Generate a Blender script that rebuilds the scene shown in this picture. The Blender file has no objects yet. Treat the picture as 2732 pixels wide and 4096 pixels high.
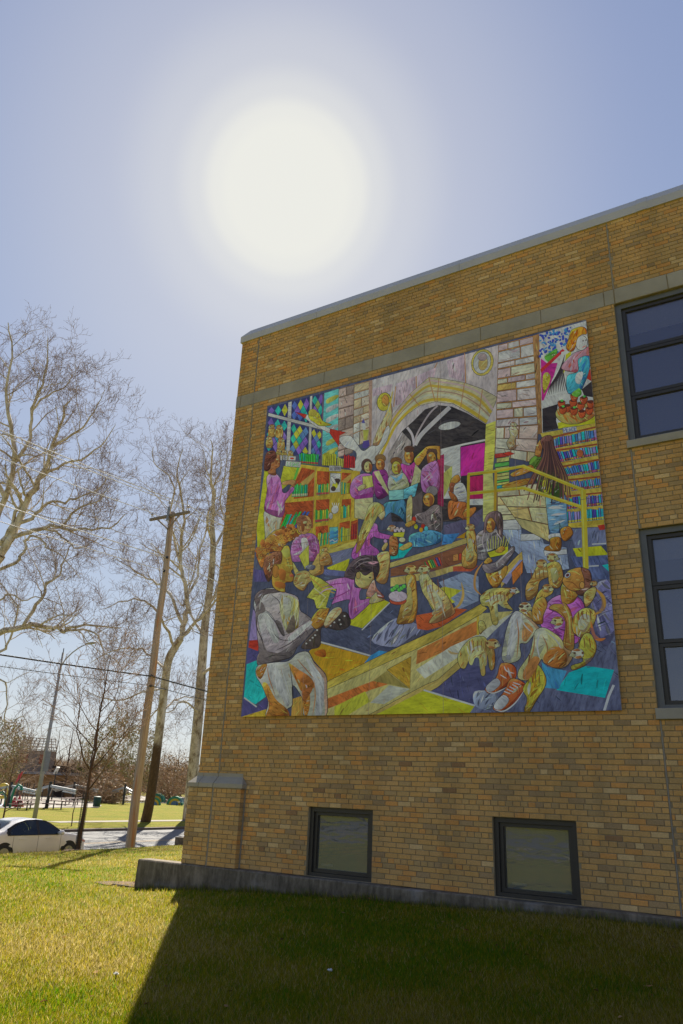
import bpy, bmesh, math, random
import numpy as np
from mathutils import Vector, Matrix
from mathutils.geometry import tessellate_polygon
random.seed(7); rng = np.random.default_rng(7)
SC = bpy.context.scene
COL = SC.collection

# ------------------------------------------------------------------ camera
EYE = 1.7                                   # world height of the camera
IMG_C = np.array([1366.0, 2048.0]); FPX = 2962.168
RM = np.array([[0.85794227, -0.1496546, -0.49146572],
               [0.51219116, 0.32353555, 0.79560352],
               [0.03994091, -0.93430629, 0.35422659]])   # photo axes (right, down, forward) -> world
cam_data = bpy.data.cameras.new("camera")
cam = bpy.data.objects.new("camera", cam_data); COL.objects.link(cam)
cam_data.sensor_fit = 'VERTICAL'; cam_data.sensor_height = 36.0
cam_data.lens = FPX / 4096 * 36.0
cam_data.clip_start = 0.1; cam_data.clip_end = 3000
m = Matrix.Identity(4)
for r in range(3):
    m[r][0] = RM[r][0]; m[r][1] = -RM[r][1]; m[r][2] = -RM[r][2]
m[2][3] = EYE
cam.matrix_world = m
SC.camera = cam

# ------------------------------------------------------------------ sky and sun
SUN_EL = math.radians(43.8); SUN_AZ = math.radians(-38.4)      # azimuth from +Y towards +X
SUN_DIR = Vector((math.cos(SUN_EL) * math.sin(SUN_AZ), math.cos(SUN_EL) * math.cos(SUN_AZ), math.sin(SUN_EL)))
world = bpy.data.worlds.new("World"); SC.world = world
world.use_nodes = True
wn = world.node_tree.nodes; wl = world.node_tree.links
wn.clear()
w_out = wn.new("ShaderNodeOutputWorld"); w_bg = wn.new("ShaderNodeBackground")
sky = wn.new("ShaderNodeTexSky"); sky.sky_type = 'NISHITA'
sky.sun_disc = False; sky.sun_elevation = SUN_EL; sky.sun_rotation = SUN_AZ
sky.altitude = 200; sky.air_density = 1.0; sky.dust_density = 0.3; sky.ozone_density = 4.0
w_bg.inputs["Strength"].default_value = 0.135
# soften the sky's range: c / (1 + k c), then shift its hue and lift saturation slightly
w_k = wn.new("ShaderNodeVectorMath"); w_k.operation = 'MULTIPLY_ADD'
w_k.inputs[1].default_value = (0.25, 0.25, 0.25); w_k.inputs[2].default_value = (1, 1, 1)
w_div = wn.new("ShaderNodeVectorMath"); w_div.operation = 'DIVIDE'
wl.new(sky.outputs[0], w_k.inputs[0]); wl.new(sky.outputs[0], w_div.inputs[0]); wl.new(w_k.outputs[0], w_div.inputs[1])
w_hsv = wn.new("ShaderNodeHueSaturation"); w_hsv.inputs["Saturation"].default_value = 1.08; w_hsv.inputs["Hue"].default_value = 0.522
wl.new(w_div.outputs[0], w_hsv.inputs["Color"])
wl.new(w_hsv.outputs[0], w_bg.inputs[0])
# the sun itself with its aureole: a bright core that falls off smoothly with the angle from the sun
w_geo = wn.new("ShaderNodeTexCoord")
w_dot = wn.new("ShaderNodeVectorMath"); w_dot.operation = 'DOT_PRODUCT'
w_dot.inputs[1].default_value = SUN_DIR
w_nrm = wn.new("ShaderNodeVectorMath"); w_nrm.operation = 'NORMALIZE'
wl.new(w_geo.outputs["Generated"], w_nrm.inputs[0]); wl.new(w_nrm.outputs[0], w_dot.inputs[0])
w_acos = wn.new("ShaderNodeMath"); w_acos.operation = 'ARCCOSINE'; wl.new(w_dot.outputs["Value"], w_acos.inputs[0])
w_deg = wn.new("ShaderNodeMath"); w_deg.operation = 'DIVIDE'; w_deg.inputs[1].default_value = math.radians(45)
wl.new(w_acos.outputs[0], w_deg.inputs[0])
w_ramp = wn.new("ShaderNodeValToRGB"); wl.new(w_deg.outputs[0], w_ramp.inputs[0])
cr = w_ramp.color_ramp; cr.interpolation = 'EASE'
for pos, v in ((0.0, 1.0), (0.088, 1.0), (0.112, 0.9), (0.14, 0.58), (0.185, 0.32), (0.28, 0.14), (0.55, 0.03), (1.0, 0.0)):
    e = cr.elements[0] if pos == 0.0 else (cr.elements[-1] if pos == 1.0 else cr.elements.new(pos))
    e.position = pos; e.color = (v, v, v, 1)
w_glow = wn.new("ShaderNodeBackground"); w_glow.inputs[0].default_value = (0.415, 0.415, 0.39, 1)
w_glow.inputs["Strength"].default_value = 1.0
w_mix = wn.new("ShaderNodeMixShader")
wl.new(w_ramp.outputs[0], w_mix.inputs[0]); wl.new(w_bg.outputs[0], w_mix.inputs[1]); wl.new(w_glow.outputs[0], w_mix.inputs[2])
wl.new(w_mix.outputs[0], w_out.inputs[0])

sun_data = bpy.data.lights.new("sun", 'SUN'); sun_data.energy = 5.0; sun_data.angle = math.radians(0.53)
sun_data.color = (1.0, 0.93, 0.80)
sun = bpy.data.objects.new("sun", sun_data); COL.objects.link(sun)
sun.rotation_euler = SUN_DIR.to_track_quat('Z', 'Y').to_euler()
sun.location = (0, 0, 40)

vs = SC.view_settings
SC.display_settings.display_device = 'sRGB'
vs.view_transform = 'Standard'; vs.look = 'None'; vs.gamma = 1.0; vs.use_curve_mapping = False
vs.exposure = 1.02
SC.cycles.max_bounces = 6; SC.cycles.transparent_max_bounces = 12
SC.cycles.use_denoising = True

# ------------------------------------------------------------------ photo pixel -> place
def ray(px, py):
    return RM @ np.array([px - IMG_C[0], py - IMG_C[1], FPX])
def on_plane_y(px, py, y):
    d = ray(px, py); p = d * (y / d[1]); p[2] += EYE; return p
def on_ground(px, py, z):                   # z relative to the eye
    d = ray(px, py); p = d * (z / d[2]); p[2] += EYE; return p
def at_depth(px, py, depth):
    p = ray(px, py) * (depth / FPX); p[2] += EYE; return p
def project(p):
    c = RM.T @ (np.asarray(p, float) - np.array([0, 0, EYE]))
    return IMG_C[0] + FPX * c[0] / c[2], IMG_C[1] + FPX * c[1] / c[2]

# ------------------------------------------------------------------ helpers
def srgb(r, g, b):
    def f(c):
        c /= 255.0
        return c / 12.92 if c <= 0.04045 else ((c + 0.055) / 1.055) ** 2.4
    return (f(r), f(g), f(b))
def link(o, parent=None):
    COL.objects.link(o)
    if parent is not None: o.parent = parent
    return o
def empty(name, loc=(0, 0, 0), rz=0.0, label=None, cat=None, group=None, parent=None):
    o = bpy.data.objects.new(name, None); o.empty_display_size = 0.2
    o.location = loc; o.rotation_euler = (0, 0, rz)
    link(o, parent); tag(o, label, cat, group); return o
def tag(o, label=None, cat=None, group=None, kind=None):
    if label: o["label"] = label
    if cat: o["category"] = cat
    if group: o["group"] = group
    if kind: o["kind"] = kind
    return o
def mesh_data(name, verts, faces, mat=None, smooth=False, cols=None):
    me = bpy.data.meshes.new(name)
    me.from_pydata([tuple(v) for v in verts], [], [tuple(f) for f in faces])
    if mat: me.materials.append(mat)
    if smooth: me.polygons.foreach_set("use_smooth", [True] * len(me.polygons))
    if cols is not None:
        a = me.color_attributes.new("Col", 'FLOAT_COLOR', 'CORNER')
        buf = np.ones((len(me.loops), 4), np.float32)
        tot = np.empty(len(me.polygons), np.int32); me.polygons.foreach_get("loop_total", tot)
        buf[:, :3] = np.repeat(np.asarray(cols, np.float32), tot, axis=0)
        a.data.foreach_set("color", buf.ravel())
    me.update(); return me
def obj(name, me, parent=None, loc=None):
    o = bpy.data.objects.new(name, me)
    if loc is not None: o.location = loc
    return link(o, parent)
class MB:
    """collects shapes, builds them as one mesh"""
    def __init__(s): s.v = []; s.f = []; s.c = []
    def add(s, v, f, c=None):
        n = len(s.v); s.v += [tuple(p) for p in v]; s.f += [tuple(i + n for i in q) for q in f]; s.c += [c] * len(f); return s
    def box(s, x0, x1, y0, y1, z0, z1, c=None, bev=0.0):
        if bev <= 0:
            v = [(x, y, z) for z in (z0, z1) for y in (y0, y1) for x in (x0, x1)]
            f = [(0, 2, 3, 1), (4, 5, 7, 6), (0, 1, 5, 4), (2, 6, 7, 3), (0, 4, 6, 2), (1, 3, 7, 5)]
            return s.add(v, f, c)
        bm = bmesh.new(); bmesh.ops.create_cube(bm, size=1)
        for q in bm.verts:
            q.co = Vector(((x0 + x1) / 2 + q.co.x * (x1 - x0), (y0 + y1) / 2 + q.co.y * (y1 - y0), (z0 + z1) / 2 + q.co.z * (z1 - z0)))
        bmesh.ops.bevel(bm, geom=bm.edges[:], offset=bev, segments=2, affect='EDGES', profile=0.5)
        bm.verts.index_update()
        s.add([q.co[:] for q in bm.verts], [[q.index for q in fc.verts] for fc in bm.faces], c); bm.free(); return s
    def tube(s, pts, radii, n=8, cap=True, c=None):
        pts = [Vector(p) for p in pts]
        if not hasattr(radii, '__len__'): radii = [radii] * len(pts)
        rings = []; ref = None
        for i, p in enumerate(pts):
            d = (pts[min(i + 1, len(pts) - 1)] - pts[max(i - 1, 0)]).normalized()
            if ref is None: ref = d.orthogonal().normalized()
            ref = (ref - d * ref.dot(d)); ref = ref.normalized() if ref.length > 1e-6 else d.orthogonal().normalized()
            b = d.cross(ref)
            rings.append([p + (ref * math.cos(2 * math.pi * k / n) + b * math.sin(2 * math.pi * k / n)) * radii[i] for k in range(n)])
        v = [q for r in rings for q in r]; f = []
        for i in range(len(rings) - 1):
            for k in range(n):
                k2 = (k + 1) % n
                f.append((i * n + k, i * n + k2, (i + 1) * n + k2, (i + 1) * n + k))
        if cap:
            f.append(tuple(range(n))[::-1]); f.append(tuple((len(rings) - 1) * n + k for k in range(n)))
        return s.add(v, f, c)
    def lathe(s, prof, n=16, c=None, origin=(0, 0, 0)):
        v = []; f = []; ox, oy, oz = origin
        for r, z in prof:
            for k in range(n):
                a = 2 * math.pi * k / n; v.append((ox + r * math.cos(a), oy + r * math.sin(a), oz + z))
        for i in range(len(prof) - 1):
            for k in range(n):
                k2 = (k + 1) % n; f.append((i * n + k, i * n + k2, (i + 1) * n + k2, (i + 1) * n + k))
        f.append(tuple(range(n))[::-1]); f.append(tuple((len(prof) - 1) * n + k for k in range(n)))
        return s.add(v, f, c)
    def bar(s, p, q, w, h, c=None):
        p = Vector(p); q = Vector(q); d = (q - p).normalized()
        up = Vector((0, 0, 1)) if abs(d.z) < 0.95 else Vector((0, 1, 0))
        a = d.cross(up).normalized(); b = a.cross(d).normalized()
        v = []
        for e in (p, q):
            for i, j in ((-1, -1), (1, -1), (1, 1), (-1, 1)): v.append(e + a * (i * w / 2) + b * (j * h / 2))
        f = [(3, 2, 1, 0), (4, 5, 6, 7), (0, 1, 5, 4), (1, 2, 6, 5), (2, 3, 7, 6), (3, 0, 4, 7)]
        return s.add(v, f, c)
    def data(s, name, mat, smooth=False):
        return mesh_data(name, s.v, s.f, mat, smooth, s.c if s.c and s.c[0] is not None else None)
    def build(s, name, mat, parent=None, smooth=False, loc=None):
        return obj(name, s.data(name, mat, smooth), parent, loc)

# ------------------------------------------------------------------ materials
def new_mat(name):
    mt = bpy.data.materials.new(name); mt.use_nodes = True
    nt = mt.node_tree; return mt, nt, nt.nodes["Principled BSDF"]
def N(nt, kind, **kw):
    n = nt.nodes.new(kind)
    for k, v in kw.items():
        if k in n.inputs: n.inputs[k].default_value = v
        else: setattr(n, k, v)
    return n
def coords(nt, scale=(1, 1, 1), which="Object"):
    tc = nt.nodes.new("ShaderNodeTexCoord"); mp = nt.nodes.new("ShaderNodeMapping")
    mp.inputs["Scale"].default_value = scale
    nt.links.new(tc.outputs[which], mp.inputs[0]); return mp.outputs[0]
def world_coords(nt, scale=(1, 1, 1)):
    g = nt.nodes.new("ShaderNodeNewGeometry"); mp = nt.nodes.new("ShaderNodeMapping")
    mp.inputs["Scale"].default_value = scale
    nt.links.new(g.outputs["Position"], mp.inputs[0]); return mp.outputs[0]
def noise(nt, vec, scale, detail=6, rough=0.6):
    n = N(nt, "ShaderNodeTexNoise", Scale=scale, Detail=detail, Roughness=rough)
    nt.links.new(vec, n.inputs["Vector"]); return n.outputs["Fac"]
def ramp(nt, fac, stops):
    r = nt.nodes.new("ShaderNodeValToRGB"); nt.links.new(fac, r.inputs[0])
    els = r.color_ramp.elements
    for i, (p, c) in enumerate(stops):
        e = els[i] if i < 2 else els.new(p)
        e.position = p; e.color = (*c, 1) if len(c) == 3 else c
    return r.outputs[0]
def mixc(nt, fac, a, b, mode='MIX'):
    mx = nt.nodes.new("ShaderNodeMix"); mx.data_type = 'RGBA'; mx.blend_type = mode
    for sock, val in ((mx.inputs[0], fac), (mx.inputs[6], a), (mx.inputs[7], b)):
        if isinstance(val, bpy.types.NodeSocket): nt.links.new(val, sock)
        elif isinstance(val, (int, float)): sock.default_value = val
        else: sock.default_value = (*val, 1)
    return mx.outputs[2]
def bump(nt, bsdf, h, strength=0.3, dist=0.01):
    b = N(nt, "ShaderNodeBump", Strength=strength, Distance=dist)
    nt.links.new(h, b.inputs["Height"]); nt.links.new(b.outputs[0], bsdf.inputs["Normal"])
def basic(name, c1, c2=None, scale=8.0, rough=0.7, metallic=0.0, bmp=0.0, stretch=(1, 1, 1), spec=0.4, c3=None, bscale=None):
    """two or three tone noise material"""
    mt, nt, b = new_mat(name)
    b.inputs["Roughness"].default_value = rough; b.inputs["Metallic"].default_value = metallic
    b.inputs["Specular IOR Level"].default_value = spec
    v = coords(nt, stretch)
    f = noise(nt, v, scale)
    c2 = c2 or tuple(x * 0.75 for x in c1)
    stops = [(0.32, c2), (0.68, c1)] if c3 is None else [(0.3, c2), (0.55, c1), (0.75, c3)]
    nt.links.new(ramp(nt, f, stops), b.inputs["Base Color"])
    if bmp > 0: bump(nt, b, noise(nt, v, bscale or scale * 4), bmp)
    return mt
def attr_mat(name, rough=0.8, nscale=40.0, amount=0.25, bmp=0.3, spec=0.3, bscale=120.0, extra=None):
    mt, nt, b = new_mat(name)
    a = N(nt, "ShaderNodeAttribute", attribute_name="Col")
    v = world_coords(nt)
    f = noise(nt, v, nscale)
    lo = 1 - amount; hi = 1 + amount
    k = ramp(nt, f, [(0.3, (lo,) * 3), (0.7, (hi,) * 3)])
    col = mixc(nt, 1.0, a.outputs["Color"], k, 'MULTIPLY')
    if extra: col = extra(nt, col)
    nt.links.new(col, b.inputs["Base Color"])
    b.inputs["Roughness"].default_value = rough; b.inputs["Specular IOR Level"].default_value = spec
    if bmp > 0: bump(nt, b, noise(nt, v, bscale, 4), bmp, 0.004)
    return mt
def glass_mat(name, tint=(1, 1, 1), refl=1.45, body=(0.02, 0.025, 0.03), see=0.75, wave=0.0, body_mix=0.12):
    """thin pane: fresnel reflection over a see-through, slightly tinted body"""
    mt = bpy.data.materials.new(name); mt.use_nodes = True; nt = mt.node_tree; nt.nodes.clear()
    out = nt.nodes.new("ShaderNodeOutputMaterial")
    tr = N(nt, "ShaderNodeBsdfTransparent"); tr.inputs[0].default_value = (*[t * see for t in tint], 1)
    df = N(nt, "ShaderNodeBsdfDiffuse"); df.inputs[0].default_value = (*body, 1)
    gl = N(nt, "ShaderNodeBsdfGlossy", Roughness=0.015)
    fr = N(nt, "ShaderNodeFresnel", IOR=refl)
    m1 = nt.nodes.new("ShaderNodeMixShader"); m1.inputs[0].default_value = body_mix
    nt.links.new(tr.outputs[0], m1.inputs[1]); nt.links.new(df.outputs[0], m1.inputs[2])
    m2 = nt.nodes.new("ShaderNodeMixShader")
    nt.links.new(fr.outputs[0], m2.inputs[0]); nt.links.new(m1.outputs[0], m2.inputs[1]); nt.links.new(gl.outputs[0], m2.inputs[2])
    if wave > 0:
        v = coords(nt, (1, 1, 2.5)); h = noise(nt, v, 2.2, 2)
        b = N(nt, "ShaderNodeBump", Strength=wave, Distance=0.02)
        nt.links.new(h, b.inputs["Height"]); nt.links.new(b.outputs[0], gl.inputs["Normal"]); nt.links.new(b.outputs[0], fr.inputs["Normal"])
    nt.links.new(m2.outputs[0], out.inputs[0])
    return mt
M = {}
# ------------------------------------------------------------------ ground
_gx = np.array([-900, -60, -40.5, -38.6, -38.0, -23.9, -23.3, -22.7, -21.8, -20.5, -16, -10, -9, -7.3, -5.6, -2.8, 0, 20, 60, 900.])
_gz = np.array([-2.6, -2.6, -2.60, -2.62, -2.82, -2.82, -2.66, -2.36, -2.18, -2.10, -1.86, -1.64, -1.57, -1.46, -1.39, -1.31, -1.28, -1.25, -1.3, -2.])
WALL_Y = 10.4
def ground_z(x, y):
    x = np.asarray(x, float); y = np.asarray(y, float)
    z = np.interp(x, _gx, _gz)
    fall = 0.060 * np.clip(10.0 - y, 0, 11) * np.clip((x + 19) / 8, 0, 1) * np.clip((40 - x) / 20, 0, 1)
    far = np.clip((-x - 50) / 400, 0, 1) * 2.0
    bumps = 0.012 * np.sin(x * 1.7 + y * 0.6) * np.sin(y * 1.3 - x * 0.4)
    return z - fall + bumps * (x > -22) + EYE + far

def axis(a):
    return np.unique(np.round(np.concatenate(a), 4))
def lawn_material():
    mt, nt, b = new_mat("lawn")
    v = world_coords(nt)
    n1 = noise(nt, v, 0.55, 5, 0.65); n2 = noise(nt, v, 6.0, 6, 0.7); n3 = noise(nt, v, 45.0, 4, 0.7)
    c1 = ramp(nt, n1, [(0.36, srgb(128, 146, 20)), (0.5, srgb(168, 162, 32)), (0.62, srgb(188, 164, 70))])
    c2 = ramp(nt, n2, [(0.35, srgb(106, 132, 14)), (0.7, srgb(196, 172, 74))])
    c = mixc(nt, 0.5, c1, c2)
    c3 = ramp(nt, n3, [(0.3, (0.22,) * 3), (0.7, (0.85,) * 3)])
    c = mixc(nt, 1.0, c, c3, 'MULTIPLY')
    nt.links.new(c, b.inputs["Base Color"])
    b.inputs["Roughness"].default_value = 0.95; b.inputs["Specular IOR Level"].default_value = 0.1
    bump(nt, b, noise(nt, v, 70, 4), 0.8, 0.03)
    return mt
M['lawn'] = lawn_material()
xs = axis([np.linspace(-900, -120, 14), np.linspace(-120, -42, 30), np.array([-40.5, -39.5, -38.61, -38.6, -38.59, -38.01, -38.0]), np.linspace(-37, -24, 14), np.array([-23.9, -23.6, -23.3]), np.linspace(-23, -16, 24), np.linspace(-16, 6, 60), np.linspace(7, 60, 20), np.linspace(80, 900, 10)])
ys = axis([np.linspace(-900, -60, 12), np.linspace(-55, -4, 20), np.linspace(-3, 34, 90), np.linspace(36, 140, 36), np.linspace(160, 900, 12)])
X, Y = np.meshgrid(xs, ys); Z = ground_z(X, Y)
nx, ny = len(xs), len(ys)
gv = np.stack([X.ravel(), Y.ravel(), Z.ravel()], 1)
gi = np.arange(nx * ny).reshape(ny, nx)
gf = np.stack([gi[:-1, :-1].ravel(), gi[:-1, 1:].ravel(), gi[1:, 1:].ravel(), gi[1:, :-1].ravel()], 1)
o = obj("ground", mesh_data("ground", gv, gf, M['lawn'], True)); tag(o, kind="structure")

def strip(name, x0, x1, y0, y1, dz, mat, xfun=None, n=60, thick=0.0, kind="structure", z=None):
    """a sheet (or slab) laid along Y between x0 and x1"""
    mb = MB(); yv = np.linspace(y0, y1, n)
    xv = np.linspace(x0, x1, 5)
    v = []
    for yy in yv:
        off = xfun(yy) if xfun else 0
        for xx in xv:
            zz = (z if z is not None else float(ground_z(xx + off, yy))) + dz
            v.append((xx + off, yy, zz))
    k = len(xv)
    f = [(i * k + j, i * k + j + 1, (i + 1) * k + j + 1, (i + 1) * k + j) for i in range(n - 1) for j in range(k - 1)]
    if thick > 0:
        m0 = len(v); v += [(a, b_, c - thick) for a, b_, c in v]
        for i in range(n - 1):
            f.append((i * k, (i + 1) * k, m0 + (i + 1) * k, m0 + i * k)); j = k - 1
            f.append((i * k + j, m0 + i * k + j, m0 + (i + 1) * k + j, (i + 1) * k + j))
        f.append(tuple(range(k)) + tuple(m0 + j for j in range(k))[::-1])
        e = (n - 1) * k
        f.append(tuple(m0 + e + j for j in range(k)) + tuple(e + j for j in range(k))[::-1])
    mb.add(v, f); o = mb.build(name, mat); tag(o, kind=kind); return o
def asphalt():
    mt, nt, b = new_mat("asphalt")
    v = world_coords(nt); n1 = noise(nt, v, 0.5, 5); n2 = noise(nt, v, 60, 3)
    vs_ = world_coords(nt, (3.0, 0.12, 1)); n3 = noise(nt, vs_, 1.0, 4)
    c = ramp(nt, n1, [(0.3, (0.10, 0.098, 0.096)), (0.7, (0.15, 0.146, 0.142))])
    c = mixc(nt, 1.0, c, ramp(nt, n2, [(0.3, (0.8,) * 3), (0.7, (1.2,) * 3)]), 'MULTIPLY')
    c = mixc(nt, 1.0, c, ramp(nt, n3, [(0.35, (0.8,) * 3), (0.65, (1.1,) * 3)]), 'MULTIPLY')
    nt.links.new(c, b.inputs["Base Color"]); b.inputs["Roughness"].default_value = 0.8
    bump(nt, b, n2, 0.3, 0.01); return mt
M['asphalt'] = asphalt()
M['concrete'] = basic("concrete_pale", srgb(150, 142, 130), srgb(126, 118, 106), 3.0, 0.85, bmp=0.2, bscale=60)
M['gutter'] = basic("gutter_concrete", srgb(120, 106, 94), srgb(84, 72, 62), 2.0, 0.9, bmp=0.2, bscale=40)
M['road_paint'] = basic("worn_yellow_paint", srgb(190, 150, 90), srgb(150, 135, 110), 9.0, 0.8)
ROADZ = -2.80 + EYE
strip("road", -37.99, -23.9, -70, 200, 0.0, M['asphalt'], z=ROADZ)
strip("road_marking", -31.0, -30.87, -70, 200, 0.005, M['road_paint'], z=ROADZ)
strip("road_marking", -30.6, -30.47, -70, 200, 0.005, M['road_paint'], z=ROADZ)
strip("gutter_pavement", -40.0, -38.0, -70, 200, 0.14, M['gutter'], z=ROADZ, thick=0.3)
strip("kerb", -23.92, -23.72, -70, 200, 0.13, M['concrete'], z=ROADZ, thick=0.3)
strip("pavement", -44.6, -43.1, 36, 200, 0.02, M['concrete'], xfun=lambda y: -0.004 * (y - 40) * 8 * 0.3, thick=0.15)
strip("park_path", -82.0, -80.4, 62, 200, 0.03, M['concrete'], thick=0.1)
# paved play area
mb = MB(); pts = [(-62, 40), (-64.5, 52), (-66, 60), (-70.5, 64.5), (-80, 72), (-100, 84), (-112, 74), (-112, 30), (-64, 22)]
mb.add([(x, y, float(ground_z(x, y)) + 0.03) for x, y in pts], [tuple(range(len(pts)))[::-1]])
o = mb.build("play_area_paving", M['concrete']); tag(o, kind="structure")
mb = MB(); c = (-76, 44)
pts = [(c[0] + 11 * math.cos(a), c[1] + 9 * math.sin(a)) for a in np.linspace(0, 2 * math.pi, 28, endpoint=False)]
M['splash'] = basic("pale_blue_surface", srgb(150, 166, 178), srgb(136, 154, 168), 1.0, 0.6)
mb.add([(x, y, float(ground_z(x, y)) + 0.05) for x, y in pts], [tuple(range(len(pts)))])
o = mb.build("splash_pad", M['splash']); tag(o, kind="structure")
mb = MB(); pts = [(-83, 88), (-90, 82), (-120, 110), (-118, 150), (-100, 150), (-84, 110)]
mb.add([(x, y, float(ground_z(x, y)) + 0.03) for x, y in pts], [tuple(range(len(pts)))[::-1]])
o = mb.build("play_court_paving", M['concrete']); tag(o, kind="structure")

# grass blades on the near lawn, one mass
def grass():
    n = 260000
    # sample screen-uniform-ish positions: random photo pixels on the lawn cast to the ground
    px = np.where(rng.random(n * 2) < .8, rng.uniform(-150, 2880, n * 2), rng.uniform(-1400, 3600, n * 2)); py = 3380 + (4250 - 3380) * rng.uniform(0, 1, n * 2) ** 0.8
    d = (RM @ np.stack([px - IMG_C[0], py - IMG_C[1], np.full(n * 2, FPX)]))
    t = -1.75 / d[2]
    for _ in range(6):
        x = d[0] * t; y = d[1] * t
        gz = ground_z(x, y) - EYE; t = np.where(d[2] < -1e-3, gz / d[2], t)
    x = d[0] * t; y = d[1] * t
    ok = (d[2] < 0) & (x > -22.3) & (x < 8) & (y > 1) & (y < 30) & ~((y > 10.08) & (x > -10.05)) & (t > 0)
    x = x[ok][:n]; y = y[ok][:n]; z = ground_z(x, y); k = len(x)
    dist = np.hypot(x, y)
    h = rng.uniform(0.025, 0.055, k) * (1 + 0.02 * dist); w = rng.uniform(0.003, 0.006, k) * (0.6 + dist / 7)
    a = rng.uniform(0, 2 * np.pi, k); la = rng.uniform(0, 2 * np.pi, k); ln = rng.uniform(0.1, 0.9, k) * h
    bx = np.cos(a) * w / 2; by = np.sin(a) * w / 2
    v = np.empty((k, 3, 3)); z0 = z - 0.005
    v[:, 0] = np.stack([x - bx, y - by, z0], 1); v[:, 1] = np.stack([x + bx, y + by, z0], 1)
    v[:, 2] = np.stack([x + np.cos(la) * ln, y + np.sin(la) * ln, z0 + h], 1)
    me = bpy.data.meshes.new("grass_blades")
    me.vertices.add(k * 3); me.vertices.foreach_set("co", v.ravel())
    me.loops.add(k * 3); me.loops.foreach_set("vertex_index", np.arange(k * 3, dtype=np.int32))
    me.polygons.add(k); me.polygons.foreach_set("loop_start", np.arange(0, k * 3, 3, dtype=np.int32))
    me.polygons.foreach_set("loop_total", np.full(k, 3, np.int32))
    pal = np.array([srgb(152, 168, 18), srgb(176, 172, 24), srgb(208, 184, 66), srgb(226, 204, 136), srgb(96, 156, 10), srgb(190, 174, 40)])
    patch = np.sin(x * 0.9 + 1.3 * np.sin(y * 0.7)) + np.sin(y * 1.1 + x * 0.35) * 0.8 + 0.9 * np.sin(x * 2.9 + y * 1.7) * np.sin(y * 3.3 - x * 1.2) + rng.normal(0, 0.8, k)
    idx = np.where(patch > 0.9, rng.choice([0, 4, 4, 1], k), np.where(patch < -0.9, rng.choice([2, 3, 3, 5], k), rng.choice([1, 2, 3, 5, 1, 0], k)))
    c = pal[idx] * rng.uniform(0.34, 0.82, (k, 1))
    at = me.color_attributes.new("Col", 'FLOAT_COLOR', 'CORNER')
    buf = np.ones((k * 3, 4), np.float32); buf[:, :3] = np.repeat(c, 3, axis=0); at.data.foreach_set("color", buf.ravel())
    mt, nt, b = new_mat("grass_blade"); A = N(nt, "ShaderNodeAttribute", attribute_name="Col")
    b.inputs["Roughness"].default_value = 0.7; b.inputs["Specular IOR Level"].default_value = 0.25
    tl = nt.nodes.new("ShaderNodeBsdfTranslucent"); ms = nt.nodes.new("ShaderNodeMixShader"); ms.inputs[0].default_value = 0.6
    nt.links.new(A.outputs["Color"], b.inputs["Base Color"]); nt.links.new(A.outputs["Color"], tl.inputs[0])
    nt.links.new(b.outputs[0], ms.inputs[1]); nt.links.new(tl.outputs[0], ms.inputs[2])
    nt.links.new(ms.outputs[0], nt.nodes["Material Output"].inputs[0])
    me.materials.append(mt); me.update(calc_edges=True)
    o = obj("grass", me); tag(o, "short mown grass with straw coloured blades on the school lawn", "grass", kind="stuff")
grass()

for nm, y0, y1, mt_, dz in (("footpath", -15.6, -14.2, 'concrete', .02), ("side_road", -27, -19, 'asphalt', .02)):
    mb = MB(); v = []; xs_r = np.linspace(-20, 60, 40)
    for x in xs_r:
        for y in np.linspace(y0, y1, 4): v.append((x, y, float(ground_z(x, y)) + dz))
    mb.add(v, [(i * 4 + j, (i + 1) * 4 + j, (i + 1) * 4 + j + 1, i * 4 + j + 1) for i in range(39) for j in range(3)])
    o = mb.build(nm, M[mt_]); tag(o, kind="structure")

# fallen leaves on the lawn and taller tufts along the wall: too small to count
def scatter_leaves():
    n = 900; x = rng.uniform(-20, 4, n); y = rng.uniform(1.5, 20, n); ok = ~((y > 10.1) & (x > -10)); x, y = x[ok], y[ok]; k = len(x); z = ground_z(x, y) + 0.035
    a = rng.uniform(0, 6.28, k); l = rng.uniform(.02, .045, k); V = np.empty((k, 4, 3))
    for j, (u, w) in enumerate(((-1, 0), (0, .45), (1, 0), (0, -.45))):
        V[:, j] = np.stack([x + (u * np.cos(a) - w * np.sin(a)) * l, y + (u * np.sin(a) + w * np.cos(a)) * l, z + rng.uniform(-.008, .012, k)], 1)
    col = np.array([srgb(150, 110, 70), srgb(120, 84, 52), srgb(160, 130, 90), srgb(104, 76, 54)])[rng.integers(0, 4, k)]
    o = obj("fallen_leaves", mesh_data("fallen_leaves", V.reshape(-1, 3), np.arange(k * 4).reshape(-1, 4), attr_mat("dead_leaf", 1.0, 9, .2, 0, 0.0), False, col)); tag(o, "tiny dead brown leaves scattered over the lawn", "leaves", kind="stuff")
    n = 5000; x = rng.uniform(-10.05, 2, n); y = 10.21 - np.abs(rng.normal(0, .035, n)); z = ground_z(x, y) - .01; h = rng.uniform(.03, .13, n) * (.6 + .5 * np.sin(x * 3.1) ** 2); a = rng.uniform(0, 6.28, n); w = .005
    V = np.stack([np.stack([x - np.cos(a) * w, y - np.sin(a) * w, z], 1), np.stack([x + np.cos(a) * w, y + np.sin(a) * w, z], 1), np.stack([x + rng.normal(0, .03, n), y - rng.uniform(0, .05, n), z + h], 1)], 1)
    col = np.array([srgb(110, 130, 30), srgb(140, 132, 44), srgb(170, 150, 84)])[rng.integers(0, 3, n)] * .7
    o = obj("wall_tufts", mesh_data("wall_tufts", V.reshape(-1, 3), np.arange(n * 3).reshape(-1, 3), attr_mat("tuft_blade", .8, 9, .2, 0), False, col)); tag(o, "taller tufts of grass along the foot of the concrete wall", "grass", kind="stuff")
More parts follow.
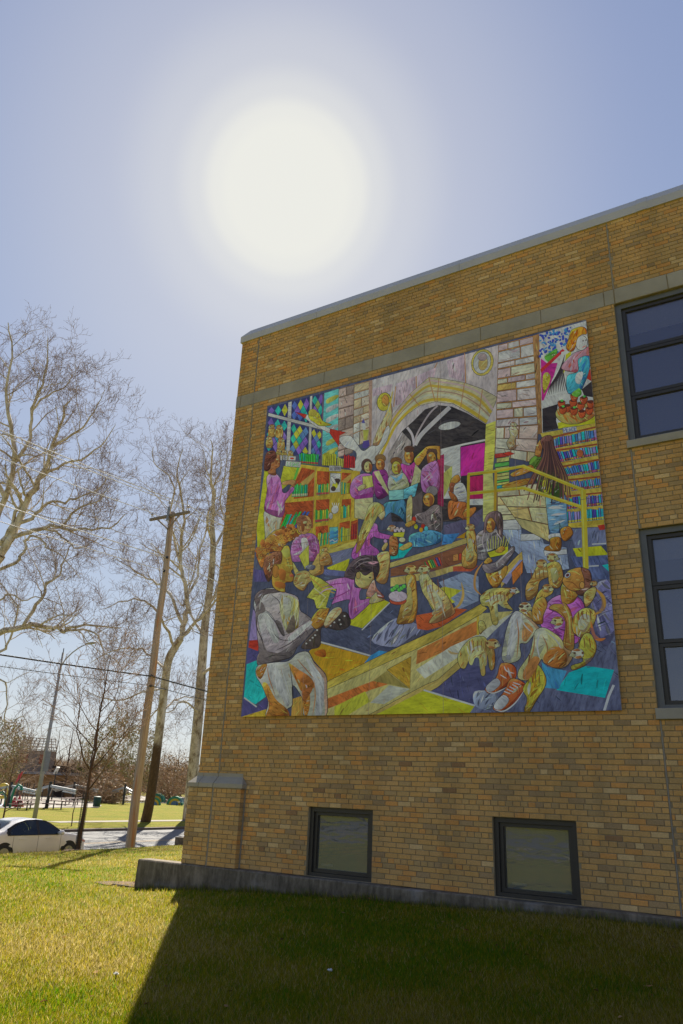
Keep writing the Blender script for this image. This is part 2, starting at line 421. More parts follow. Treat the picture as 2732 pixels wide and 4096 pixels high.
scatter_leaves()
# ------------------------------------------------------------------ school building
FT = 0.505; CO = 0.0695; BL = 0.2085; WY = WALL_Y
LX = -9.11; RX = 2.6; COPZ = FT + 146 * CO
JL, JR = -8.655, -1.542                     # sealed movement joints
BAND0, BAND1 = FT + 123 * CO, FT + 127 * CO
WIN_UP = (-1.56, 1.15, 6.652, BAND0 - 0.002)
WIN_MID = (-1.56, 1.15, FT + 34 * CO, FT + 69 * CO)
WIN_B1 = (-6.79, -5.66, FT + 0.006, FT + 14 * CO)
WIN_B2 = (-3.81, -2.69, FT + 0.006, FT + 14 * CO)
SILL_UP = (-1.585, 1.2, 6.53, 6.652); SILL_MID = (-1.585, 1.2, FT + 32 * CO, FT + 34 * CO)
MUR = (-8.241, -1.99, 1.146 + EYE, 7.170 + EYE)    # mural rectangle on the wall
PIL = (-9.20, -8.06, 10.29)
school = empty("school_building", (-9.11, WY, 0.0), 0, "tan brick school building with stone band, flat roof and bronze windows", "building")
S0 = Vector(school.location)
def loc(v): return tuple(Vector(v) - S0)
class SB(MB):
    def build(s, name, mat, parent=None, smooth=False, loc_=None):
        base = S0 if parent is None else None
        off = getattr(parent, "_", None)
        me = s.data(name, mat, smooth)
        me.transform(Matrix.Translation(-S0))
        return obj(name, me, parent)
BRICK_PAL = [srgb(214, 170, 108), srgb(218, 170, 102), srgb(210, 166, 104), srgb(202, 164, 106), srgb(194, 160, 108), srgb(222, 162, 92), srgb(182, 150, 106), srgb(226, 190, 132)]
BRICK_W = [5, 5, 5, 4, 3, 3, 2, 1.2]
def brick_extra(nt, col):
    v = world_coords(nt); f = noise(nt, v, 0.35, 4)
    c = mixc(nt, 1.0, col, ramp(nt, f, [(0.3, (0.86, 0.87, 0.9)), (0.7, (1.08, 1.05, 1.0))]), 'MULTIPLY')
    st = noise(nt, world_coords(nt, (1.6, 1.6, 0.12)), 1.0, 6, 0.7)          # rain streaks down the wall
    c = mixc(nt, 1.0, c, ramp(nt, st, [(0.36, (0.80, 0.80, 0.80)), (0.55, (1, 1, 1))]), 'MULTIPLY')
    bl = noise(nt, v, 1.7, 6, 0.75)                                         # pale bloom of salts
    return mixc(nt, ramp(nt, bl, [(0.60, (0, 0, 0)), (0.78, (0.35,) * 3)]), c, srgb(196, 182, 156))
M['brick'] = attr_mat("buff_brick", 0.85, 55, 0.16, 0.5, 0.2, 160, brick_extra)
def brick_single():
    mt, nt, b = new_mat("buff_brick_single")
    a = N(nt, "ShaderNodeObjectInfo"); v = world_coords(nt); f = noise(nt, v, 55)
    col = mixc(nt, 1.0, a.outputs["Color"], ramp(nt, f, [(0.3, (0.84,) * 3), (0.7, (1.16,) * 3)]), 'MULTIPLY')
    nt.links.new(brick_extra(nt, col), b.inputs["Base Color"]); b.inputs["Roughness"].default_value = 0.85
    b.inputs["Specular IOR Level"].default_value = 0.2
    bump(nt, b, noise(nt, v, 160, 4), 0.5, 0.004); return mt
M['brick1'] = brick_single()
M['mortar'] = basic("mortar", srgb(168, 150, 118), srgb(142, 126, 98), 5, 0.95, bmp=0.2, bscale=200)
M['sealant'] = basic("joint_sealant", srgb(158, 148, 132), srgb(140, 130, 116), 10, 0.7)
M['limestone'] = basic("limestone", srgb(176, 166, 148), srgb(152, 143, 126), 1.6, 0.85, bmp=0.15, bscale=90)
M['coping'] = basic("coping_metal", srgb(196, 190, 182), srgb(184, 178, 172), 1.5, 0.45, spec=0.5)
M['bronze'] = basic("dark_bronze_frame", (0.048, 0.040, 0.032), (0.036, 0.03, 0.025), 4, 0.45, spec=0.5)
M['panning'] = basic("grey_panning", (0.15, 0.15, 0.148), (0.12, 0.12, 0.12), 3, 0.45, spec=0.5)
def foundation_mat():
    mt, nt, b = new_mat("weathered_concrete")
    v = world_coords(nt); vs_ = world_coords(nt, (5, 5, 1.4))
    c = ramp(nt, noise(nt, v, 3.0, 7, 0.7), [(0.3, srgb(108, 98, 82)), (0.7, srgb(150, 136, 116))])
    st = ramp(nt, noise(nt, vs_, 1.6, 6, 0.75), [(0.40, (0.36, 0.34, 0.30)), (0.60, (1, 1, 1))])
    c = mixc(nt, 0.85, c, st, 'MULTIPLY')
    bl = ramp(nt, noise(nt, v, 1.1, 5), [(0.56, (0, 0, 0)), (0.7, (0.6,) * 3)])
    c = mixc(nt, bl, c, srgb(168, 164, 162))
    nt.links.new(c, b.inputs["Base Color"]); b.inputs["Roughness"].default_value = 0.9
    bump(nt, b, noise(nt, v, 60, 5), 0.5, 0.01); return mt
M['foundation'] = foundation_mat()
def side_brick():
    mt, nt, b = new_mat("side_brickwork")
    br = N(nt, "ShaderNodeTexBrick", Scale=1.0); br.offset = 0.5
    br.inputs["Color1"].default_value = (*BRICK_PAL[0], 1); br.inputs["Color2"].default_value = (*BRICK_PAL[4], 1); br.inputs["Mortar"].default_value = (*srgb(150, 140, 122), 1)
    br.inputs["Mortar Size"].default_value = 0.008; br.inputs["Brick Width"].default_value = BL; br.inputs["Row Height"].default_value = CO
    g = nt.nodes.new("ShaderNodeNewGeometry"); sp = nt.nodes.new("ShaderNodeSeparateXYZ"); cb = nt.nodes.new("ShaderNodeCombineXYZ")
    nt.links.new(g.outputs["Position"], sp.inputs[0]); ad = N(nt, "ShaderNodeMath", operation='ADD')
    nt.links.new(sp.outputs[0], ad.inputs[0]); nt.links.new(sp.outputs[1], ad.inputs[1])
    nt.links.new(ad.outputs[0], cb.inputs[0]); nt.links.new(sp.outputs[2], cb.inputs[1]); nt.links.new(cb.outputs[0], br.inputs["Vector"])
    nt.links.new(br.outputs[0], b.inputs["Base Color"]); b.inputs["Roughness"].default_value = 0.9; return mt
M['side_brick'] = side_brick()
M['interior'] = basic("interior_paint", (0.30, 0.28, 0.26), (0.26, 0.24, 0.22), 1, 0.9)
M['shade'] = basic("roller_shade_fabric", (0.78, 0.78, 0.80), (0.72, 0.72, 0.75), 30, 0.9)
M['pane_low'] = glass_mat("basement_glass", (0.86, 0.88, 0.9), 1.95, (0.30, 0.32, 0.31), 0.7, 0.10, 0.42)  # grey diffuse body painted in to mute the reflected lawn
M['mesh_shade'] = basic("dark_mesh_shade", (0.16, 0.15, 0.17), (0.13, 0.125, 0.14), 40, 0.9)
M['pane'] = glass_mat("window_glass", (0.86, 0.88, 0.98), 2.3, (0.17, 0.16, 0.30), 0.7, 0.05, 0.35)  # blue-violet diffuse body: sky reflection painted into the pane colour
M['roofing'] = basic("roofing", (0.12, 0.12, 0.12), None, 2, 0.9)

# wall backing (mortar) with openings
openings = [WIN_UP, WIN_MID, WIN_B1, WIN_B2]
xc = sorted({LX, RX} | {w[0] for w in openings} | {w[1] for w in openings})
zc = sorted({FT, COPZ} | {w[2] for w in openings} | {w[3] for w in openings})
wall_o = None
mb = SB(); yb = WY + 0.009
vid = {}
def gvx(x, z, y=yb):
    k = (x, y, z)
    if k not in vid: vid[k] = len(mb.v); mb.v.append(k)
    return vid[k]
for i in range(len(xc) - 1):
    for j in range(len(zc) - 1):
        cx, cz = (xc[i] + xc[i + 1]) / 2, (zc[j] + zc[j + 1]) / 2
        if any(w[0] < cx < w[1] and w[2] < cz < w[3] for w in openings): continue
        mb.f.append((gvx(xc[i], zc[j]), gvx(xc[i + 1], zc[j]), gvx(xc[i + 1], zc[j + 1]), gvx(xc[i], zc[j + 1]))); mb.c.append(None)
for (x0, x1, z0, z1) in openings:           # reveals
    for a, b_, c_, d_ in (((x0, z0), (x0, z1), 0, 0), ((x1, z1), (x1, z0), 0, 0), ((x0, z1), (x1, z1), 0, 0), ((x1, z0), (x0, z0), 0, 0)):
        mb.f.append((gvx(*a), gvx(*b_), gvx(*b_, yb + 0.30), gvx(*a, yb + 0.30))); mb.c.append(None)
wall_o = mb.build("wall", M['mortar'], school)

# bricks
blocks = openings + [SILL_UP, SILL_MID, (LX - 1, RX + 1, BAND0, BAND1)]
def pieces(x0, x1, phase, pitch):
    out = []; k = math.floor((x0 - phase) / pitch)
    a = phase + k * pitch
    while a < x1:
        s, e = max(a, x0), min(a + pitch, x1)
        if e - s > 0.035: out.append((s, e))
        a += pitch
    return out
bricks = []                                  # (x0, x1, z0, z1, colour)
run = random.Random(3)
for r in range(146):
    z0 = FT + r * CO; zm = z0 + CO / 2; header = r % 6 == 4
    segs = [(LX, JL - 0.010), (JL + 0.010, JR - 0.008), (JR + 0.008, RX)]
    cut = sorted([(b_[0], b_[1]) for b_ in blocks if b_[2] < zm < b_[3]])
    free = []
    for s, e in segs:
        cur = s
        for c0, c1 in cut:
            if c1 <= cur or c0 >= e: continue
            if c0 > cur: free.append((cur, c0))
            cur = max(cur, c1)
        if cur < e: free.append((cur, e))
    for s, e in free:
        if e - s < 0.04: continue
        pitch = BL / 2 if header else BL
        ph = LX + (BL / 4 if header else (BL / 2 if r % 2 else 0)) + (0.02 * math.sin(r * 1.7))
        for a, b_ in pieces(s, e, ph, pitch):
            if a > MUR[0] + 0.3 and b_ < MUR[1] - 0.35 and z0 > MUR[2] + 0.3 and z0 + CO < MUR[3] - 0.3: continue
            if a > PIL[0] and b_ < PIL[1] and z0 + CO < 1.70: continue
            c = run.choices(BRICK_PAL, BRICK_W)[0]; k = run.uniform(0.93, 1.07)
            if run.random() < 0.004: c = srgb(166, 128, 88)
            bricks.append((a + 0.005, b_ - 0.005, z0 + 0.005, z0 + CO - 0.005, tuple(min(1, q * k) for q in c)))
def brick_shape(x0, x1, y, z0, z1, depth=0.10, ch=0.003):
    """chamfered front, open back: 9 faces"""
    f = [(x0 + ch, y, z0 + ch), (x1 - ch, y, z0 + ch), (x1 - ch, y, z1 - ch), (x0 + ch, y, z1 - ch)]
    g = [(x0, y + ch, z0), (x1, y + ch, z0), (x1, y + ch, z1), (x0, y + ch, z1)]
    h = [(x0, y + depth, z0), (x1, y + depth, z0), (x1, y + depth, z1), (x0, y + depth, z1)]
    q = [(0, 1, 2, 3)]
    for k in range(4):
        k2 = (k + 1) % 4; q.append((k, 4 + k, 4 + k2, k2)); q.append((4 + k, 8 + k, 8 + k2, 4 + k2))
    return f + g + h, q
def pix_area(b_):
    p = [project((b_[0], WY, b_[2])), project((b_[1], WY, b_[2])), project((b_[1], WY, b_[3])), project((b_[0], WY, b_[3]))]
    inside = all(-20 < x < 2752 and -20 < y < 4116 for x, y in p)
    a = abs(sum(p[i][0] * p[(i + 1) % 4][1] - p[(i + 1) % 4][0] * p[i][1] for i in range(4))) / 2
    hid = b_[0] > MUR[0] and b_[1] < MUR[1] and b_[2] > MUR[2] and b_[3] < MUR[3]
    return a if inside and not hid else 0
order = sorted(range(len(bricks)), key=lambda i: -pix_area(bricks[i]))
big = set(order[:270])
mb = SB()
cache = {}
for i, b_ in enumerate(bricks):
    jy = WY + run.uniform(-0.0022, 0.0018)
    if i in big:
        L = b_[1] - b_[0]; key = 'h' if L < 0.13 else 's'
        if key not in cache:
            W_ = 0.0943 if key == 'h' else BL - 0.01
            v, f = brick_shape(-W_ / 2, W_ / 2, 0, 0, CO - 0.01)
            cache[key] = (mesh_data("brick", v, f, M['brick1']), W_)
        me, W_ = cache[key]
        o = obj("brick", me, wall_o, loc(((b_[0] + b_[1]) / 2, jy, b_[2])))
        o.scale = (L / W_, 1, 1); o.color = (*b_[4], 1)
        o.rotation_euler = (run.uniform(-0.006, 0.006), run.uniform(-0.004, 0.004), run.uniform(-0.006, 0.006))
    else:
        v, f = brick_shape(b_[0], b_[1], jy, b_[2] + run.uniform(-0.001, 0.001), b_[3] + run.uniform(-0.001, 0.001)); mb.add(v, f, b_[4])
o = mb.build("brickwork", M['brick'], wall_o); tag(o, kind="stuff")

# pilaster at the corner
pil = SB()
pil.box(PIL[0] + 0.012, PIL[1] - 0.012, PIL[2] + 0.010, WY + 0.3, FT, 1.70)
pil_o = pil.build("pilaster", M['mortar'], school)
mbp = SB(); n_single = 0
for r in range(18):
    z0 = FT + r * CO; header = r % 6 == 4
    z1 = min(z0 + CO, 1.703)
    if z1 - z0 < 0.02: continue
    for s, e in ((PIL[0], JL - 0.01), (JL + 0.01, PIL[1])):
        for a, b_ in pieces(s, e, PIL[0] + (0 if header or r % 2 else BL / 2), BL / 2 if header else BL):
            c = run.choices(BRICK_PAL, BRICK_W)[0]; k = run.uniform(0.93, 1.07)
            v, f = brick_shape(a + 0.005, b_ - 0.005, PIL[2] + run.uniform(-0.002, 0.002), z0 + 0.005, z1 - 0.005, 0.10)
            if r < 6 and n_single < 30 and b_ - a > 0.2:
                n_single += 1
                o = obj("brick", cache['s'][0], pil_o, loc(((a + b_) / 2, PIL[2], z0 + 0.005)))
                o.color = (*[min(1, q * k) for q in c], 1); o.scale = ((b_ - a - 0.01) / cache['s'][1], 1, 1)
            else: mbp.add(v, f, tuple(min(1, q * k) for q in c))
    for xs_, sg in ((PIL[1], 1), (PIL[0], -1)):     # side returns
        c = run.choices(BRICK_PAL, BRICK_W)[0]
        mbp.box(xs_ - 0.02 if sg > 0 else xs_ - 0.0, xs_ + 0.0 if sg > 0 else xs_ + 0.02, PIL[2] + 0.105, WY + (0.0 if sg > 0 else 0.2), z0 + 0.005, z1 - 0.005, c)
o = mbp.build("brickwork", M['brick'], pil_o); tag(o, kind="stuff")
def cap_stone(x0, x1, lend, rend):
    """sloped weathering cap; lend/rend: mitred return on that end"""
    y0 = PIL[2] - 0.012; yw = WY + 0.002; a = 0.1
    xa, xb = x0 + (a if lend else 0), x1 - (a * 0.9 if rend else 0)
    v = [(x0, y0, 1.700), (x1, y0, 1.700), (x1, y0, 1.765), (x0, y0, 1.765),
         (xb, yw - 0.005, 1.875), (xa, yw - 0.005, 1.875), (xb, yw - 0.005, 1.930), (xa, yw - 0.005, 1.930),
         (x0, yw + 0.25, 1.700), (x1, yw + 0.0, 1.700), (x1, yw + 0.0, 1.765), (x0, yw + 0.25, 1.765), (xb, yw + 0.25, 1.93), (xa, yw + 0.25, 1.93), (xa, yw + 0.25, 1.875)]
    f = [(0, 1, 2, 3), (3, 2, 4, 5), (5, 4, 6, 7), (7, 6, 12, 13), (1, 9, 10, 2), (2, 10, 4), (0, 3, 11, 8), (3, 5, 14, 11), (5, 7, 13, 14), (0, 8, 9, 1)]
    s = SB(); s.add(v, f); return s
for x0, x1, l_, r_ in ((-9.225, -8.985, True, False), (-8.977, -8.661, False, False), (-8.649, -8.035, False, True)):
    cap_stone(x0, x1, l_, r_).build("cap_stone", M['limestone'], pil_o)
SB().box(JL - 0.010, JL + 0.010, PIL[2] + 0.004, PIL[2] + 0.02, FT, 1.70).build("sealant_joint", M['sealant'], pil_o)
SB().box(PIL[1] - 0.004, PIL[1] + 0.020, WY - 0.012, WY + 0.008, FT, 1.765).build("sealant_joint", M['sealant'], pil_o)

# movement joints
for nm, x, z0, z1 in (("a", JL, 1.94, BAND0), ("a", JL, BAND0, BAND1), ("a", JL, BAND1, COPZ), ("a", JR, BAND1, COPZ), ("a", JR, WIN_MID[3], SILL_UP[2]), ("a", JR, FT, SILL_MID[2])):
    w_ = 0.008
    SB().box(x - w_, x + w_, WY + 0.001, WY + 0.02, z0 + 0.001, z1 - 0.001).build("movement_joint", M['sealant'], wall_o)
# stone band
js = [LX - 0.002, -9.0, JL, -8.014, -6.95, -5.888, -4.825, -3.763, -2.712, -1.70, JR, -0.76, 0.30, 1.36, RX]
band = empty("stone_band", (0, 0, 0), parent=school)
for a, b_ in zip(js[:-1], js[1:]):
    g = 0.006 if JL not in (a, b_) and JR not in (a, b_) else 0.009
    dy = run.uniform(-0.002, 0.002)
    SB().box(a + g * (a != js[0]), b_ - g, WY - 0.001 + dy, WY + 0.12, BAND0 + 0.004, BAND1 - 0.004, bev=0.003).build("stone_slab", M['limestone'], band)
# coping: metal fascia and sloped cant
def coping(x0, x1, lend=False):
    prof = [(WY - 0.03, COPZ - 0.012), (WY - 0.03, COPZ + 0.135), (WY + 0.07, COPZ + 0.31), (WY + 0.55, COPZ + 0.31), (WY + 0.55, COPZ - 0.012)]
    s = SB(); v = []; n = len(prof)
    for k, x in enumerate((x0, x1)):
        for i, (y, z) in enumerate(prof):
            v.append((x + (0.17 if lend and k == 0 and i in (2, 3) else 0), y, z))
    f = [(i, n + i, n + (i + 1) % n, (i + 1) % n) for i in range(n)] + [tuple(range(n)), tuple(range(n, 2 * n))[::-1]]
    s.add(v, f); return s
for a, b_, l_ in ((LX - 0.03, -7.2, True), (-7.195, -4.12, False), (-4.115, -1.049, False), (-0.91, 2.0, False), (2.005, RX + 0.03, False)):
    coping(a, b_, l_).build("coping_section", M['coping'], school)
c_ = coping(-1.06, -0.9)
for i, v in enumerate(c_.v): c_.v[i] = (v[0], v[1] - 0.004 if v[1] < WY + 0.3 else v[1], v[2] + 0.004)
c_.build("coping_joint_cover", M['coping'], school)
# foundation and low wall end
fx = on_plane_y(553, 3444, 10.24)[0]
s = SB(); n = 24; xsf = np.linspace(fx, RX, n)
top = [FT - 0.002 + 0.006 * math.sin(i * 1.9) * (i > 5) for i in range(n)]
v = []
for i, x in enumerate(xsf):
    lean = 0.03
    v += [(x - (lean if i == 0 else 0), 10.24 - 0.02, -0.6), (x, 10.235, top[i] - 0.018), (x + 0.012 * (i == 0), 10.252, top[i]), (x + 0.012 * (i == 0), 10.50, top[i]), (x - (lean if i == 0 else 0), 10.52, -0.6)]
f = []
for i in range(n - 1):
    for k in range(4): f.append((i * 5 + k, (i + 1) * 5 + k, (i + 1) * 5 + k + 1, i * 5 + k + 1))
f.append((0, 1, 2, 3, 4)); s.add(v, f); s.build("foundation", M['foundation'], school)
# rest of the volume
s = SB(); s.box(LX + 0.012, LX + 0.3, WY + 0.11, 34, FT - 0.3, COPZ); s.build("side_wall", M['side_brick'], school)
s = SB(); s.box(LX + 0.01, RX + 9, 33.7, 34, -1, COPZ); s.build("back_wall", M['side_brick'], school)
s = SB(); s.box(RX, RX + 9, WY + 0.01, WY + 0.3, FT, COPZ); s.build("wall_extension", M['side_brick'], school)
s = SB(); s.box(RX + 8.7, RX + 9, WY + 0.3, 33.7, -1, COPZ); s.build("side_wall", M['side_brick'], school)
s = SB(); s.box(LX + 0.31, RX + 8.69, WY + 0.31, 33.69, COPZ - 0.35, COPZ - 0.05); s.build("roof", M['roofing'], school)
for z in (FT - 0.35, 1.85, 5.75):
    s = SB(); s.box(LX + 0.31, RX + 8.69, WY + 0.4, 33.6, z, z + 0.3); s.build("floor_slab", M['interior'], school)
s = SB(); s.box(LX + 0.31, RX + 8.69, WY + 6.0, WY + 6.1, FT, COPZ - 0.36); s.build("inner_wall", M['interior'], school)

def window(wr, rows, sill=None, shade=None, label=None, jamb=0.085):
    x0, x1, z0, z1 = wr
    w = empty("window", loc((x0, WY, z0)), parent=school)
    T = Matrix.Translation(-S0 - Vector(w.location))
    def put(mb_, name, mat):
        me = mb_.data(name, mat); me.transform(Matrix.Translation(-Vector((x0, WY, z0)))); return obj(name, me, w)
    yf = WY + 0.055
    fr = MB(); jw = jamb                     # outer panning
    fr.box(x0 + 0.001, x0 + jw, yf, yf + 0.10, z0 + 0.001, z1 - 0.002); fr.box(x1 - jw, x1 - 0.001, yf, yf + 0.10, z0 + 0.001, z1 - 0.002)
    fr.box(x0 + jw, x1 - jw, yf + 0.001, yf + 0.10, z1 - jw, z1 - 0.003); fr.box(x0 + jw, x1 - jw, yf + 0.001, yf + 0.10, z0 + 0.002, z0 + 0.05)
    put(fr, "frame", M['panning'] if rows[0] == 'big' else M['bronze'])
    xi0, xi1 = x0 + jw, x1 - jw
    if rows[0] == 'big':
        zz = rows[1]; xm = [xi0, xi1]
    else:
        zz = [z0 + 0.05, z1 - jw]
    xcols = [(xi0, (xi0 + xi1) / 2 - 0.03), ((xi0 + xi1) / 2 + 0.03, xi1)] if x1 - x0 > 2 else [(xi0, xi1)]
    if len(xcols) == 2:
        mm = MB(); mm.box(xcols[0][1], xcols[1][0], yf + 0.01, yf + 0.11, z0 + 0.05, z1 - jw); put(mm, "mullion", M['bronze'])
    for a, b_ in zip(zz[:-1], zz[1:]):
        for c0, c1 in xcols:
            sf = MB(); t = 0.052; ys_ = yf + 0.035
            sf.box(c0 + 0.002, c0 + t, ys_, ys_ + 0.05, a + 0.004, b_ - 0.004); sf.box(c1 - t, c1 - 0.002, ys_, ys_ + 0.05, a + 0.004, b_ - 0.004)
            sf.box(c0 + t, c1 - t, ys_ + 0.001, ys_ + 0.05, a + 0.004, a + t); sf.box(c0 + t, c1 - t, ys_ + 0.001, ys_ + 0.05, b_ - t, b_ - 0.004)
            # stepped glazing bead
            sf.box(c0 + t, c0 + t + 0.016, ys_ + 0.018, ys_ + 0.05, a + t, b_ - t); sf.box(c1 - t - 0.016, c1 - t, ys_ + 0.018, ys_ + 0.05, a + t, b_ - t)
            put(sf, "sash", M['bronze'])
            gp = MB(); yg = ys_ + 0.035
            gp.add([(c0 + t, yg, a + t), (c1 - t, yg, a + t), (c1 - t, yg, b_ - t), (c0 + t, yg, b_ - t)], [(0, 1, 2, 3)])
            put(gp, "glass_pane", M['pane'] if rows[0] == 'big' else M['pane_low'])
    if sill:
        sb = MB(); sb.box(sill[0], sill[1], WY - 0.045, WY + 0.16, sill[2] + 0.002, sill[3] - 0.001, bev=0.006)
        put(sb, "sill", M['limestone'])
    for (a, b_, dy) in (shade or []):
        sh = MB(); sh.box(xi0 + 0.02, xi1 - 0.02, yf + 0.12 + dy, yf + 0.124 + dy, a, b_); put(sh, "roller_shade", M['shade'] if dy == 0 else M['mesh_shade'])
    return w
window(WIN_UP, ('big', [6.70, 7.42, 8.20, 8.96]), SILL_UP, [(8.52, 8.97, 0.0), (6.72, 7.4, .1), (7.44, 8.18, .1)])
window(WIN_MID, ('big', [2.92, 3.71, 4.49, 5.21]), SILL_MID, [(4.86, 5.22, 0.0), (2.95, 3.7, .1), (3.73, 4.47, .1)])
for w_ in (WIN_B1, WIN_B2):
    w = window(w_, ('small',), None, None, jamb=0.065)
    st = MB(); st.box(0.20, 0.40, 0.126, 0.1262, 0.145, 0.175)
    obj("paper_sticker", st.data("paper_sticker", M['shade']), w)
# ------------------------------------------------------------------ mural: printed panels on the wall
MX0, MX1, MZ0, MZ1 = MUR
MY = WY - 0.055                              # front of the panels
mural = empty("mural", (MX0, WY, MZ0), 0, "large square colourful mural of children reading and meerkats in a library, on the brick wall", "mural")
MO = Vector(mural.location)
M['panel_edge'] = basic("panel_edge", (0.5, 0.49, 0.47), (0.42, 0.41, 0.4), 5, 0.5)
hs = 5.84; vxs = [MX0 + (MX1 - MX0) * k / 5 for k in range(6)]
for (a, b_) in zip(vxs[:-1], vxs[1:]):
    for (c, d) in ((MZ0, hs), (hs, MZ1)):
        s = MB(); s.box(a + 0.0015, b_ - 0.0015, MY, MY + 0.03, c + 0.0015, d - 0.0015)
        s.v = [tuple(Vector(p) - MO) for p in s.v]; s.build("panel", M['panel_edge'], mural)
s = MB()
for x in (vxs[0] + 0.25, vxs[2] + 0.6, vxs[3] + 0.7, vxs[5] - 0.25): s.box(x - 0.03, x + 0.03, MY + 0.031, WY - 0.003, MZ0 + 0.1, MZ1 - 0.1)
s.v = [tuple(Vector(p) - MO) for p in s.v]; o = s.build("mounting_rails", M['panning'], mural); tag(o, kind="stuff")

CROP = {'A': (950, 1250, .5102), 'B': (1700, 1250, .5102), 'C': (950, 2000, .5102), 'D': (1700, 2000, .5102)}
def uv(k, x, y):                             # crop coordinates -> metres on the mural
    ox, oy, sc = CROP[k]; p = on_plane_y(ox + x * sc, oy + y * sc, MY)
    return (p[0], p[2])
_v, _f, _c, _d = [], [], [], []           # vertices, faces, colours (per corner), stroke direction (per face)
_cur = [(1.0, 0.0, 0.5)]
GC = 0.02; _grid = np.zeros((400, 400), np.int32)
_n = [0]; prng = random.Random(11)
KL = 0.25
def tint(c, j=0.0):
    l = srgb(*c); k = 1 + prng.uniform(-j, j)
    return tuple(min(0.88, max(0.008, q / KL * k * wb)) for q, wb in zip(l, (1.13, 0.98, 0.90)))
def clip_rect(P):
    for ax, lim, sg in ((0, MX0 + .001, 1), (0, MX1 - .001, -1), (1, MZ0 + .001, 1), (1, MZ1 - .001, -1)):
        out = []
        for i in range(len(P)):
            a, b_ = P[i - 1], P[i]; ia = (a[ax] - lim) * sg >= 0; ib = (b_[ax] - lim) * sg >= 0
            if ia != ib:
                t = (lim - a[ax]) / (b_[ax] - a[ax]); out.append((a[0] + t * (b_[0] - a[0]), a[1] + t * (b_[1] - a[1])))
            if ib: out.append(b_)
        P = out
        if len(P) < 3: return []
    return P
def raw(P, col, shade=0.0):
    """fill polygon P (metres) on the next paint layer; shade: painted light from the upper left"""
    P = clip_rect(P)
    if len(P) < 3: return
    cx = sum(p[0] for p in P) / len(P); cz = sum(p[1] for p in P) / len(P)
    rr = max(math.hypot(p[0] - cx, p[1] - cz) for p in P) or 1
    vc = [tuple(min(0.9, q * (1 + shade * ((cx - p[0]) * 0.65 + (p[1] - cz) * 0.75) / rr)) for q in col) for p in P]
    # paint layer: just above whatever lies under it
    i0, i1 = int((min(p[0] for p in P) - MX0) / GC), int((max(p[0] for p in P) - MX0) / GC) + 1
    j0, j1 = int((min(p[1] for p in P) - MZ0) / GC), int((max(p[1] for p in P) - MZ0) / GC) + 1
    lev = int(_grid[i0:i1, j0:j1].max()) + 1; _grid[i0:i1, j0:j1] = lev; _n[0] = max(_n[0], lev)
    y = MY - 0.0005 - lev * 0.000006
    base = len(_v); _v.extend((p[0] - MO.x, y - MO.y, p[1] - MO.z) for p in P)
    if len(P) == 4 or len(P) == 3:
        ar = sum(P[i - 1][0] * P[i][1] - P[i][0] * P[i - 1][1] for i in range(len(P)))
        cv = [(P[i][0] - P[i - 1][0]) * (P[(i + 1) % len(P)][1] - P[i][1]) - (P[i][1] - P[i - 1][1]) * (P[(i + 1) % len(P)][0] - P[i][0]) for i in range(len(P))]
        if all(q >= 0 for q in cv) or all(q <= 0 for q in cv):
            od = list(range(len(P)) if ar > 0 else range(len(P) - 1, -1, -1)); _f.append(tuple(base + i for i in od)); _c.append([vc[i] for i in od]); _d.append(_cur[0]); return
    for t in tessellate_polygon([[Vector((p[0], p[1], 0)) for p in P]]):
        _f.append(tuple(base + i for i in t)); _c.append([vc[i] for i in t]); _d.append(_cur[0])
def spline(pts, closed=True, n=4):
    out = []; L = len(pts)
    rg = range(L) if closed else range(L - 1)
    for i in rg:
        p0, p1, p2, p3 = (pts[(i + k) % L] if closed else pts[min(max(i + k, 0), L - 1)] for k in (-1, 0, 1, 2))
        for j in range(n):
            t = j / n
            out.append(tuple(0.5 * (2 * p1[a] + (p2[a] - p0[a]) * t + (2 * p0[a] - 5 * p1[a] + 4 * p2[a] - p3[a]) * t * t + (3 * p1[a] - p0[a] - 3 * p2[a] + p3[a]) * t ** 3) for a in (0, 1)))
    if not closed: out.append(pts[-1])
    return out
def inside(p, P):
    c = False
    for i in range(len(P)):
        a, b_ = P[i - 1], P[i]
        if (a[1] > p[1]) != (b_[1] > p[1]) and p[0] < (b_[0] - a[0]) * (p[1] - a[1]) / (b_[1] - a[1]) + a[0]: c = not c
    return c
def ribbon(P, w, col, taper=False):
    _cur[0] = (_cur[0][0], _cur[0][1], 0.15)
    L, Rr = [], []
    for i, p in enumerate(P):
        a, b_ = P[max(i - 1, 0)], P[min(i + 1, len(P) - 1)]
        dx, dy = b_[0] - a[0], b_[1] - a[1]; l = math.hypot(dx, dy) or 1
        k = w / 2 * (1 if not taper else max(0.15, math.sin(math.pi * (i + 0.6) / (len(P) + 0.2))))
        L.append((p[0] - dy / l * k, p[1] + dx / l * k)); Rr.append((p[0] + dy / l * k, p[1] - dx / l * k))
    for i in range(len(P) - 1): raw([L[i], L[i + 1], Rr[i + 1], Rr[i]], col)
M2 = 0.0022                                  # about one crop pixel in metres
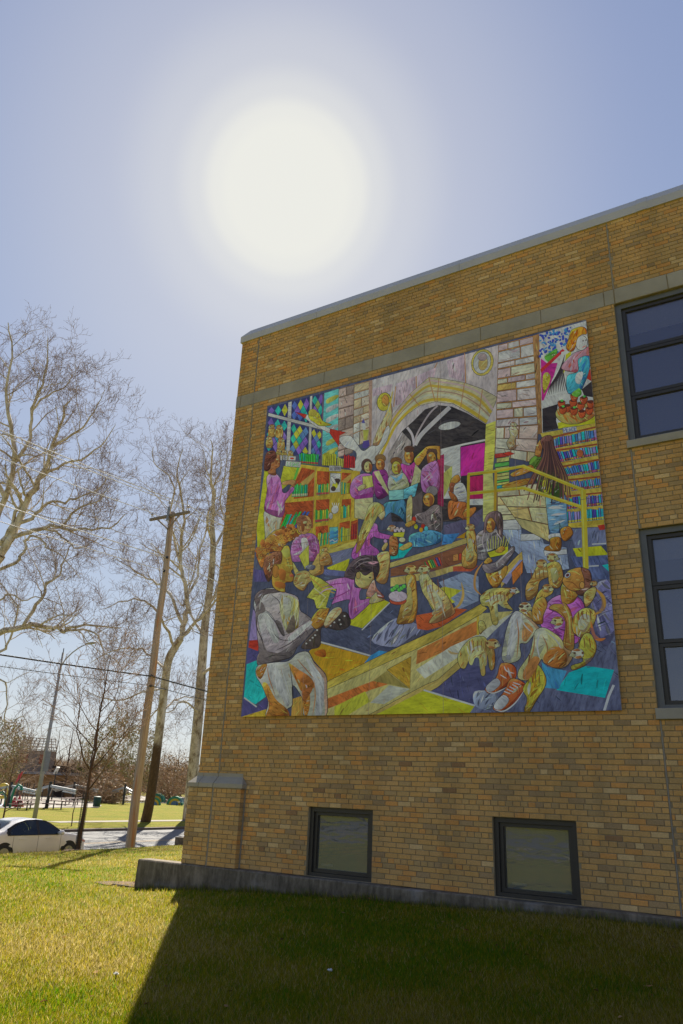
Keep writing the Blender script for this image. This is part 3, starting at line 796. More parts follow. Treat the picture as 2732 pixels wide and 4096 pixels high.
def strokes(P, c, dens=1.0, ang=None, contrast=0.22, size=1.0):
    """visible brush strokes and pen hatching inside a shape"""
    xs_ = [p[0] for p in P]; ys_ = [p[1] for p in P]
    area = abs(sum(P[i - 1][0] * P[i][1] - P[i][0] * P[i - 1][1] for i in range(len(P)))) / 2
    n = int(min(90, 2 + area * 120 * dens)); a0 = ang if ang is not None else prng.uniform(0, math.pi)
    for _ in range(n):
        p = (prng.uniform(min(xs_), max(xs_)), prng.uniform(min(ys_), max(ys_)))
        a = a0 + prng.gauss(0, 0.14); l = prng.uniform(0.05, 0.16) * size; w = prng.uniform(0.004, 0.011) * size
        if prng.random() < .18: w *= 2.6
        q = (p[0] + math.cos(a) * l, p[1] + math.sin(a) * l); m_ = (p[0] + math.cos(a + .06) * l * .5, p[1] + math.sin(a + .06) * l * .5)
        if not (inside(p, P) and inside(q, P) and inside(m_, P)): continue
        k = 1 + prng.choice([-1, -1, 1]) * prng.uniform(.10, .22 + contrast) * 1.2
        cc = tuple(min(255, max(0, v * k + prng.uniform(-6, 6))) for v in c)
        ribbon([p, m_, q], w, tint(cc), True)
def folds(P, c, n, a0):
    """leaf-shaped tonal patches: brushed shadows, a few warm mid tones and lights"""
    xs_ = [p[0] for p in P]; ys_ = [p[1] for p in P]; sz = math.sqrt(abs(sum(P[i - 1][0] * P[i][1] - P[i][0] * P[i - 1][1] for i in range(len(P)))) / 2)
    warm = c[0] > c[2] * 1.25
    if sz < .17: n = min(n, 3)
    for _ in range(n * 3):
        if n <= 0: break
        x, y = prng.uniform(min(xs_), max(xs_)), prng.uniform(min(ys_), max(ys_)); a = a0 + prng.gauss(0, .3)
        l = prng.uniform(.10, .28) * sz; w = l * prng.uniform(.16, .34); ca, sa = math.cos(a), math.sin(a)
        L_ = [(-1, 0), (-.5, .8), (.1, 1), (.6, .55), (1, 0), (.5, -.35), (-.2, -.5), (-.6, -.3)]
        q = [(x + u * l * ca - v * w * sa, y + u * l * sa + v * w * ca) for u, v in L_]
        if not all(inside(p, P) for p in q): continue
        n -= 1; r = prng.random()
        if r < .55: k = prng.uniform(.52, .78); cc = (c[0] * k * (1.12 if warm else 1), c[1] * k, c[2] * k * (.7 if warm else 1.05))
        elif r < .8: k = prng.uniform(.8, .95); cc = (c[0] * k * (1.15 if warm else 1), c[1] * k, c[2] * k * .8)
        else: cc = tuple(v + (178 - v) * prng.uniform(.3, .7) for v in c)
        _cur[0] = (ca, sa, .7); raw(spline(q, True, 2), tint(cc))
def model_form(P, c):
    """rim shadow on the lower right and a light on the upper left, as painted"""
    n = len(P); cx = sum(p[0] for p in P) / n; cz = sum(p[1] for p in P) / n
    for dx, dz, k, sc, span in ((.6, -.8, .60, .70, .36), (-.6, .8, 1.35, .80, .22), (.9, .1, .74, .86, .2)):
        best = max(range(n), key=lambda i: (P[i][0] - cx) * dx + (P[i][1] - cz) * dz); h = max(2, int(n * span / 2))
        run_ = [P[(best + j) % n] for j in range(-h, h + 1)]
        inn = []
        for j, p in enumerate(run_):
            t = math.sin(math.pi * j / (2 * h)); q = 1 - (1 - sc) * t; inn.append((cx + (p[0] - cx) * q, cz + (p[1] - cz) * q))
        if sum(inside(p, P) for p in inn[1:-1]) < len(inn) - 3: continue
        cc = tuple(min(255, v * k) for v in c); _cur[0] = (_cur[0][0], _cur[0][1], .6); raw(run_ + inn[::-1][1:-1], tint(cc))
OUT = (24, 20, 24)
def P(k, c, pts, smooth=False, out=0, dens=1.0, ang=None, contrast=0.16, size=1.0, nf=False):
    pts = [uv(k, *p) for p in pts]
    if smooth: pts = spline(pts)
    a_ = ang if ang is not None else prng.uniform(0, math.pi)
    _cur[0] = (math.cos(a_), math.sin(a_), min(1.0, 0.25 + contrast * 2.0) if dens > 0 else 0.2)
    raw(pts, tint(c), 0.42 if smooth else 0.12)
    if smooth and dens >= 1:
        model_form(pts, c)
        if not nf: folds(pts, c, int(4 + 5 * min(dens, 3)), a_)
    if dens > 0: strokes(pts, c, dens, ang, contrast, size)
    if out: ribbon(pts + [pts[0]], (out * 1.2 + 0.6) * M2, tint(OUT))
def Lq(k, c, pts, w, smooth=False, taper=False):
    pts = [uv(k, *p) for p in pts]
    if smooth: pts = spline(pts, False)
    ribbon(pts, w * M2, tint(c), taper)
def El(k, c, x, y, rx, ry, rot=0, out=0, dens=1.0, n=18):
    r = math.radians(rot)
    P(k, c, [(x + rx * math.cos(t) * math.cos(r) - ry * math.sin(t) * math.sin(r), y + rx * math.cos(t) * math.sin(r) + ry * math.sin(t) * math.cos(r)) for t in [2 * math.pi * i / n for i in range(n)]], out=out, dens=dens)
def lerp2(q, u, v):
    (ax, ay), (bx, by), (cx, cy), (dx, dy) = q
    return ((ax * (1 - u) + bx * u) * (1 - v) + (dx * (1 - u) + cx * u) * v, (ay * (1 - u) + by * u) * (1 - v) + (dy * (1 - u) + cy * u) * v)
def diamonds(k, q, nu, nv, cols):
    P(k, (34, 40, 78), q, dens=0)
    for i in range(nu):
        for j in range(nv * 2 - 1):
            u = (i + (0.5 if j % 2 == 0 else 1.0)) / nu; v = (j + 1) / (2 * nv)
            if u + 0.5 / nu > 1.03: continue
            e = 0.92
            pts = [lerp2(q, u, v - e * .5 / nv), lerp2(q, min(1, u + e * .5 / nu), v), lerp2(q, u, v + e * .5 / nv), lerp2(q, u - e * .5 / nu, v)]
            P(k, prng.choice(cols), pts, dens=0.6)
def stones(k, q, rows, cols, mort, per=(1, 3), seed=1):
    r = random.Random(seed); P(k, mort, q, dens=0.6)
    v = 0.0; hs_ = [r.uniform(.6, 1.4) for _ in range(rows)]; tot = sum(hs_)
    for h in hs_:
        h /= tot; n = r.randint(*per); ws = [r.uniform(.6, 1.4) for _ in range(n)]; sw = sum(ws); u = 0.0
        for w in ws:
            w /= sw; g = 0.012; gv = 0.006
            P(k, r.choice(cols), [lerp2(q, u + g, v + gv + r.uniform(0, .006)), lerp2(q, u + w - g, v + gv + r.uniform(0, .006)), lerp2(q, u + w - g, v + h - gv), lerp2(q, u + g, v + h - gv)], dens=1.3, contrast=0.2, out=2)
            u += w
        v += h
def books(k, q, n, cols, lean=0.0, seed=1, tags=None):
    """a row of spines inside quad q (top-left, top-right, bottom-right, bottom-left)"""
    r = random.Random(seed); ws = [r.uniform(.6, 1.4) for _ in range(n)]; t = sum(ws); u = 0.0
    for w in ws:
        w /= t; top = r.uniform(0, .16)
        P(k, r.choice(cols), [lerp2(q, u + lean * w, top), lerp2(q, u + w * .88 + lean * w, top), lerp2(q, u + w * .88, 1), lerp2(q, u, 1)], dens=0.7, out=1.5)
        if tags: P(k, r.choice(tags), [lerp2(q, u + w * .1, .78), lerp2(q, u + w * .8, .78), lerp2(q, u + w * .8, .95), lerp2(q, u + w * .1, .95)], dens=0)
        u += w
FONT = {'A': [[(0, 1), (.5, 0), (1, 1)], [(.2, .6), (.8, .6)]], 'B': [[(0, 0), (0, 1), (.8, .9), (.9, .7), (.1, .5), (.8, .3), (.7, .05), (0, 0)]], 'C': [[(1, .1), (.3, 0), (0, .5), (.3, 1), (1, .9)]], 'D': [[(0, 0), (0, 1), (.7, .9), (1, .5), (.7, .1), (0, 0)]],
        'E': [[(1, 0), (0, 0), (0, 1), (1, 1)], [(0, .5), (.8, .5)]], 'I': [[(.5, 0), (.5, 1)], [(.2, 0), (.8, 0)], [(.2, 1), (.8, 1)]], 'M': [[(0, 1), (0, 0), (.5, .6), (1, 0), (1, 1)]], 'O': [[(.5, 0), (0, .5), (.5, 1), (1, .5), (.5, 0)]], 'P': [[(0, 1), (0, 0), (1, .1), (1, .45), (0, .5)]],
        'S': [[(1, .1), (.3, 0), (.1, .3), (.9, .65), (.7, 1), (0, .9)]], 'W': [[(0, 0), (.25, 1), (.5, .4), (.75, 1), (1, 0)]], 'Y': [[(0, 0), (.5, .5), (1, 0)], [(.5, .5), (.5, 1)]], 'L': [[(0, 0), (0, 1), (1, 1)]], 'G': [[(1, .1), (.3, 0), (0, .5), (.3, 1), (1, .9), (1, .55), (.6, .55)]], 'H': [[(0, 0), (0, 1)], [(1, 0), (1, 1)], [(0, .5), (1, .5)]], 'T': [[(0, 0), (1, 0)], [(.5, 0), (.5, 1)]],
        'R': [[(0, 1), (0, 0), (1, .1), (1, .4), (0, .5), (1, 1)]], 'K': [[(0, 0), (0, 1)], [(1, 0), (0, .5), (1, 1)]], 'F': [[(1, 0), (0, 0), (0, 1)], [(0, .5), (.8, .5)]], 'N': [[(0, 1), (0, 0), (1, 1), (1, 0)]], 'U': [[(0, 0), (.1, .8), (.5, 1), (.9, .8), (1, 0)]]}
def text(k, q, s, c, w=4):
    n = len(s)
    for i, ch in enumerate(s):
        for seg in FONT.get(ch, []): Lq(k, c, [lerp2(q, (i + .12 + x * .72) / n, y) for x, y in seg], w)
def meer_head(k, x, y, r, d=1, c=(140, 112, 72)):
    """meerkat head looking to side d"""
    El(k, c, x, y, r, r * .8, 0, 1, 1)
    P(k, (156, 134, 100), [(x + d * r * .4, y - r * .25), (x + d * r * 1.25, y + r * .12), (x + d * r * 1.2, y + r * .34), (x + d * r * .4, y + r * .55)], True, 1, dens=.5)
    P(k, (98, 66, 38), [(x - r * .7, y - r * .5), (x, y - r * .75), (x + r * .5, y - r * .5), (x, y - r * .35)], True, 0, dens=0)
    El(k, (52, 36, 28), x + d * r * .4, y - r * .08, r * .2, r * .14, 0, 0, 0); El(k, (70, 46, 32), x - d * r * .8, y - r * .1, r * .16, r * .2, 0, 0, 0)
    El(k, (45, 32, 26), x + d * r * 1.22, y + r * .18, r * .12, r * .1, 0, 0, 0)
    P(k, (104, 72, 40), [(x - d * r * .5, y + r * .3), (x + d * r * .3, y + r * .5), (x, y + r * .75), (x - d * r * .6, y + r * .6)], True, 0, dens=0)
def fur(k, pts, c=(138, 104, 56), stripes=0, light=None):
    P(k, c, pts, True, 2, dens=2.2, contrast=.3, size=.7)
    cx = sum(p[0] for p in pts) / len(pts); cy = sum(p[1] for p in pts) / len(pts)
    if light: P(k, light, [(cx + (p[0] - cx) * .5, cy + (p[1] - cy) * .6 + 6) for p in pts], True, 0, dens=1.6)
    for i in range(stripes):
        t = (i + .5) / stripes; x = cx + (t - .5) * 1.1 * (max(p[0] for p in pts) - min(p[0] for p in pts)) * .6; yy = min(p[1] for p in pts)
        h = (max(p[1] for p in pts) - yy)
        Lq(k, (84, 54, 30), [(x, yy + h * .12), (x + 8, yy + h * .38)], 7, taper=True)

def face(k, x, y, r, d=0):
    """eyes, brows, nose, mouth and a cheek shadow; d: turned left (-1), frontal (0), right (1)"""
    s_ = d * r * .3
    P(k, (92, 58, 34), [(x + (.25 if d <= 0 else -.95) * r, y - r * .9), (x + (.95 if d <= 0 else -.3) * r, y - r * .4), (x + (.8 if d <= 0 else -.4) * r, y + r * .8), (x + (.35 if d <= 0 else -.75) * r, y + r * .9)], True, 0, 0)
    for e in (-.38, .38):
        El(k, (40, 28, 26), x + e * r + s_, y - r * .08, r * .16, r * .1, 0, 0, 0, 8); Lq(k, (56, 36, 28), [(x + (e - .2) * r + s_, y - r * .3), (x + (e + .2) * r + s_, y - r * .33)], r * .13)
    P(k, (168, 128, 76), [(x + s_ - r * .05, y - r * .1), (x + s_ + r * .16 * (d or 1), y + r * .38), (x + s_ - r * .15, y + r * .4)], False, 0, 0)
    Lq(k, (104, 48, 40), [(x - r * .3 + s_, y + r * .62), (x + s_, y + r * .7), (x + r * .3 + s_, y + r * .6)], r * .16)
    P(k, (172, 138, 92), [(x - r * .5, y - r * .8), (x + r * .1, y - r * .85), (x, y - r * .5), (x - r * .5, y - r * .45)], True, 0, 0)
PUR, PUR2, PURD = (140, 76, 142), (158, 104, 160), (92, 38, 96)
SK, SKD, SKL = (140, 96, 42), (98, 60, 30), (156, 122, 88)
LIL, TAN, GOLD, WOOD = (134, 122, 130), (132, 106, 72), (146, 110, 36), (148, 112, 40)
NAVY, NAV2, YEL, LIME, TEAL, RED, ORA, WHT = (50, 57, 78), (72, 80, 106), (146, 134, 28), (142, 146, 32), (18, 122, 128), (140, 38, 28), (154, 96, 22), (168, 166, 172)
BLUES = [(44, 84, 146), (28, 114, 146), (92, 88, 154), (50, 50, 124), (22, 122, 134), (70, 100, 160)]
GREENS = [(150, 146, 40), (120, 140, 36), (40, 130, 60), (30, 120, 110), (160, 150, 60)]
# --- ground coat
P('A', NAVY, [(150, 400), (3200, 0), (3200, 3300), (0, 3300)], dens=0.2)
# --- stained glass, upper left
diamonds('A', [(240, 745), (400, 705), (395, 822), (240, 800)], 3, 1, [(52, 74, 140), (30, 120, 120), (150, 150, 40), (78, 66, 140)])
diamonds('A', [(240, 815), (395, 850), (385, 1110), (215, 1090)], 3, 3, [(52, 74, 140), (30, 120, 120), (84, 72, 148), (46, 104, 150)])
diamonds('A', [(425, 697), (565, 660), (560, 878), (420, 840)], 3, 2, [(52, 74, 140), (30, 120, 120), (150, 156, 40), (84, 66, 146)])
diamonds('A', [(420, 865), (560, 900), (555, 1130), (405, 1110)], 3, 3, [(60, 92, 160), (34, 124, 110), (150, 156, 40), (84, 66, 146)])
diamonds('A', [(585, 655), (680, 630), (668, 900), (578, 880)], 2, 3, [(60, 92, 160), (34, 124, 120), (96, 120, 60), (84, 66, 146)])
diamonds('A', [(578, 905), (668, 930), (650, 1150), (572, 1120)], 2, 3, [(60, 92, 160), (34, 124, 120), (150, 156, 40), (66, 60, 130)])
for q in ([(398, 705), (426, 697), (410, 1120), (380, 1115)], [(568, 658), (588, 652), (576, 1130), (554, 1130)], [(243, 786), (680, 898), (680, 925), (240, 812)]): P('A', (150, 146, 160), q, out=2)
P('A', (64, 130, 156), [(682, 632), (793, 598), (786, 1140), (655, 1190)], dens=1.0)
for y in (650, 720, 800, 880, 980, 1060): P('A', (150, 160, 60) if y % 40 else (168, 182, 190), [(700, y + 30), (780, y - 5), (785, y + 20), (705, y + 65)], True, dens=1)
Lq('A', (70, 60, 80), [(672, 640), (655, 1195)], 14)
# --- stone pier, arch wall
stones('A', [(793, 598), (915, 565), (905, 1100), (785, 1140)], 7, [(112, 106, 104), (98, 92, 90), (120, 112, 112)], (84, 74, 66), (1, 2), 3)
stones('A', [(915, 565), (1040, 534), (1040, 1000), (905, 1060)], 7, [(150, 134, 132), (134, 122, 118), (142, 118, 100)], (120, 96, 70), (1, 2), 4)
P('A', (104, 90, 84), [(1030, 535), (1062, 528), (1055, 1050), (1030, 1060)], dens=1.5)
P('A', LIL, [(1058, 528), (1568, 390), (2050, 255), (2040, 900), (1180, 1270), (1050, 1060)], dens=1.6, ang=1.4)
for a in ([(1568, 392), (1500, 520)], [(1240, 580), (1225, 740)], [(1400, 500), (1405, 640)], [(1780, 320), (1790, 560)]): Lq('A', (116, 86, 52), a, 8)
for q in ([(1245, 560), (1395, 500), (1400, 640), (1235, 740)], [(1410, 495), (1560, 430), (1540, 520), (1410, 600)], [(1640, 380), (1780, 330), (1785, 545), (1660, 505)], [(1060, 600), (1215, 560), (1200, 620), (1060, 660)]): P('A', (122, 114, 130), q, dens=2.2, ang=1.5, contrast=.25)
# arch mouldings and opening
outer = [(-410, 1130), (-330, 960), (-250, 800), (-120, 640), (30, 508), (110, 515), (310, 550), (450, 600), (562, 662), (555, 700), (530, 760)]
inner = [(480, 872), (350, 790), (220, 715), (80, 700), (-40, 730), (-140, 800), (-230, 900), (-300, 1040), (-340, 1120)]
P('B', (142, 124, 104), outer + inner, dens=1.6, out=2)
for off, w, c in ((0.15, 14, (128, 112, 118)), (0.35, 22, (150, 112, 48)), (0.55, 9, (104, 88, 80)), (0.7, 18, (160, 142, 120)), (0.9, 26, (156, 112, 40))):
    o2 = [(-410, 1130), (-330, 960), (-250, 800), (-120, 640), (30, 508), (110, 515), (310, 550), (450, 610), (540, 740)]
    i2 = [(-340, 1120), (-300, 1040), (-230, 900), (-140, 800), (-40, 730), (80, 700), (220, 715), (350, 790), (480, 872)]
    Lq('B', c, [(a[0] * (1 - off) + b_[0] * off, a[1] * (1 - off) + b_[1] * off) for a, b_ in zip(o2, i2)], w, True)
for a, b_ in (((30, 508), (80, 700)), ((310, 550), (280, 745)), ((450, 605), (420, 830)), ((110, 515), (95, 700)), ((-120, 640), (-40, 735))): Lq('B', (112, 86, 60), [a, b_], 7)
P('B', (40, 39, 42), [(480, 876), (420, 842), (330, 790), (210, 738), (100, 726), (0, 760), (-90, 850), (-180, 930), (-250, 1040), (-290, 1110), (-290, 1330), (-260, 1640), (240, 1640), (470, 1560), (474, 1000)], dens=1.6, contrast=.4)
P('B', (92, 92, 96), [(-290, 1110), (-250, 1040), (-180, 935), (-110, 1010), (-120, 1200), (-200, 1350), (-290, 1330)], dens=2.0, contrast=.3)
Lq('B', (128, 126, 134), [(195, 742), (80, 850), (-30, 960), (-80, 1040)], 40, True); Lq('B', (112, 110, 118), [(100, 730), (30, 800), (-60, 950), (-90, 1050)], 16, True); Lq('B', (120, 122, 134), [(-140, 900), (-100, 960), (-85, 1040)], 20, True)
El('B', (44, 44, 50), 190, 872, 90, 34, -12, 2, 0); El('B', (148, 160, 172), 192, 888, 90, 30, -12, 2)
P('B', (150, 128, 60), [(478, 878), (555, 850), (545, 1100), (530, 1250), (460, 1250), (472, 1010)], dens=1.6, ang=0, contrast=.25)
P('B', (150, 132, 78), [(455, 1250), (530, 1250), (560, 1640), (455, 1640)], dens=1.2, ang=0)
P('B', (154, 152, 148), [(120, 1085), (280, 1045), (280, 1460), (140, 1460)], dens=.8)
P('B', (86, 86, 78), [(150, 1195), (205, 1205), (160, 1270)], dens=.3); P('B', (146, 138, 70), [(145, 1260), (215, 1200), (210, 1320), (150, 1450)], dens=.5)
P('B', (98, 26, 58), [(98, 1130), (150, 1110), (145, 1520), (100, 1520)], dens=.6)
P('B', (156, 28, 104), [(278, 1055), (472, 1020), (460, 1255), (278, 1285)], dens=1.0, contrast=.12, out=2); P('B', (120, 24, 70), [(345, 1290), (458, 1275), (455, 1465), (345, 1460)], dens=.8)
Lq('B', (130, 136, 156), [(120, 1080), (300, 1035), (472, 1000)], 16); P('B', (120, 136, 166), [(345, 1465), (458, 1460), (455, 1510), (345, 1510)], dens=.4)
# medallions, angel
El('A', (150, 122, 44), 1150, 700, 55, 73, 10, 3, 2); El('A', (120, 92, 46), 1160, 690, 28, 45, 0, 2, 2)
El('B', (146, 118, 60), 450, 392, 86, 106, 15, 2, 1); El('B', (140, 134, 142), 447, 392, 68, 88, 15, 2, 1); El('B', (128, 112, 70), 455, 400, 36, 55, 10, 1, 2); El('B', (104, 98, 104), 450, 350, 36, 30, 0, 1, 1)
P('A', (146, 124, 96), [(1060, 1040), (1100, 920), (1165, 790), (1195, 700), (1215, 770), (1195, 880), (1140, 980), (1100, 1050)], True, 2, dens=2)
Lq('A', (150, 118, 50), [(1215, 620), (1190, 780)], 10)
# rockets and smoke
P('A', (158, 172, 184), [(795, 985), (880, 965), (930, 1020), (985, 1085), (1050, 1045), (1110, 1035), (1165, 900), (1195, 905), (1170, 1010), (1100, 1110), (1075, 1190), (990, 1160), (965, 1250), (870, 1215), (925, 1160), (925, 1090), (840, 1055)], True, 2, dens=1)
P('A', RED, [(455, 780), (545, 800), (528, 832)], out=1.5); P('A', WHT, [(530, 830), (548, 800), (640, 870), (735, 915), (722, 945), (610, 892)], out=1.5)
fur('A', [(555, 800), (590, 770), (640, 790), (668, 850), (740, 880), (650, 890), (600, 860), (570, 840)], (160, 128, 40)); El('A', (150, 120, 50), 590, 785, 34, 28, 0, 1)
P('A', RED, [(728, 912), (850, 940), (800, 965), (795, 1050), (750, 985), (722, 945)], out=1.5)
P('A', (52, 54, 110), [(974, 865), (987, 830), (1001, 868)], dens=0); P('A', WHT, [(976, 868), (1002, 868), (1005, 920), (982, 920)], dens=0); P('A', (160, 140, 60), [(985, 920), (1030, 920), (1015, 1000), (990, 1000)], dens=1); P('A', (54, 48, 104), [(985, 1010), (1030, 1000), (1038, 1045), (1005, 1065), (980, 1060)], dens=0)
# --- right stone column
stones('B', [(575, 255), (848, 183), (885, 880), (555, 900)], 10, [(146, 128, 134), (138, 122, 128), (150, 128, 118), (124, 114, 122), (146, 110, 64)], (112, 84, 48), (2, 3), 8)
stones('B', [(555, 905), (890, 880), (870, 1180), (545, 1120)], 3, [(150, 128, 120), (146, 118, 92), (124, 116, 116)], (112, 84, 48), (1, 3), 9)
stones('B', [(565, 1370), (880, 1340), (960, 1640), (565, 1640)], 4, [(152, 126, 110), (150, 124, 100), (146, 118, 86)], (104, 74, 40), (1, 3), 10)
P('B', (104, 82, 54), [(845, 183), (897, 168), (922, 948), (888, 955)], dens=2, ang=1.5, contrast=.3)
# --- picture top right: girl with red hair, zebra, basket of pots
P('B', (168, 172, 182), [(895, 168), (1272, 64), (1342, 868), (1045, 905), (920, 945)], dens=.4)
for _ in range(95):
    t = prng.random(); x = prng.uniform(900, 1150); y = prng.uniform(165, 360) - (x - 900) * .25
    El('B', prng.choice([(36, 50, 124), (36, 50, 124), (40, 90, 160)]), x, y, prng.uniform(6, 18), prng.uniform(5, 12), prng.uniform(0, 180), 0, 0, 7)
P('B', (64, 124, 50), [(935, 350), (985, 310), (1035, 285), (1030, 340), (975, 390)], True, dens=2)
P('B', (150, 30, 100), [(908, 360), (960, 400), (1040, 395), (1010, 500), (930, 690), (915, 690)], dens=1.2); P('B', (120, 122, 44), [(925, 500), (960, 470), (985, 520), (930, 640)], True, dens=2)
P('B', (158, 32, 36), [(905, 445), (1080, 285), (1095, 300), (910, 475)], dens=.3)
P('B', WHT, [(1070, 310), (1112, 300), (1120, 350), (1060, 430), (1065, 500), (1115, 540), (1135, 620), (950, 665), (1000, 520), (1050, 440)], dens=0)
for i in range(11): Lq('B', (34, 30, 36), [(960 + i * 15, 650 - i * 4), (990 + i * 9, 560 - i * 12), (1045 + i * 5, 530 - i * 20)], 9, True, True)
P('B', YEL, [(1105, 330), (1150, 300), (1130, 400), (1085, 480)], dens=.6)
P('B', (172, 92, 108), [(1165, 320), (1240, 295), (1282, 270), (1284, 345), (1215, 360), (1205, 462), (1145, 466), (1070, 440), (1100, 380)], True, 2, dens=2)
P('B', (44, 112, 172), [(1203, 365), (1292, 345), (1286, 460), (1250, 560), (1215, 615), (1122, 635), (1115, 500), (1200, 462)], True, 2, dens=2, contrast=.3); P('B', (160, 178, 196), [(1190, 480), (1240, 470), (1215, 560), (1180, 540)], True, dens=1)
El('B', (172, 156, 150), 1228, 240, 46, 58, 10, 2, .6); Lq('B', (150, 60, 60), [(1235, 275), (1262, 262)], 7); El('B', (50, 40, 40), 1240, 222, 5, 6, 0, 0, 0); El('B', (50, 40, 40), 1262, 218, 5, 6, 0, 0, 0)
P('B', (172, 92, 24), [(1128, 200), (1150, 140), (1220, 112), (1262, 128), (1266, 170), (1230, 175), (1195, 205), (1175, 285), (1140, 308), (1108, 275)], True, 2, dens=3, contrast=.3, ang=1.2)
P('B', (34, 32, 36), [(920, 755), (1042, 718), (1028, 850), (1046, 905), (924, 942)], dens=.3); P('B', (34, 32, 36), [(1228, 605), (1306, 540), (1322, 665), (1250, 655)], dens=.2); P('B', RED, [(1290, 450), (1305, 430), (1308, 540), (1270, 520)], dens=.2)
P('B', YEL, [(1040, 865), (1340, 800), (1342, 868), (1046, 912)], dens=.6)
P('B', (172, 116, 66), [(1025, 780), (1090, 735), (1300, 690), (1335, 760), (1320, 820), (1220, 868), (1120, 875), (1045, 840)], True, 2, dens=2)
for x, y in ((1070, 715), (1116, 745), (1162, 705), (1168, 768), (1222, 728), (1230, 790), (1288, 765), (1245, 682), (1300, 715), (1170, 660), (1080, 760)):
    P('B', (128, 56, 30), [(x - 28, y - 16), (x + 28, y - 18), (x + 20, y + 32), (x - 16, y + 34)], True, 1.5, dens=1); El('B', (60, 30, 22), x, y - 16, 24, 11, -5, 1, 0); 
    if prng.random() < .7: El('B', (50, 130, 56), x + 4, y - 24, 12, 9, 0, 0, 0, 7)
P('B', (70, 136, 50), [(1150, 640), (1180, 610), (1215, 595), (1228, 640), (1190, 665)], True, dens=1)
# --- right bookcase
P('B', (150, 114, 50), [(905, 948), (1342, 868), (1400, 1560), (1415, 1680), (1100, 1690), (1090, 1400), (1000, 1180)], dens=1)
rows = [((1005, 985), (1342, 905), (1352, 1000), (1012, 1068)), ((1035, 1090), (1350, 1040), (1362, 1118), (1065, 1172)), ((1085, 1215), (1366, 1160), (1376, 1248), (1120, 1284)), ((1130, 1320), (1378, 1294), (1387, 1370), (1150, 1400)), ((1100, 1450), (1390, 1420), (1398, 1510), (1110, 1545))]
rt = ["BELIKES", "BTER", "MYFRI", "FEEND", "WARD"]
for i, q in enumerate(rows):
    P('B', (96, 52, 30), [(q[0][0] - 6, q[0][1] - 14), (q[1][0], q[1][1] - 14), q[1], q[0]], dens=.4)
    books('B', q, 17, BLUES, 0, 30 + i, [(150, 112, 40), (130, 60, 90), (130, 70, 30)])
    text('B', [lerp2(q, .1, .74), lerp2(q, .98, .74), lerp2(q, .98, .96), lerp2(q, .1, .96)], rt[i], (50, 30, 40), 4)
books('D', [(1105, 90), (1400, 58), (1406, 150), (1112, 184)], 17, BLUES, 0, 40, [(150, 126, 40)]); P('D', WOOD, [(1112, 186), (1408, 152), (1412, 188), (1116, 214)], dens=1)
El('B', (136, 70, 40), 1215, 1105, 26, 30, 0, 1)
P('B', WHT, [(1078, 905), (1186, 892), (1192, 930), (1084, 948)], out=2, dens=.2); text('B', [(1084, 910), (1186, 897), (1190, 925), (1088, 942)], "PEACE", (40, 60, 110), 5)
# --- left bookcase
P('A', (150, 140, 30), [(212, 1235), (245, 1250), (225, 1560), (205, 1900), (160, 1930), (150, 1700)], dens=.6)
P('A', WOOD, [(490, 1190), (962, 1245), (945, 1500), (945, 1800), (640, 1875), (330, 1700), (360, 1480), (440, 1320)], dens=1.4)
DB = (112, 56, 28)
for q in ([(505, 1215), (605, 1235), (598, 1442), (440, 1462), (450, 1330)], [(625, 1242), (722, 1248), (718, 1430), (620, 1437)], [(818, 1255), (892, 1260), (886, 1420), (814, 1430)], [(375, 1492), (600, 1472), (592, 1690), (330, 1710)], [(617, 1470), (722, 1462), (718, 1630), (612, 1655)], [(820, 1466), (892, 1460), (886, 1602), (810, 1622)], [(612, 1680), (712, 1668), (712, 1812), (622, 1842)], [(800, 1650), (882, 1632), (880, 1782), (800, 1802)], [(890, 1640), (945, 1622), (938, 1775), (886, 1785)]): P('A', DB, q, dens=1.6, contrast=.3)
P('A', (150, 110, 60), [(500, 1330), (602, 1250), (600, 1290), (505, 1400)], dens=.6); P('A', (150, 110, 60), [(820, 1320), (892, 1262), (890, 1300), (820, 1380)], dens=.6)
books('A', [(440, 1338), (552, 1340), (550, 1440), (425, 1448)], 9, [(40, 130, 70), (26, 116, 96), (60, 140, 60)], 0, 1, [(150, 140, 110)]); books('A', [(622, 1335), (722, 1340), (718, 1428), (618, 1436)], 9, GREENS, 0, 2, [(150, 60, 60)]); books('A', [(816, 1330), (882, 1332), (878, 1418), (814, 1426)], 6, GREENS, 0, 3)
books('A', [(612, 1535), (722, 1540), (716, 1636), (610, 1652)], 10, GREENS, 0, 4, [(140, 50, 60)]); books('A', [(812, 1510), (884, 1505), (882, 1602), (808, 1618)], 7, GREENS, 0, 5); books('A', [(628, 1725), (714, 1712), (712, 1815), (622, 1840)], 8, GREENS, .3, 6); books('A', [(804, 1685), (880, 1675), (880, 1782), (800, 1800)], 7, GREENS, 0, 7); books('A', [(890, 1660), (944, 1640), (936, 1770), (886, 1782)], 6, [(150, 44, 34), (120, 36, 40)], 0, 8)
books('A', [(355, 1575), (540, 1555), (500, 1690), (335, 1690)], 9, [(30, 150, 50), (30, 110, 120), (40, 70, 140)], 1.5, 9)
books('A', [(480, 1095), (640, 1105), (632, 1196), (490, 1185)], 11, [(40, 150, 50), (24, 112, 104), (30, 130, 80)], 0, 10, [(150, 50, 50)]); books('A', [(668, 1100), (778, 1095), (775, 1205), (664, 1198)], 8, [(156, 148, 36), (150, 126, 40)], 0, 11); books('A', [(785, 1130), (835, 1140), (830, 1215), (780, 1210)], 4, [(160, 146, 60)], 0, 12); books('A', [(835, 1112), (925, 1118), (922, 1220), (832, 1218)], 6, [(150, 32, 36), (130, 24, 40)], 0, 13)
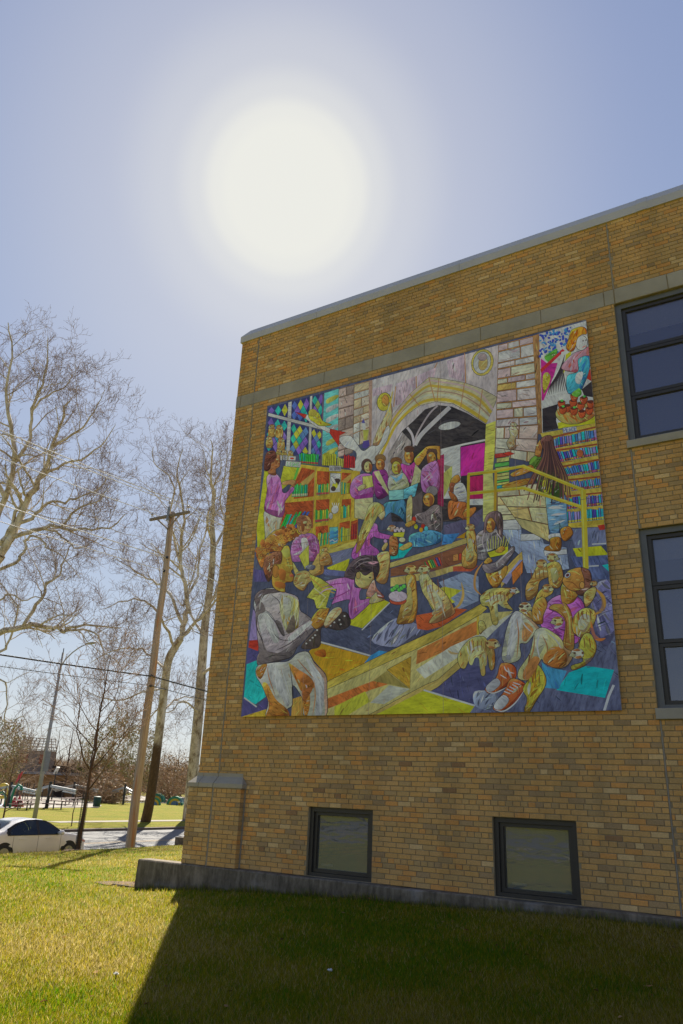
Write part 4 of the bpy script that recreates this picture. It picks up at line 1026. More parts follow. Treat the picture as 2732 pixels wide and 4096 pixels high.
P('A', WHT, [(720, 1200), (814, 1203), (811, 1246), (720, 1243)], out=2, dens=.2); text('A', [(728, 1208), (808, 1210), (806, 1238), (727, 1236)], "WISDOM", (50, 44, 60), 4.5)
P('A', (166, 166, 172), [(728, 1258), (810, 1262), (806, 1406), (724, 1413)], out=2, dens=.2)
El('A', (44, 36, 34), 775, 1330, 24, 30, 20, 0, 0); El('A', (160, 138, 40), 765, 1358, 22, 26, 20, 0, .4); El('A', (44, 36, 34), 752, 1382, 20, 20, 0, 0, 0); El('A', (44, 36, 34), 792, 1318, 14, 16, 0, 0, 0); El('A', (136, 138, 148), 752, 1315, 12, 34, -30, 1.5, 0)
El('C', (160, 152, 148), 765, 75, 28, 34, 20, 1.5, .5)
for i in range(4): Lq('C', (165, 158, 154), [(758 + i * 9, 60), (742 + i * 18, 22)], 8, taper=True)
El('C', (150, 146, 146), 732, 125, 16, 26, 0, 1.5, .5)
P('C', (66, 128, 176), [(722, 215), (789, 210), (786, 336), (723, 352)], out=2, dens=.5)
for y in (250, 280, 310): P('C', (44, 92, 156), [(724, y), (745, y - 12), (765, y), (787, y - 14), (786, y + 12), (724, y + 22)], True, dens=0)
Lq('C', WHT, [(724, 325), (745, 312), (765, 326), (786, 312)], 8, True)
# letter cards and little meerkats under the glass
for x, y, r in ((270, 895, 24), (328, 900, 24), (250, 985, 22), (342, 1000, 24), (322, 1082, 18), (365, 1086, 18), (415, 1098, 20)):
    fur('A', [(x - r, y + r * .5), (x + r, y + r * .5), (x + r * 1.2, y + r * 3), (x, y + r * 3.6), (x - r * 1.2, y + r * 3)], (140, 108, 60)); meer_head('A', x, y, r, 1 if x > 300 else -1)
for x, s_ in ((316, "Y"), (358, "B")):
    P('A', WHT, [(x, 1118), (x + 36, 1121), (x + 34, 1160), (x - 2, 1156)], out=2, dens=0); text('A', [(x + 5, 1124), (x + 31, 1126), (x + 29, 1153), (x + 4, 1151)], s_, (44, 40, 50), 5)
P('A', WHT, [(400, 1124), (458, 1128), (455, 1162), (398, 1160)], out=2, dens=0); El('A', RED, 428, 1144, 16, 7, 5, 0, 0)
# --- bench and far floor, centre
P('C', TEAL, [(1180, 470), (1270, 340), (1370, 370), (1300, 450)], dens=1)
P('C', (150, 120, 60), [(620, 395), (930, 320), (930, 365), (640, 440)], dens=1.4, ang=.2)
P('C', NAV2, [(640, 440), (900, 375), (900, 460), (720, 520)], dens=1.4)
P('C', LIME, [(700, 532), (880, 458), (860, 560), (720, 545)], dens=.8)
P('C', (64, 72, 110), [(640, 540), (860, 560), (840, 600), (690, 590)], dens=1)
P('C', NAVY, [(1185, 530), (1568, 400), (1700, 600), (1300, 800), (1180, 700)], dens=.8)
P('C', (152, 118, 74), [(1185, 495), (1470, 405), (1810, 290), (1810, 335), (1480, 450), (1190, 535)], dens=1.6, ang=.3, out=2)
P('C', (86, 58, 42), [(1200, 540), (1480, 455), (1790, 345), (1790, 480), (1540, 560), (1200, 600)], dens=1)
books('C', [(1465, 480), (1590, 435), (1610, 510), (1490, 545)], 8, [(140, 46, 40), (50, 110, 60), (150, 140, 130), (60, 60, 110), (150, 130, 40)], -.4, 21)
books('C', [(1690, 430), (1760, 415), (1760, 470), (1690, 480)], 2, [(150, 44, 34), (150, 90, 50)], 0, 22)
P('C', (150, 116, 70), [(1200, 610), (1530, 560), (1800, 485), (1800, 525), (1560, 600), (1200, 680)], dens=1.2)
P('C', (136, 60, 42), [(1690, 520), (1890, 515), (1830, 560), (1690, 560)], dens=.5)
# --- floor tiles, lower half
P('C', NAVY, [(650, 1110), (680, 1000), (880, 975), (970, 1010), (1200, 790), (1400, 850), (1560, 1010), (1200, 1195), (1110, 1180), (1045, 1225)], dens=1.6, contrast=.25)
P('C', (88, 96, 122), [(1050, 1100), (1230, 930), (1380, 960), (1460, 1040), (1250, 1150)], True, dens=1.6)
P('C', (140, 132, 30), [(880, 980), (890, 930), (960, 880), (1020, 745), (1070, 755), (1195, 802), (978, 1005)], dens=1.2, ang=.8)
Lq('C', WHT, [(975, 1020), (1195, 805)], 9); Lq('C', WHT, [(645, 1112), (845, 1165), (1045, 1222)], 12)
P('C', (156, 100, 22), [(560, 1185), (650, 1122), (1040, 1230), (955, 1328), (705, 1430), (690, 1360), (600, 1260)], dens=1.6, contrast=.12); P('C', (150, 70, 20), [(600, 1190), (680, 1170), (690, 1230), (620, 1220)], True, dens=1)
P('C', (34, 92, 152), [(1040, 1222), (1110, 1180), (1202, 1195), (955, 1328)], dens=.8)
P('D', (88, 104, 128), [(110, 645), (300, 568), (420, 600), (420, 790), (260, 860), (200, 770)], dens=1.4)
P('D', (140, 152, 40), [(0, 750), (150, 678), (290, 708), (200, 770), (240, 800), (60, 860)], dens=.8)
P('D', (136, 60, 32), [(-75, 905), (240, 848), (330, 858), (130, 992), (20, 1022), (-60, 1010)], dens=1)
P('D', (62, 69, 92), [(440, 1000), (700, 880), (1480, 500), (1560, 1660), (390, 1680), (0, 1500), (280, 1290)], dens=1.6, contrast=.3)
P('D', (52, 56, 86), [(0, 1480), (300, 1280), (560, 1330), (480, 1500), (390, 1610)], dens=1.2); P('D', (92, 104, 124), [(390, 1500), (560, 1520), (540, 1640), (400, 1620)], True, dens=1)
P('D', (82, 86, 124), [(1300, 700), (1460, 640), (1500, 1000), (1400, 1150), (1320, 900)], True, dens=2.2, contrast=.3); P('D', (54, 66, 100), [(1140, 440), (1440, 430), (1450, 620), (1300, 620), (1180, 520)], dens=1.6, contrast=.3)
P('D', (76, 86, 114), [(1130, 230), (1420, 210), (1430, 350), (1180, 380)], dens=1.6)
P('D', (150, 134, 24), [(1158, 380), (1380, 360), (1440, 430), (1190, 446)], dens=.6); P('D', RED, [(1352, 200), (1412, 190), (1416, 232), (1370, 237)], dens=.3); P('D', TEAL, [(1388, 512), (1442, 500), (1444, 562)], dens=0)
Lq('D', WHT, [(1310, 347), (1428, 340)], 8); Lq('D', WHT, [(1250, 522), (1362, 515)], 9); Lq('D', (146, 148, 168), [(1480, 1450), (1440, 1540), (1405, 1655)], 15)
P('D', (12, 124, 132), [(1130, 1352), (1270, 1300), (1482, 1332), (1412, 1552), (1030, 1490)], dens=1, contrast=.08); P('D', (44, 102, 162), [(915, 1270), (960, 1310), (1112, 1340), (1050, 1482), (938, 1472)], dens=.8)
# --- the long diagonal bench
P('C', (152, 122, 78), [(690, 1490), (1200, 1255), (1568, 1080), (1900, 890), (2160, 870), (1800, 1220), (1480, 1480), (1150, 1690), (690, 1690)], dens=1.2)
P('C', (120, 72, 34), [(698, 1560), (1110, 1400), (1180, 1445), (1040, 1490), (800, 1600), (700, 1640)], dens=1.6, contrast=.3); P('C', (150, 130, 40), [(760, 1620), (1000, 1500), (1040, 1580), (860, 1690), (760, 1690)], dens=1)
P('C', (164, 146, 122), [(1040, 1590), (1190, 1452), (1350, 1482), (1150, 1600)], dens=1); P('C', (148, 102, 34), [(1170, 1332), (1362, 1225), (1352, 1480)], dens=1.4, out=2); P('C', (96, 92, 50), [(1060, 1420), (1170, 1340), (1340, 1475), (1190, 1445)], dens=1.2)
P('D', (126, 80, 40), [(-60, 1180), (410, 945), (416, 1050), (120, 1200), (-70, 1290)], dens=1.4); P('D', (164, 144, 124), [(-70, 1330), (200, 1150), (420, 1052), (620, 920), (690, 885), (480, 1090), (0, 1400)], dens=1.2); Lq('D', WOOD, [(415, 900), (415, 1060)], 16)
P('C', (152, 116, 52), [(690, 1490), (690, 1430), (1200, 1180), (1570, 1012), (1910, 812), (1960, 850), (1910, 895), (1568, 1092), (1200, 1262)], dens=2, ang=.5, out=2, contrast=.2)
P('C', (148, 114, 64), [(1000, 1700), (1470, 1450), (1570, 1408), (1750, 1250), (1780, 1290), (1568, 1470), (1150, 1700)], dens=1.6, ang=.5, out=2)
P('D', (154, 140, 28), [(-420, 1700), (-10, 1495), (392, 1612), (330, 1700)], dens=.8, contrast=.1); Lq('D', WHT, [(-10, 1490), (392, 1612)], 11)
# --- lower left tiles
for c, q in (((96, 90, 138), [(122, 860), (150, 880), (158, 1100), (90, 1100)]), (RED, [(92, 1102), (168, 1095), (162, 1185), (86, 1155)]), ((48, 48, 88), [(80, 1160), (168, 1185), (168, 1252), (70, 1290)]), ((20, 126, 132), [(72, 1288), (168, 1250), (192, 1450), (222, 1542), (140, 1602), (50, 1552)]), ((54, 54, 96), [(48, 1560), (150, 1622), (232, 1540), (245, 1650), (30, 1700)])): P('C', c, q, dens=.8)
Lq('C', WHT, [(52, 1550), (150, 1622)], 11); P('C', GOLD, [(30, 1700), (240, 1635), (240, 1720), (30, 1720)], dens=1.2); P('C', (60, 58, 100), [(120, 540), (240, 560), (230, 640), (130, 640)], dens=.6); P('C', (148, 100, 46), [(430, 1560), (520, 1530), (520, 1700), (420, 1700)], dens=1)
# --- people, back rows
El('A', (58, 44, 42), 1015, 1200, 45, 55, 0, 0, 1); El('A', SKL, 1024, 1212, 32, 46, 0, 2); P('A', PUR, [(905, 1310), (985, 1262), (1062, 1280), (1072, 1350), (1062, 1435), (925, 1462), (882, 1405)], True, 2, 2); P('A', (154, 142, 70), [(980, 1286), (1066, 1276), (1072, 1362), (985, 1388)], out=2); P('A', SKL, [(945, 1370), (990, 1345), (1010, 1370), (955, 1400)], True, 1.5); P('A', (156, 128, 100), [(918, 1465), (1062, 1450), (1060, 1640), (918, 1610)], dens=1.5, out=2); P('A', PURD, [(920, 1440), (1060, 1410), (1062, 1450), (925, 1466)], dens=1)
El('A', (84, 68, 44), 1120, 1145, 44, 34, 0, 1, 2); El('A', (126, 90, 46), 1120, 1192, 36, 48, 0, 2); P('A', PURD, [(1060, 1255), (1110, 1235), (1172, 1250), (1192, 1410), (1100, 1462), (1066, 1350)], True, 2); P('A', (156, 146, 96), [(1068, 1250), (1110, 1240), (1185, 1400), (1192, 1440), (1100, 1310)], dens=1.5)
El('A', SK, 1345, 1125, 38, 58, 0, 2); El('A', (60, 44, 36), 1345, 1072, 40, 28, 0, 0, 2); P('A', (114, 44, 104), [(1280, 1185), (1345, 1200), (1400, 1170), (1435, 1290), (1360, 1345), (1300, 1255)], True, 2, 1.5)
P('A', SK, [(1385, 1150), (1450, 1082), (1490, 1050), (1570, 1045), (1590, 1060), (1588, 1150), (1565, 1140), (1560, 1075), (1500, 1090), (1420, 1200)], True, 2); El('A', (60, 46, 40), 1525, 1100, 44, 34, 0, 0, 1); El('A', SK, 1520, 1140, 36, 48, 0, 2); P('A', (146, 82, 138), [(1440, 1245), (1495, 1185), (1572, 1175), (1580, 1395), (1455, 1405)], True, 2, 2); P('A', (158, 148, 100), [(1395, 1190), (1440, 1240), (1430, 1330), (1360, 1360), (1380, 1270)], dens=1.5)
El('A', (84, 62, 38), 1245, 1168, 46, 34, 0, 1, 2); El('A', (152, 122, 52), 1246, 1218, 38, 52, 0, 2); P('A', (138, 148, 116), [(1188, 1285), (1245, 1275), (1302, 1258), (1342, 1330), (1330, 1375), (1190, 1392)], True, 2, 2); P('A', (70, 110, 150), [(1195, 1275), (1245, 1300), (1298, 1258), (1290, 1300), (1245, 1330)], dens=1)
P('A', (82, 138, 176), [(1185, 1396), (1305, 1386), (1300, 1466), (1190, 1472)], out=2); P('A', (60, 116, 166), [(1305, 1386), (1418, 1335), (1392, 1442), (1300, 1466)], out=2, dens=2, contrast=.5); P('A', (48, 92, 124), [(1150, 1500), (1250, 1478), (1310, 1470), (1325, 1560), (1320, 1650), (1270, 1600), (1200, 1570), (1150, 1610)], True, 2, 1.5); P('A', (150, 120, 84), [(1330, 1480), (1370, 1440), (1365, 1640), (1325, 1660)], True, 1.5)
P('A', (58, 54, 58), [(1370, 1460), (1450, 1400), (1450, 1560), (1380, 1640)], dens=1)
El('A', (84, 84, 90), 1525, 1400, 46, 40, 0, 1, 2); El('A', SK, 1500, 1468, 46, 54, 0, 2); P('C', (82, 78, 82), [(1395, 115), (1470, 90), (1540, 40), (1600, 60), (1605, 230), (1530, 260), (1470, 200), (1400, 170)], True, 2, 2.4, contrast=.3); P('C', (52, 100, 150), [(1345, 285), (1420, 250), (1520, 235), (1620, 270), (1612, 315), (1530, 355), (1370, 368)], True, 2, 2)
for c, x, y in ((RED, 1455, 205), (YEL, 1400, 210), ((50, 120, 150), 1480, 225), (RED, 1385, 150), (ORA, 1440, 235)): El('C', c, x, y, 16, 20, 0, 1, 0)
P('C', SK, [(1315, 190), (1370, 160), (1400, 180), (1340, 215)], True, 1.5); P('C', (150, 110, 60), [(1270, 375), (1350, 330), (1370, 360), (1300, 395)], True, 1.5)
# crouching person by the door
P('B', (150, 92, 40), [(200, 1320), (230, 1282), (265, 1275), (275, 1320), (215, 1348)], True, 2); P('B', (84, 50, 34), [(195, 1340), (235, 1342), (240, 1400), (198, 1405)], True, 1.5); P('B', (130, 138, 152), [(232, 1355), (300, 1340), (335, 1440), (322, 1502), (260, 1495), (228, 1445)], True, 2, 2); P('B', (108, 66, 34), [(185, 1485), (255, 1480), (335, 1505), (322, 1640), (260, 1600), (190, 1620)], True, 2, 2); P('B', SKD, [(185, 1400), (235, 1430), (260, 1480), (210, 1470)], True, 1.5)
P('D', (60, 60, 84), [(150, 200), (330, 150), (455, 60), (455, 110), (420, 200), (160, 330)], dens=1); P('D', (42, 88, 148), [(150, 272), (272, 260), (210, 342), (130, 352)], dens=.4); P('D', ORA, [(248, 298), (322, 250), (312, 302)], dens=0); P('D', (140, 80, 36), [(300, 100), (385, 55), (400, 80), (330, 160)], True, 1.5)
# --- steps, and the woman with long locs at the bookcase
P('D', (94, 110, 148), [(600, 160), (752, 148), (758, 262), (905, 262), (935, 340), (1112, 372), (1132, 540), (960, 575), (800, 575), (755, 450), (690, 385), (600, 262)], dens=1.8, contrast=.2, out=2)
P('D', (140, 142, 176), [(600, 165), (752, 148), (750, 232), (605, 232)], dens=1, out=2); P('D', (132, 136, 172), [(752, 268), (905, 262), (905, 312), (750, 322)], dens=1, out=2); P('D', (120, 128, 160), [(930, 395), (1112, 385), (1112, 425), (940, 440)], dens=1, out=2)
stones('D', [(585, -20), (965, -60), (975, 330), (760, 220)], 3, [(152, 120, 84), (150, 126, 100), (146, 116, 78)], (104, 70, 36), (1, 2), 12)
books('B', [(545, 1110), (545, 1390), (660, 1370), (660, 1095)], 10, [(156, 130, 80), (150, 124, 70), (30, 110, 120), (140, 44, 40), (40, 110, 150), (60, 120, 60)], 0, 23)
P('B', RED, [(612, 1105), (660, 1090), (705, 1108), (650, 1125)], dens=.4, out=1.5); fur('B', [(660, 905), (700, 890), (735, 935), (705, 1000), (715, 1060), (665, 1075), (640, 1020), (668, 970)], (148, 122, 96)); meer_head('B', 694, 878, 24, 1, (150, 130, 112)); Lq('B', (110, 80, 50), [(700, 1050), (735, 1040)], 9, taper=True)
P('D', (72, 106, 152), [(950, -80), (1060, -100), (1112, 0), (1112, 110), (1122, 212), (1072, 222), (1052, 180), (1052, 292), (985, 288), (962, 150)], True, 2, 2.2, contrast=.28); P('D', WHT, [(975, 272), (1060, 262), (1066, 300), (980, 308)], True, dens=.5); P('D', (124, 84, 30), [(985, 300), (1062, 296), (1064, 392), (1000, 402), (938, 392), (946, 368), (980, 350)], True, 2, 2); P('D', (120, 80, 30), [(1064, 230), (1130, 208), (1162, 262), (1112, 322), (1072, 302)], True, 2, 2)
P('B', (56, 84, 34), [(815, 1180), (870, 1120), (920, 1140), (985, 1150), (1040, 1290), (1095, 1430), (985, 1450), (900, 1400), (865, 1280)], True, 2, 2.5, contrast=.35); P('B', (140, 140, 34), [(920, 1320), (960, 1280), (990, 1400), (940, 1420)], True, dens=2, contrast=.3)
P('B', (140, 90, 40), [(675, 1262), (770, 1216), (835, 1195), (850, 1235), (770, 1270), (690, 1288)], True, 2); P('B', (146, 96, 42), [(605, 1358), (700, 1322), (830, 1298), (850, 1335), (730, 1366), (630, 1378)], True, 2)
P('B', (140, 92, 48), [(862, 1108), (872, 1050), (905, 995), (930, 985), (920, 1060), (905, 1130), (870, 1125)], True, 2)
P('B', (66, 46, 44), [(905, 1005), (935, 972), (978, 962), (1006, 988), (1018, 1060), (1060, 1170), (1000, 1200), (950, 1150), (915, 1190), (925, 1080)], True, 2, 3, ang=1.7, contrast=.4)
for i in range(26):
    x = 915 + i * 4.5; Lq('B', prng.choice([(58, 40, 40), (84, 60, 52), (44, 32, 34)]), [(940 + i * 2.4, 1010), (x + 10, 1130), (x + (i - 13) * 6 + 10, 1270), (x + (i - 14) * 10 + prng.uniform(-10, 10), 1400 + prng.uniform(-50, 110))], 8, True)
for q in ([(335, 1270), (550, 1245), (770, 1205), (1245, 1395)], [(345, 1420), (550, 1398), (770, 1375), (1240, 1530)]): Lq('B', (150, 116, 30), q, 24); Lq('B', (170, 150, 60), [(a, b_ - 7) for a, b_ in q], 6)
Lq('B', (150, 112, 30), [(342, 1270), (338, 1680)], 22); Lq('B', (140, 104, 30), [(556, 1245), (550, 1560)], 20); Lq('D', (152, 118, 32), [(1240, -80), (1262, 540)], 36); Lq('D', (170, 146, 60), [(1232, -80), (1252, 530)], 8)
# --- left reader
P('C', (156, 132, 116), [(218, 80), (352, 112), (335, 190), (316, 310), (292, 345), (230, 345), (212, 200)], True, 2, 2); P('A', PUR, [(232, 1285), (300, 1262), (352, 1332), (352, 1402), (382, 1412), (432, 1362), (446, 1390), (402, 1442), (372, 1492), (368, 1572), (330, 1608), (218, 1560), (214, 1500), (232, 1400)], True, 2, 2.5, contrast=.3)
P('A', (146, 150, 36), [(362, 1202), (482, 1218), (442, 1312), (352, 1388), (338, 1312)], out=2, dens=1.5); P('A', (56, 120, 50), [(480, 1180), (500, 1175), (455, 1310), (438, 1310)], dens=.5); P('A', WHT, [(380, 1162), (500, 1172), (492, 1216), (376, 1206)], out=2, dens=.2); text('A', [(390, 1172), (486, 1180), (482, 1208), (386, 1200)], "LIGHT", (60, 140, 60), 5)
P('A', (132, 86, 56), [(262, 1180), (300, 1112), (332, 1122), (332, 1202), (302, 1228), (302, 1275), (252, 1268), (238, 1240)], True, 2); P('A', (72, 44, 36), [(215, 1150), (235, 1095), (290, 1085), (308, 1130), (286, 1170), (266, 1182), (258, 1225), (232, 1245), (210, 1230)], True, 1, 3); P('A', (138, 90, 60), [(350, 1330), (432, 1312), (462, 1332), (440, 1372), (415, 1350), (360, 1352)], True, 2)
# boy with cropped hair, book in lap
P('C', (150, 82, 146), [(415, 420), (435, 320), (482, 275), (592, 265), (642, 350), (622, 470), (520, 480), (430, 482)], True, 2, 3, contrast=.35); P('C', (164, 146, 168), [(500, 310), (540, 300), (560, 360), (520, 420)], True, dens=2); El('C', (138, 102, 66), 524, 195, 58, 76, 10, 2, 2); El('C', (96, 68, 50), 505, 165, 46, 48, 20, 0, 2); El('C', (132, 92, 58), 500, 222, 13, 22, 0, 1.5, 0); P('C', (156, 142, 52), [(480, 440), (560, 352), (562, 500), (530, 545)], dens=1.5, out=2); P('C', (148, 112, 66), [(430, 480), (520, 600), (600, 480), (640, 420), (680, 560), (600, 600), (480, 640)], True, 1.5, 2); P('C', (74, 80, 96), [(530, 530), (570, 505), (612, 520), (590, 550)], True, 1)
fur('C', [(655, 420), (690, 400), (725, 430), (745, 500), (700, 515), (645, 505)], (136, 100, 60)); meer_head('C', 688, 388, 24, -1)
# girl with long fair hair
P('C', (134, 66, 132), [(892, 440), (930, 345), (1000, 262), (1050, 190), (1095, 190), (1112, 252), (1215, 282), (1212, 308), (1110, 302), (1062, 290), (1042, 342), (1105, 392), (1102, 432), (1000, 442), (940, 470)], True, 2, 2.5, contrast=.3); P('C', (154, 120, 76), [(1095, 432), (1165, 402), (1198, 440), (1172, 645), (1088, 632), (1112, 520)], True, 2, 2); P('C', (152, 122, 92), [(1095, 100), (1140, 70), (1160, 110), (1130, 160)], True, 1.5); P('C', (152, 126, 72), [(930, 420), (940, 330), (955, 260), (1000, 140), (1030, 50), (1080, 15), (1142, 42), (1150, 80), (1105, 120), (1062, 200), (1010, 300), (975, 370)], True, 2, 4, ang=1.1, contrast=.35); P('C', (150, 112, 70), [(1130, 380), (1165, 330), (1180, 350), (1150, 400)], True, 1.5); El('C', (156, 100, 140), 1160, 322, 15, 15, 0, 1, 0)
fur('C', [(1195, 290), (1240, 280), (1262, 340), (1252, 430), (1195, 430), (1190, 350)], (110, 76, 46)); meer_head('C', 1212, 222, 34, -1, (130, 112, 100)); P('C', (154, 140, 36), [(1222, 258), (1312, 250), (1302, 292), (1224, 288)], out=2, dens=.4)
for i in range(5): El('C', (168, 120, 150), 1238 + i * 16, 240 - (i % 2) * 14, 13, 14, 0, 1, 0)
El('C', (160, 140, 110), 1292, 312, 26, 20, 0, 1.5)
# girl lying on the floor
P('C', PUR, [(600, 745), (640, 662), (720, 628), (850, 606), (912, 622), (922, 682), (972, 692), (958, 722), (962, 782), (1032, 772), (1045, 802), (960, 885), (890, 935), (868, 835), (880, 782), (780, 802), (700, 832), (602, 792)], True, 2, 2.5, contrast=.28); P('C', (154, 120, 78), [(922, 640), (935, 572), (962, 558), (1005, 592), (1058, 560), (1072, 602), (1048, 682), (1002, 698), (950, 682)], True, 2, 1, nf=True); P('C', (54, 48, 54), [(838, 592), (880, 500), (960, 442), (1050, 434), (1106, 480), (1112, 560), (1075, 622), (1062, 562), (1000, 592), (962, 562), (932, 572), (912, 622), (870, 612)], True, 2, 3, contrast=.5); El('C', (150, 110, 66), 948, 592, 18, 28, 0, 2, 0); El('C', (40, 34, 34), 1040, 608, 9, 6, 0, 0, 0)
P('C', (156, 94, 88), [(1008, 745), (1045, 655), (1075, 628), (1092, 690), (1152, 762), (1060, 765)], True, 2, 2, contrast=.4); P('C', (154, 118, 84), [(1036, 785), (1088, 722), (1102, 762), (1160, 778), (1100, 802), (1042, 812)], True, 2)
# pair of meerkats with a cake
fur('C', [(1318, 600), (1390, 590), (1405, 700), (1412, 850), (1385, 950), (1330, 970), (1250, 970), (1262, 900), (1290, 800), (1330, 720)], (146, 104, 50), 0, (150, 118, 70)); meer_head('C', 1362, 545, 46, -1, (150, 116, 72)); fur('C', [(1425, 600), (1490, 575), (1530, 640), (1620, 720), (1700, 850), (1690, 900), (1570, 960), (1500, 960), (1545, 880), (1500, 800), (1450, 720)], (150, 116, 76), 4, (158, 136, 104)); meer_head('C', 1465, 545, 46, -1, (156, 140, 96)); Lq('D', (146, 106, 60), [(215, 860), (270, 820), (300, 740), (285, 645)], 22, True, True)
El('C', (128, 56, 40), 1258, 790, 68, 32, 0, 2); El('C', (174, 118, 138), 1258, 755, 74, 44, 0, 2); 
for i in range(6): El('C', (60, 140, 60), 1215 + i * 18, 705 - (i % 3) * 14, 17, 16, 0, 1, 0)
# sitting woman and meerkat by the bench, drum bench
P('D', (150, 112, 60), [(580, 590), (700, 460), (760, 402), (768, 470), (690, 560), (600, 690)], dens=1.6, out=2); P('D', (96, 102, 150), [(600, 640), (740, 470), (765, 470), (640, 660)], dens=1); P('D', (130, 76, 34), [(768, 470), (766, 570), (690, 665), (680, 570)], dens=1.4, out=2)
P('D', (140, 98, 44), [(475, 570), (560, 540), (642, 515), (642, 565), (580, 672), (530, 685)], True, 2, 2); P('D', (80, 78, 86), [(450, 510), (550, 488), (640, 400), (692, 362), (702, 402), (622, 522), (560, 562), (480, 572)], True, 2, 2.5, contrast=.35); P('D', (88, 88, 94), [(382, 440), (400, 285), (472, 230), (565, 232), (642, 312), (622, 372), (502, 402), (482, 470)], True, 2, 2.5, contrast=.3); El('D', SK, 515, 195, 38, 62, 5, 2, 1.5); P('D', (70, 60, 64), [(460, 245), (478, 130), (540, 88), (602, 112), (612, 240), (585, 305), (560, 200), (525, 140), (490, 165), (478, 255)], True, 2, 3, ang=1.5, contrast=.45); P('D', (152, 146, 30), [(488, 412), (652, 362), (652, 422), (512, 452)], dens=1, out=2)
for i in range(9): Lq('D', (140, 160, 50), [(500 + i * 18, 395 - i * 4), (490 + i * 22, 330 - prng.uniform(0, 50))], 4)
P('D', SK, [(550, 400), (600, 360), (630, 385), (590, 415)], True, 1.5); P('D', SK, [(460, 490), (500, 450), (530, 480), (490, 500)], True, 1.5)
fur('D', [(325, 245), (390, 240), (405, 360), (410, 480), (380, 535), (300, 525), (290, 420), (330, 350)], (146, 106, 56), 0, (156, 128, 86)); meer_head('D', 358, 215, 36, -1)
Lq('D', (128, 96, 56), [(440, 745), (392, 690), (398, 580), (455, 490)], 18, True, True); fur('D', [(432, 760), (500, 700), (600, 688), (690, 695), (690, 750), (645, 795), (690, 860), (640, 850), (560, 810), (575, 960), (530, 970), (500, 840), (450, 830)], (146, 116, 64), 6, (156, 138, 96)); meer_head('D', 700, 712, 36, 1, (150, 140, 128))
# meerkat crowd
fur('D', [(880, 520), (950, 510), (985, 590), (900, 640), (880, 740), (800, 790), (790, 680), (840, 600)], (140, 104, 58), 4); meer_head('D', 915, 500, 44, 1); fur('D', [(960, 500), (1050, 490), (1085, 600), (1050, 690), (980, 670), (965, 580)], (146, 108, 54), 0, (150, 124, 80)); meer_head('D', 1000, 452, 44, 1, (150, 124, 84)); fur('D', [(880, 740), (930, 690), (1000, 680), (1000, 730), (930, 780), (900, 860), (840, 880)], (144, 106, 50)); meer_head('D', 960, 692, 42, 1)
fur('D', [(735, 870), (800, 850), (850, 900), (830, 990), (760, 940)], (148, 112, 66)); meer_head('D', 785, 840, 50, 1, (156, 140, 110)); El('D', (46, 34, 30), 760, 835, 14, 12, 0, 0, 0)
# reclining reader
P('D', (138, 66, 134), [(965, 800), (1070, 742), (1102, 802), (1200, 760), (1252, 852), (1165, 925), (1182, 1002), (1242, 1022), (1190, 1122), (1100, 1112), (950, 1022), (905, 960)], True, 2, 2.5, contrast=.3); P('D', SK, [(1078, 655), (1200, 700), (1165, 800), (1075, 805)], True, 1.5, 1.5); P('D', (134, 88, 42), [(1078, 640), (1092, 598), (1132, 550), (1232, 530), (1265, 600), (1258, 690), (1200, 722), (1120, 695)], True, 2, 1.2, nf=True); P('D', (82, 56, 46), [(1225, 532), (1292, 558), (1308, 640), (1292, 722), (1230, 752), (1182, 722), (1240, 690), (1248, 620)], True, 2, 3, contrast=.35); El('D', (140, 96, 50), 1232, 668, 20, 28, 0, 2, 0); El('D', (150, 140, 140), 1118, 590, 26, 20, -40, 2, 0); El('D', (60, 30, 34), 1118, 590, 14, 11, -40, 0, 0)
P('D', (146, 98, 46), [(840, 860), (870, 790), (930, 760), (960, 820), (930, 900), (920, 970), (850, 960)], True, 2, 2); P('D', (142, 96, 48), [(975, 850), (1005, 818), (1062, 815), (1102, 812), (1152, 902), (1172, 1132), (1140, 1192), (1078, 1162), (1102, 962), (1042, 882)], True, 2, 2.5)
P('D', (154, 136, 110), [(685, 895), (750, 878), (895, 1000), (852, 1060), (800, 1122), (745, 1130), (752, 1232), (690, 1275), (605, 1252), (630, 1050)], True, 2, 1.2, contrast=.2, nf=True); P('D', (150, 124, 86), [(735, 1335), (822, 1200), (852, 1060), (882, 1012), (945, 1003), (1062, 1082), (1102, 1160), (1165, 1200), (1122, 1292), (1040, 1322), (940, 1282), (912, 1250), (862, 1352), (812, 1412), (738, 1402)], True, 2, 1.2, contrast=.2, nf=True); P('D', (118, 76, 34), [(930, 1230), (1000, 1150), (1100, 1180), (1110, 1280), (1040, 1318), (950, 1285)], True, 0, 2)
P('D', (152, 68, 36), [(598, 1280), (700, 1298), (712, 1392), (620, 1472), (520, 1518), (472, 1492), (490, 1450), (560, 1390)], True, 2, 1.5); P('D', WHT, [(488, 1452), (560, 1398), (592, 1442), (528, 1502), (480, 1490)], True, 1, .5); P('D', (152, 68, 36), [(675, 1400), (772, 1428), (784, 1482), (702, 1592), (600, 1655), (538, 1642), (550, 1590), (622, 1500)], True, 2, 1.5); P('D', WHT, [(550, 1590), (615, 1528), (660, 1570), (604, 1640), (545, 1636)], True, 1, .5)
for i in range(4): Lq('D', WHT, [(620 + i * 22, 1500 - i * 18), (670 + i * 20, 1520 - i * 16)], 7)
fur('D', [(880, 1290), (942, 1372), (946, 1452), (880, 1562), (815, 1668), (778, 1650), (802, 1560), (768, 1480), (832, 1380)], (150, 122, 42), 4); Lq('D', (80, 52, 30), [(822, 1215), (806, 1320)], 14, taper=True)
